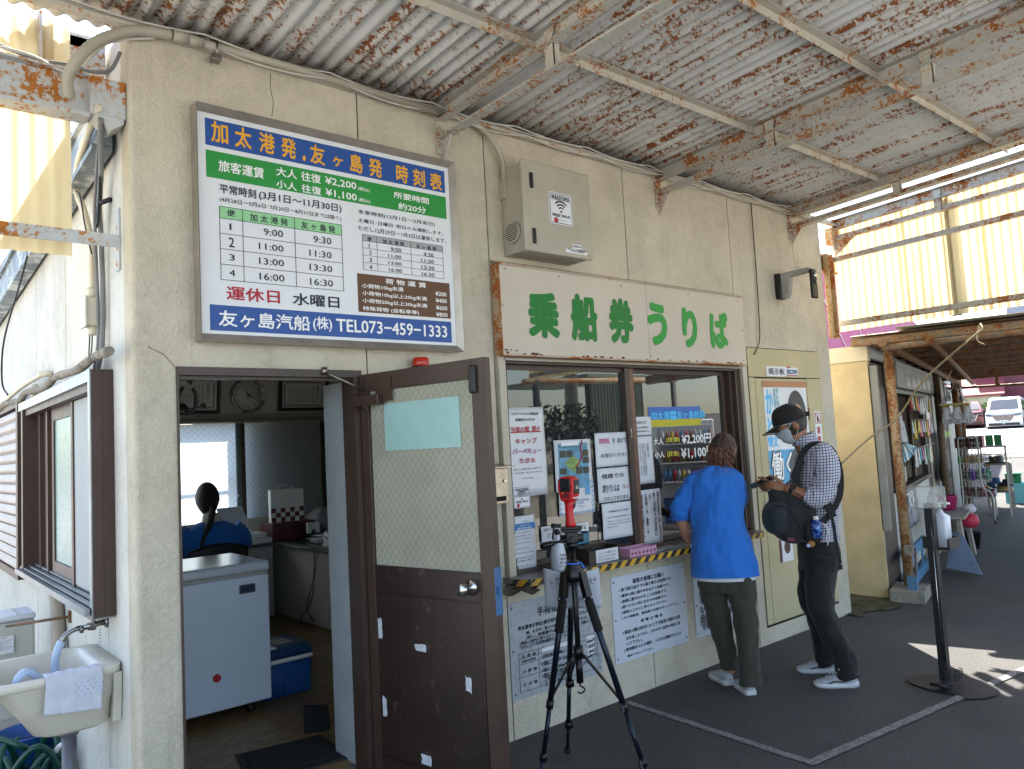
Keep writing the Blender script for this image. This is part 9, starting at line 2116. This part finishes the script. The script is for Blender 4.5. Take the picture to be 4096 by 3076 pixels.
mb = MB(); limb(mb, [(F(-.02, 0, 1.07), .085), (F(.0, 0, 1.145), .07)], 20, 0, 3); mb.build('white_collar', M_offw, ck2)
pg, *_ = head_pts(HC, hf, hu, 1.0, grow=.2)
h_ = MB().grid(lambda u, t: pg(PI * .36 + u * PI * 1.28, math.radians(-55 + 143 * t)), 36, 18).build('hair', M_hairb, ck2); solidify(h_, .006, 1)
mb = MB(); mb.grid(lambda u, t: pg((u - .5) * PI * .85, math.radians(48 + 42 * t)), 16, 8); mb.tube(smooth_path([F(-.08, .0, 1.22), F(-.13, .02, 1.17), F(-.13, .05, 1.06), F(-.15, .10, .96), F(-.16, .12, .88)]), [.022 + .008 * math.sin(i / 33 * PI) - .016 * (i / 33) ** 3 for i in range(33)], 12); mb.build('ponytail', M_hairb, h_)
mb = MB()
for s_ in (1, -1): limb(mb, [(F(-.02, s_ * .09, .62), .10), (F(.36, s_ * .10, .60), .075), (F(.40, s_ * .10, .4), .06), (F(.385, s_ * .10, .2), .055)], 16)
mb.build('trousers', M_tr, ck2)
for s_ in (1, -1): shoe('shoe', F, .34, s_ * .10, .24, ck2, M_blk, M_blk, False, heel_up=.1) if False else None
mb = MB()
for s_ in (1, -1): mb.loft([rr_ring(1.42 + s_ * .10 - .04, 1.42 + s_ * .10 + .04, 3.36 + .32, 3.36 + .56, z, .03, 4) for z in (.101, .15, .18)])
mb.build('shoes', M_blk, ck2)
oc = thing('office_chair', 'black office chair under the seated clerk', 'chair', (1.42, 3.33, FZ))
mb = MB(); mb.grid(lambda u, t: F(-.19 - .03 * math.cos((u - .5) * 3), (u - .5) * .46, .60 + t * .32 - .05 * (2 * u - 1) ** 2 * t), 16, 8); solidify(mb.build('backrest', M_blk, oc), .04)
mb = MB(); mb.lathe(F(.02, 0, .455), [(0, 0), (.2, 0), (.24, .03), (.23, .07), (0, .08)], 24); mb.build('seat', M_blk, oc)
mb = MB(); mb.cyl(F(.02, 0, .16), F(.02, 0, .454), .025, 12); mb.beam(F(-.05, 0, .45), F(-.2, 0, .65), .05, .02)
for i in range(5): a = 2 * PI * i / 5; mb.beam(F(.02, 0, .16), F(.02 + .26 * math.cos(a), .26 * math.sin(a), .14), .03, .03); mb.cyl(F(.02 + .25 * math.cos(a), .25 * math.sin(a) - .01, .128), F(.02 + .25 * math.cos(a), .25 * math.sin(a) + .01, .128), .027, 10)
mb.build('base', M_blk, oc)
# ================================================================== tripod with thermal camera
tp3 = thing('tripod', 'black tripod standing before the ticket counter with a spread of three legs', 'tripod', (1.777, -.645, 0))
M_tp = simple('tripod_black', '121214', .35, .2, .15, 20, .03); M_foam = simple('foam_grip', '0c0c0d', .9, 0, .1, 60, .5, 200); M_legm = simple('leg_tube_navy', '1a2230', .3, .6, .05)
TC = Vector((1.777, -.645, .028))
feet = [Vector((1.538, -.578, 0)), Vector((1.958, -.334, 0)), Vector((1.835, -1.018, 0))]; hub = TC + Vector((0, 0, .93))
mb = MB(); mb.lathe(TC, [(0, .905), (.045, .905), (.052, .93), (.045, .96), (.03, .985), (.028, 1.0), (0, 1.0)], 20); mb.build('hub', M_tp, tp3)
mb = MB(); mb.cyl(TC + Vector((0, 0, .43)), TC + Vector((0, 0, 1.08)), .0135, 14); mb.cyl(TC + Vector((0, 0, .43)), TC + Vector((0, 0, .56)), .017, 14); mb.build('centre_column', M_tp, tp3)
mb = MB(); mb.lathe(TC, [(0, .545), (.024, .545), (.024, .60), (0, .60)], 14); mb.build('spreader_collar', M_tp, tp3)
mb = MB(); mb.tube(smooth_path([TC + Vector((0, 0, .43)), TC + Vector((0, 0, .415)), TC + Vector((.012, -.012, .405)), TC + Vector((.012, -.012, .39)), TC + Vector((0, 0, .38)), TC + Vector((-.01, .01, .388))]), .004, 7); mb.build('hook', M_tp, tp3)
rl_ = rgt.copy(); rl_.z = 0; rl_.normalize()
for i, ft in enumerate(feet):
    out = Vector((ft.x - TC.x, ft.y - TC.y, 0)).normalized(); top = hub + out * .045 + Vector((0, 0, -.01)); d = (ft - top); L = d.length; d.normalize()
    mb = MB(); mb.cyl(top, top + d * (L * .60), .0145, 12); mb.cyl(top + d * (L * .58), top + d * (L * .84), .0115, 12); mb.cyl(top + d * (L * .82), ft + Vector((0, 0, .015)), .009, 10)
    leg = mb.build('leg', M_legm, tp3)
    mb = MB(); mb.beam(top + Vector((0, 0, .03)), top + d * .09, .036, .03); mb.build('leg_joint', M_tp, leg)
    if i != 1: mb = MB(); mb.cyl(top + d * .10, top + d * .25, .021, 16); mb.build('foam_grip', M_foam, leg)
    for q in (.59, .83): mb = MB(); c = top + d * (L * q); mb.cyl(c - d * .018, c + d * .018, .018, 12); sdv = d.cross(Vector((0, 0, 1))).normalized(); mb.beam(c + sdv * .014 - d * .015, c + sdv * .02 + d * .02, .012, .012); mb.build('clamp', M_tp, leg)
    mb = MB(); mb.lathe(ft, [(0, 0), (.014, 0), (.016, .012), (.012, .03), (0, .032)], 12); mb.build('rubber_foot', M_foam, leg)
    mb = MB(); mb.beam(TC + Vector((0, 0, .57)) + out * .02, top + d * (L * .57), .012, .008); mb.build('brace', M_tp, tp3)
# pan head with handle
mb = MB(); HM = Matrix.Translation(TC + Vector((0, 0, 1.075))) @ Matrix.Rotation(math.radians(-35), 4, 'Z')
mb.cyl(TC + Vector((0, 0, 1.06)), TC + Vector((0, 0, 1.09)), .03, 18); mb.box(-.03, .03, -.025, .025, .01, .065, HM, .006); mb.box(-.048, .045, -.03, .03, .062, .075, HM, .003); mb.cyl(HM @ Vector((-.055, 0, .03)), HM @ Vector((.055, 0, .03)), .02, 16); mb.cyl(HM @ Vector((0, -.045, .03)), HM @ Vector((0, .045, .03)), .014, 14); mb.box(-.05, .05, -.035, .03, .076, .088, HM, .003); mb.cyl(HM @ Vector((.045, -.03, .06)), HM @ Vector((.075, -.035, .06)), .006, 8); mb.build('pan_head', M_tp, tp3)
hs0, he = HM @ Vector((-.03, -.03, .03)), Vector((1.649, -.56, 1.103)); mb = MB(); mb.tube([hs0, hs0.lerp(he, .45)], .006, 8); mb.tube([hs0.lerp(he, .42), hs0.lerp(he, .6), hs0.lerp(he, .85), he], [.009, .015, .0175, .012], 12); mb.build('pan_handle', M_tp, tp3)
mb = MB(); mb.tube(smooth_path([TC + Vector((.02 * math.cos(a) * 1.7, .02 * math.sin(a) * 1.7, .99)) for a in [i * .5 for i in range(13)]]), .004, 6); mb.tube([TC + Vector((.03, -.02, .99)), TC + Vector((.045, -.035, .955))], .005, 6); mb.build('blue_tie', simple('tie_blue', '2b6fd0', .5), tp3)
# red handheld thermal camera
tcam = thing('thermal_camera', 'red handheld thermal imaging camera mounted on the tripod', 'thermal camera', tuple(TC + Vector((0, 0, 1.163))))
M_red = simple('red_rubber', 'c4121c', .4, 0, .06, 10, .15, 80)
TM = Matrix.Translation(TC + Vector((0, 0, 1.163))) @ Matrix.Scale(.94, 4) @ Matrix(((rl_.x, -fwd.x, 0, 0), (rl_.y, -fwd.y, 0, 0), (0, 0, 1, 0), (0, 0, 0, 1))) @ Matrix.Rotation(math.radians(28), 4, 'Z')    # local x right, y towards camera
def TB(x0, x1, y0, y1, z0, z1, bev, mat_, nm, par=tcam): mb = MB(); mb.box(x0, x1, y0, y1, z0, z1, TM, bev, 3); return mb.build(nm, mat_, par)
mb = MB(); rings = []
for z, cx, rx, ry in ((0, 0, .026, .024), (.01, 0, .029, .026), (.03, -.002, .024, .022), (.07, -.004, .021, .020), (.105, -.003, .022, .021), (.13, .0, .030, .026)):
    rings.append([TM @ Vector((cx + rx * math.cos(t), ry * math.sin(t), z)) for t in [2 * PI * i / 20 for i in range(20)]])
mb.loft(rings); mb.build('grip', M_red, tcam)
mb = MB(); mb.prism([TM @ Vector(p) for p in ((-.038, -.045, .155), (-.030, -.045, .13), (.028, -.045, .13), (.038, -.045, .155), (.044, -.045, .205), (.040, -.045, .238), (.02, -.045, .255), (-.022, -.045, .255), (-.042, -.045, .238), (-.045, -.045, .20))], (TM.to_3x3() @ Vector((0, .085, 0)))); hd_ = mb.build('housing', M_red, tcam); bevelmod(hd_, .007, 3)
TB(-.029, .029, .0395, .0425, .178, .245, .003, M_blk, 'bezel'); TB(-.023, .023, .0427, .0437, .187, .238, .001, flat('screen_dark', '1d2026', .1, .6), 'screen')
TB(.0405, .0465, -.035, .028, .165, .235, .004, M_dkp, 'side_cover'); TB(.046, .0475, -.02, .01, .19, .207, 0, M_grey, 'side_print'); TB(.02, .046, -.03, .03, .142, .15, .001, M_offw, 'label')
mb = MB()
for z in (.152, .161, .170):
    for x in (-.012, 0, .012): c = TM @ Vector((x, .0405, z)); mb.cyl(c, c + TM.to_3x3() @ Vector((0, .003, 0)), .0042, 8)
kp_ = mb.build('keypad', M_dkp, tcam)
mb = MB(); c = TM @ Vector((-.014, .0405, .172)); mb.cyl(c, c + TM.to_3x3() @ Vector((0, .0045, 0)), .004, 8); mb.build('orange_key', simple('key_orange', 'c98a2a', .4), tcam)
mb = MB(); mb.prism([TM @ Vector(p) for p in ((.0, -.026, .13), (.0, -.05, .13), (.0, -.045, .10), (.0, -.024, .085))], TM.to_3x3() @ Vector((.014, 0, 0))); mb.build('trigger', M_blk, tcam)
lettering('lettering', [(-.018, .1905, .008, .2005, 'AGS')], M_offw, tcam, lambda x, z: TM @ Vector((.0479, -x, z)), .02)
# sheet of paper hung from the tripod, print showing through reversed
psg = thing('paper_sign', 'white paper hung on the tripod with faint reversed handwriting', 'notice', (1.77, -.64, .85))
m, n, b = newmat('thin_paper'); b.inputs['Base Color'].default_value = lin('c6cad6'); b.inputs['Roughness'].default_value = .7
tl = N(n, 'ShaderNodeBsdfTranslucent'); tl.inputs[0].default_value = lin('c6cad6'); mx = N(n, 'ShaderNodeMixShader'); mx.inputs[0].default_value = .3; n.links.new(b.outputs[0], mx.inputs[1]); n.links.new(tl.outputs[0], mx.inputs[2]); n.links.new(mx.outputs[0], n.nodes['Material Output'].inputs[0])
off_ = Vector((.642, .763, 0)) * .05
def psf(u, t): return Vector((1.675, -.545, .798)).lerp(Vector((1.868, -.735, .788)), u) + Vector((0, 0, (.194 - .018 * math.sin(u * PI)) * t)) + off_ * (1 - .9 * math.sin(u * PI) * t) + Vector((0, 0, 0))
mb = MB().grid(psf, 14, 10); o = mb.build('sheet', m, psg); solidify(o, .0006, 0)
fr = lambda x, z: psf(1 - x, z) - off_.normalized() * .0035
lettering('lettering', [(.04, .62, .22, .80, 'サ'), (.40, .62, .55, .80, 'ー'), (.66, .60, .80, .82, 'フ'), (.82, .60, .92, .72, 'ィ'), (.30, .12, .45, .34, '作'), (.62, .14, .78, .34, '中')], flat('pen_grey', '5a5a78'), psg, fr)
try: bpy.data.objects.remove(_to)
except Exception: pass
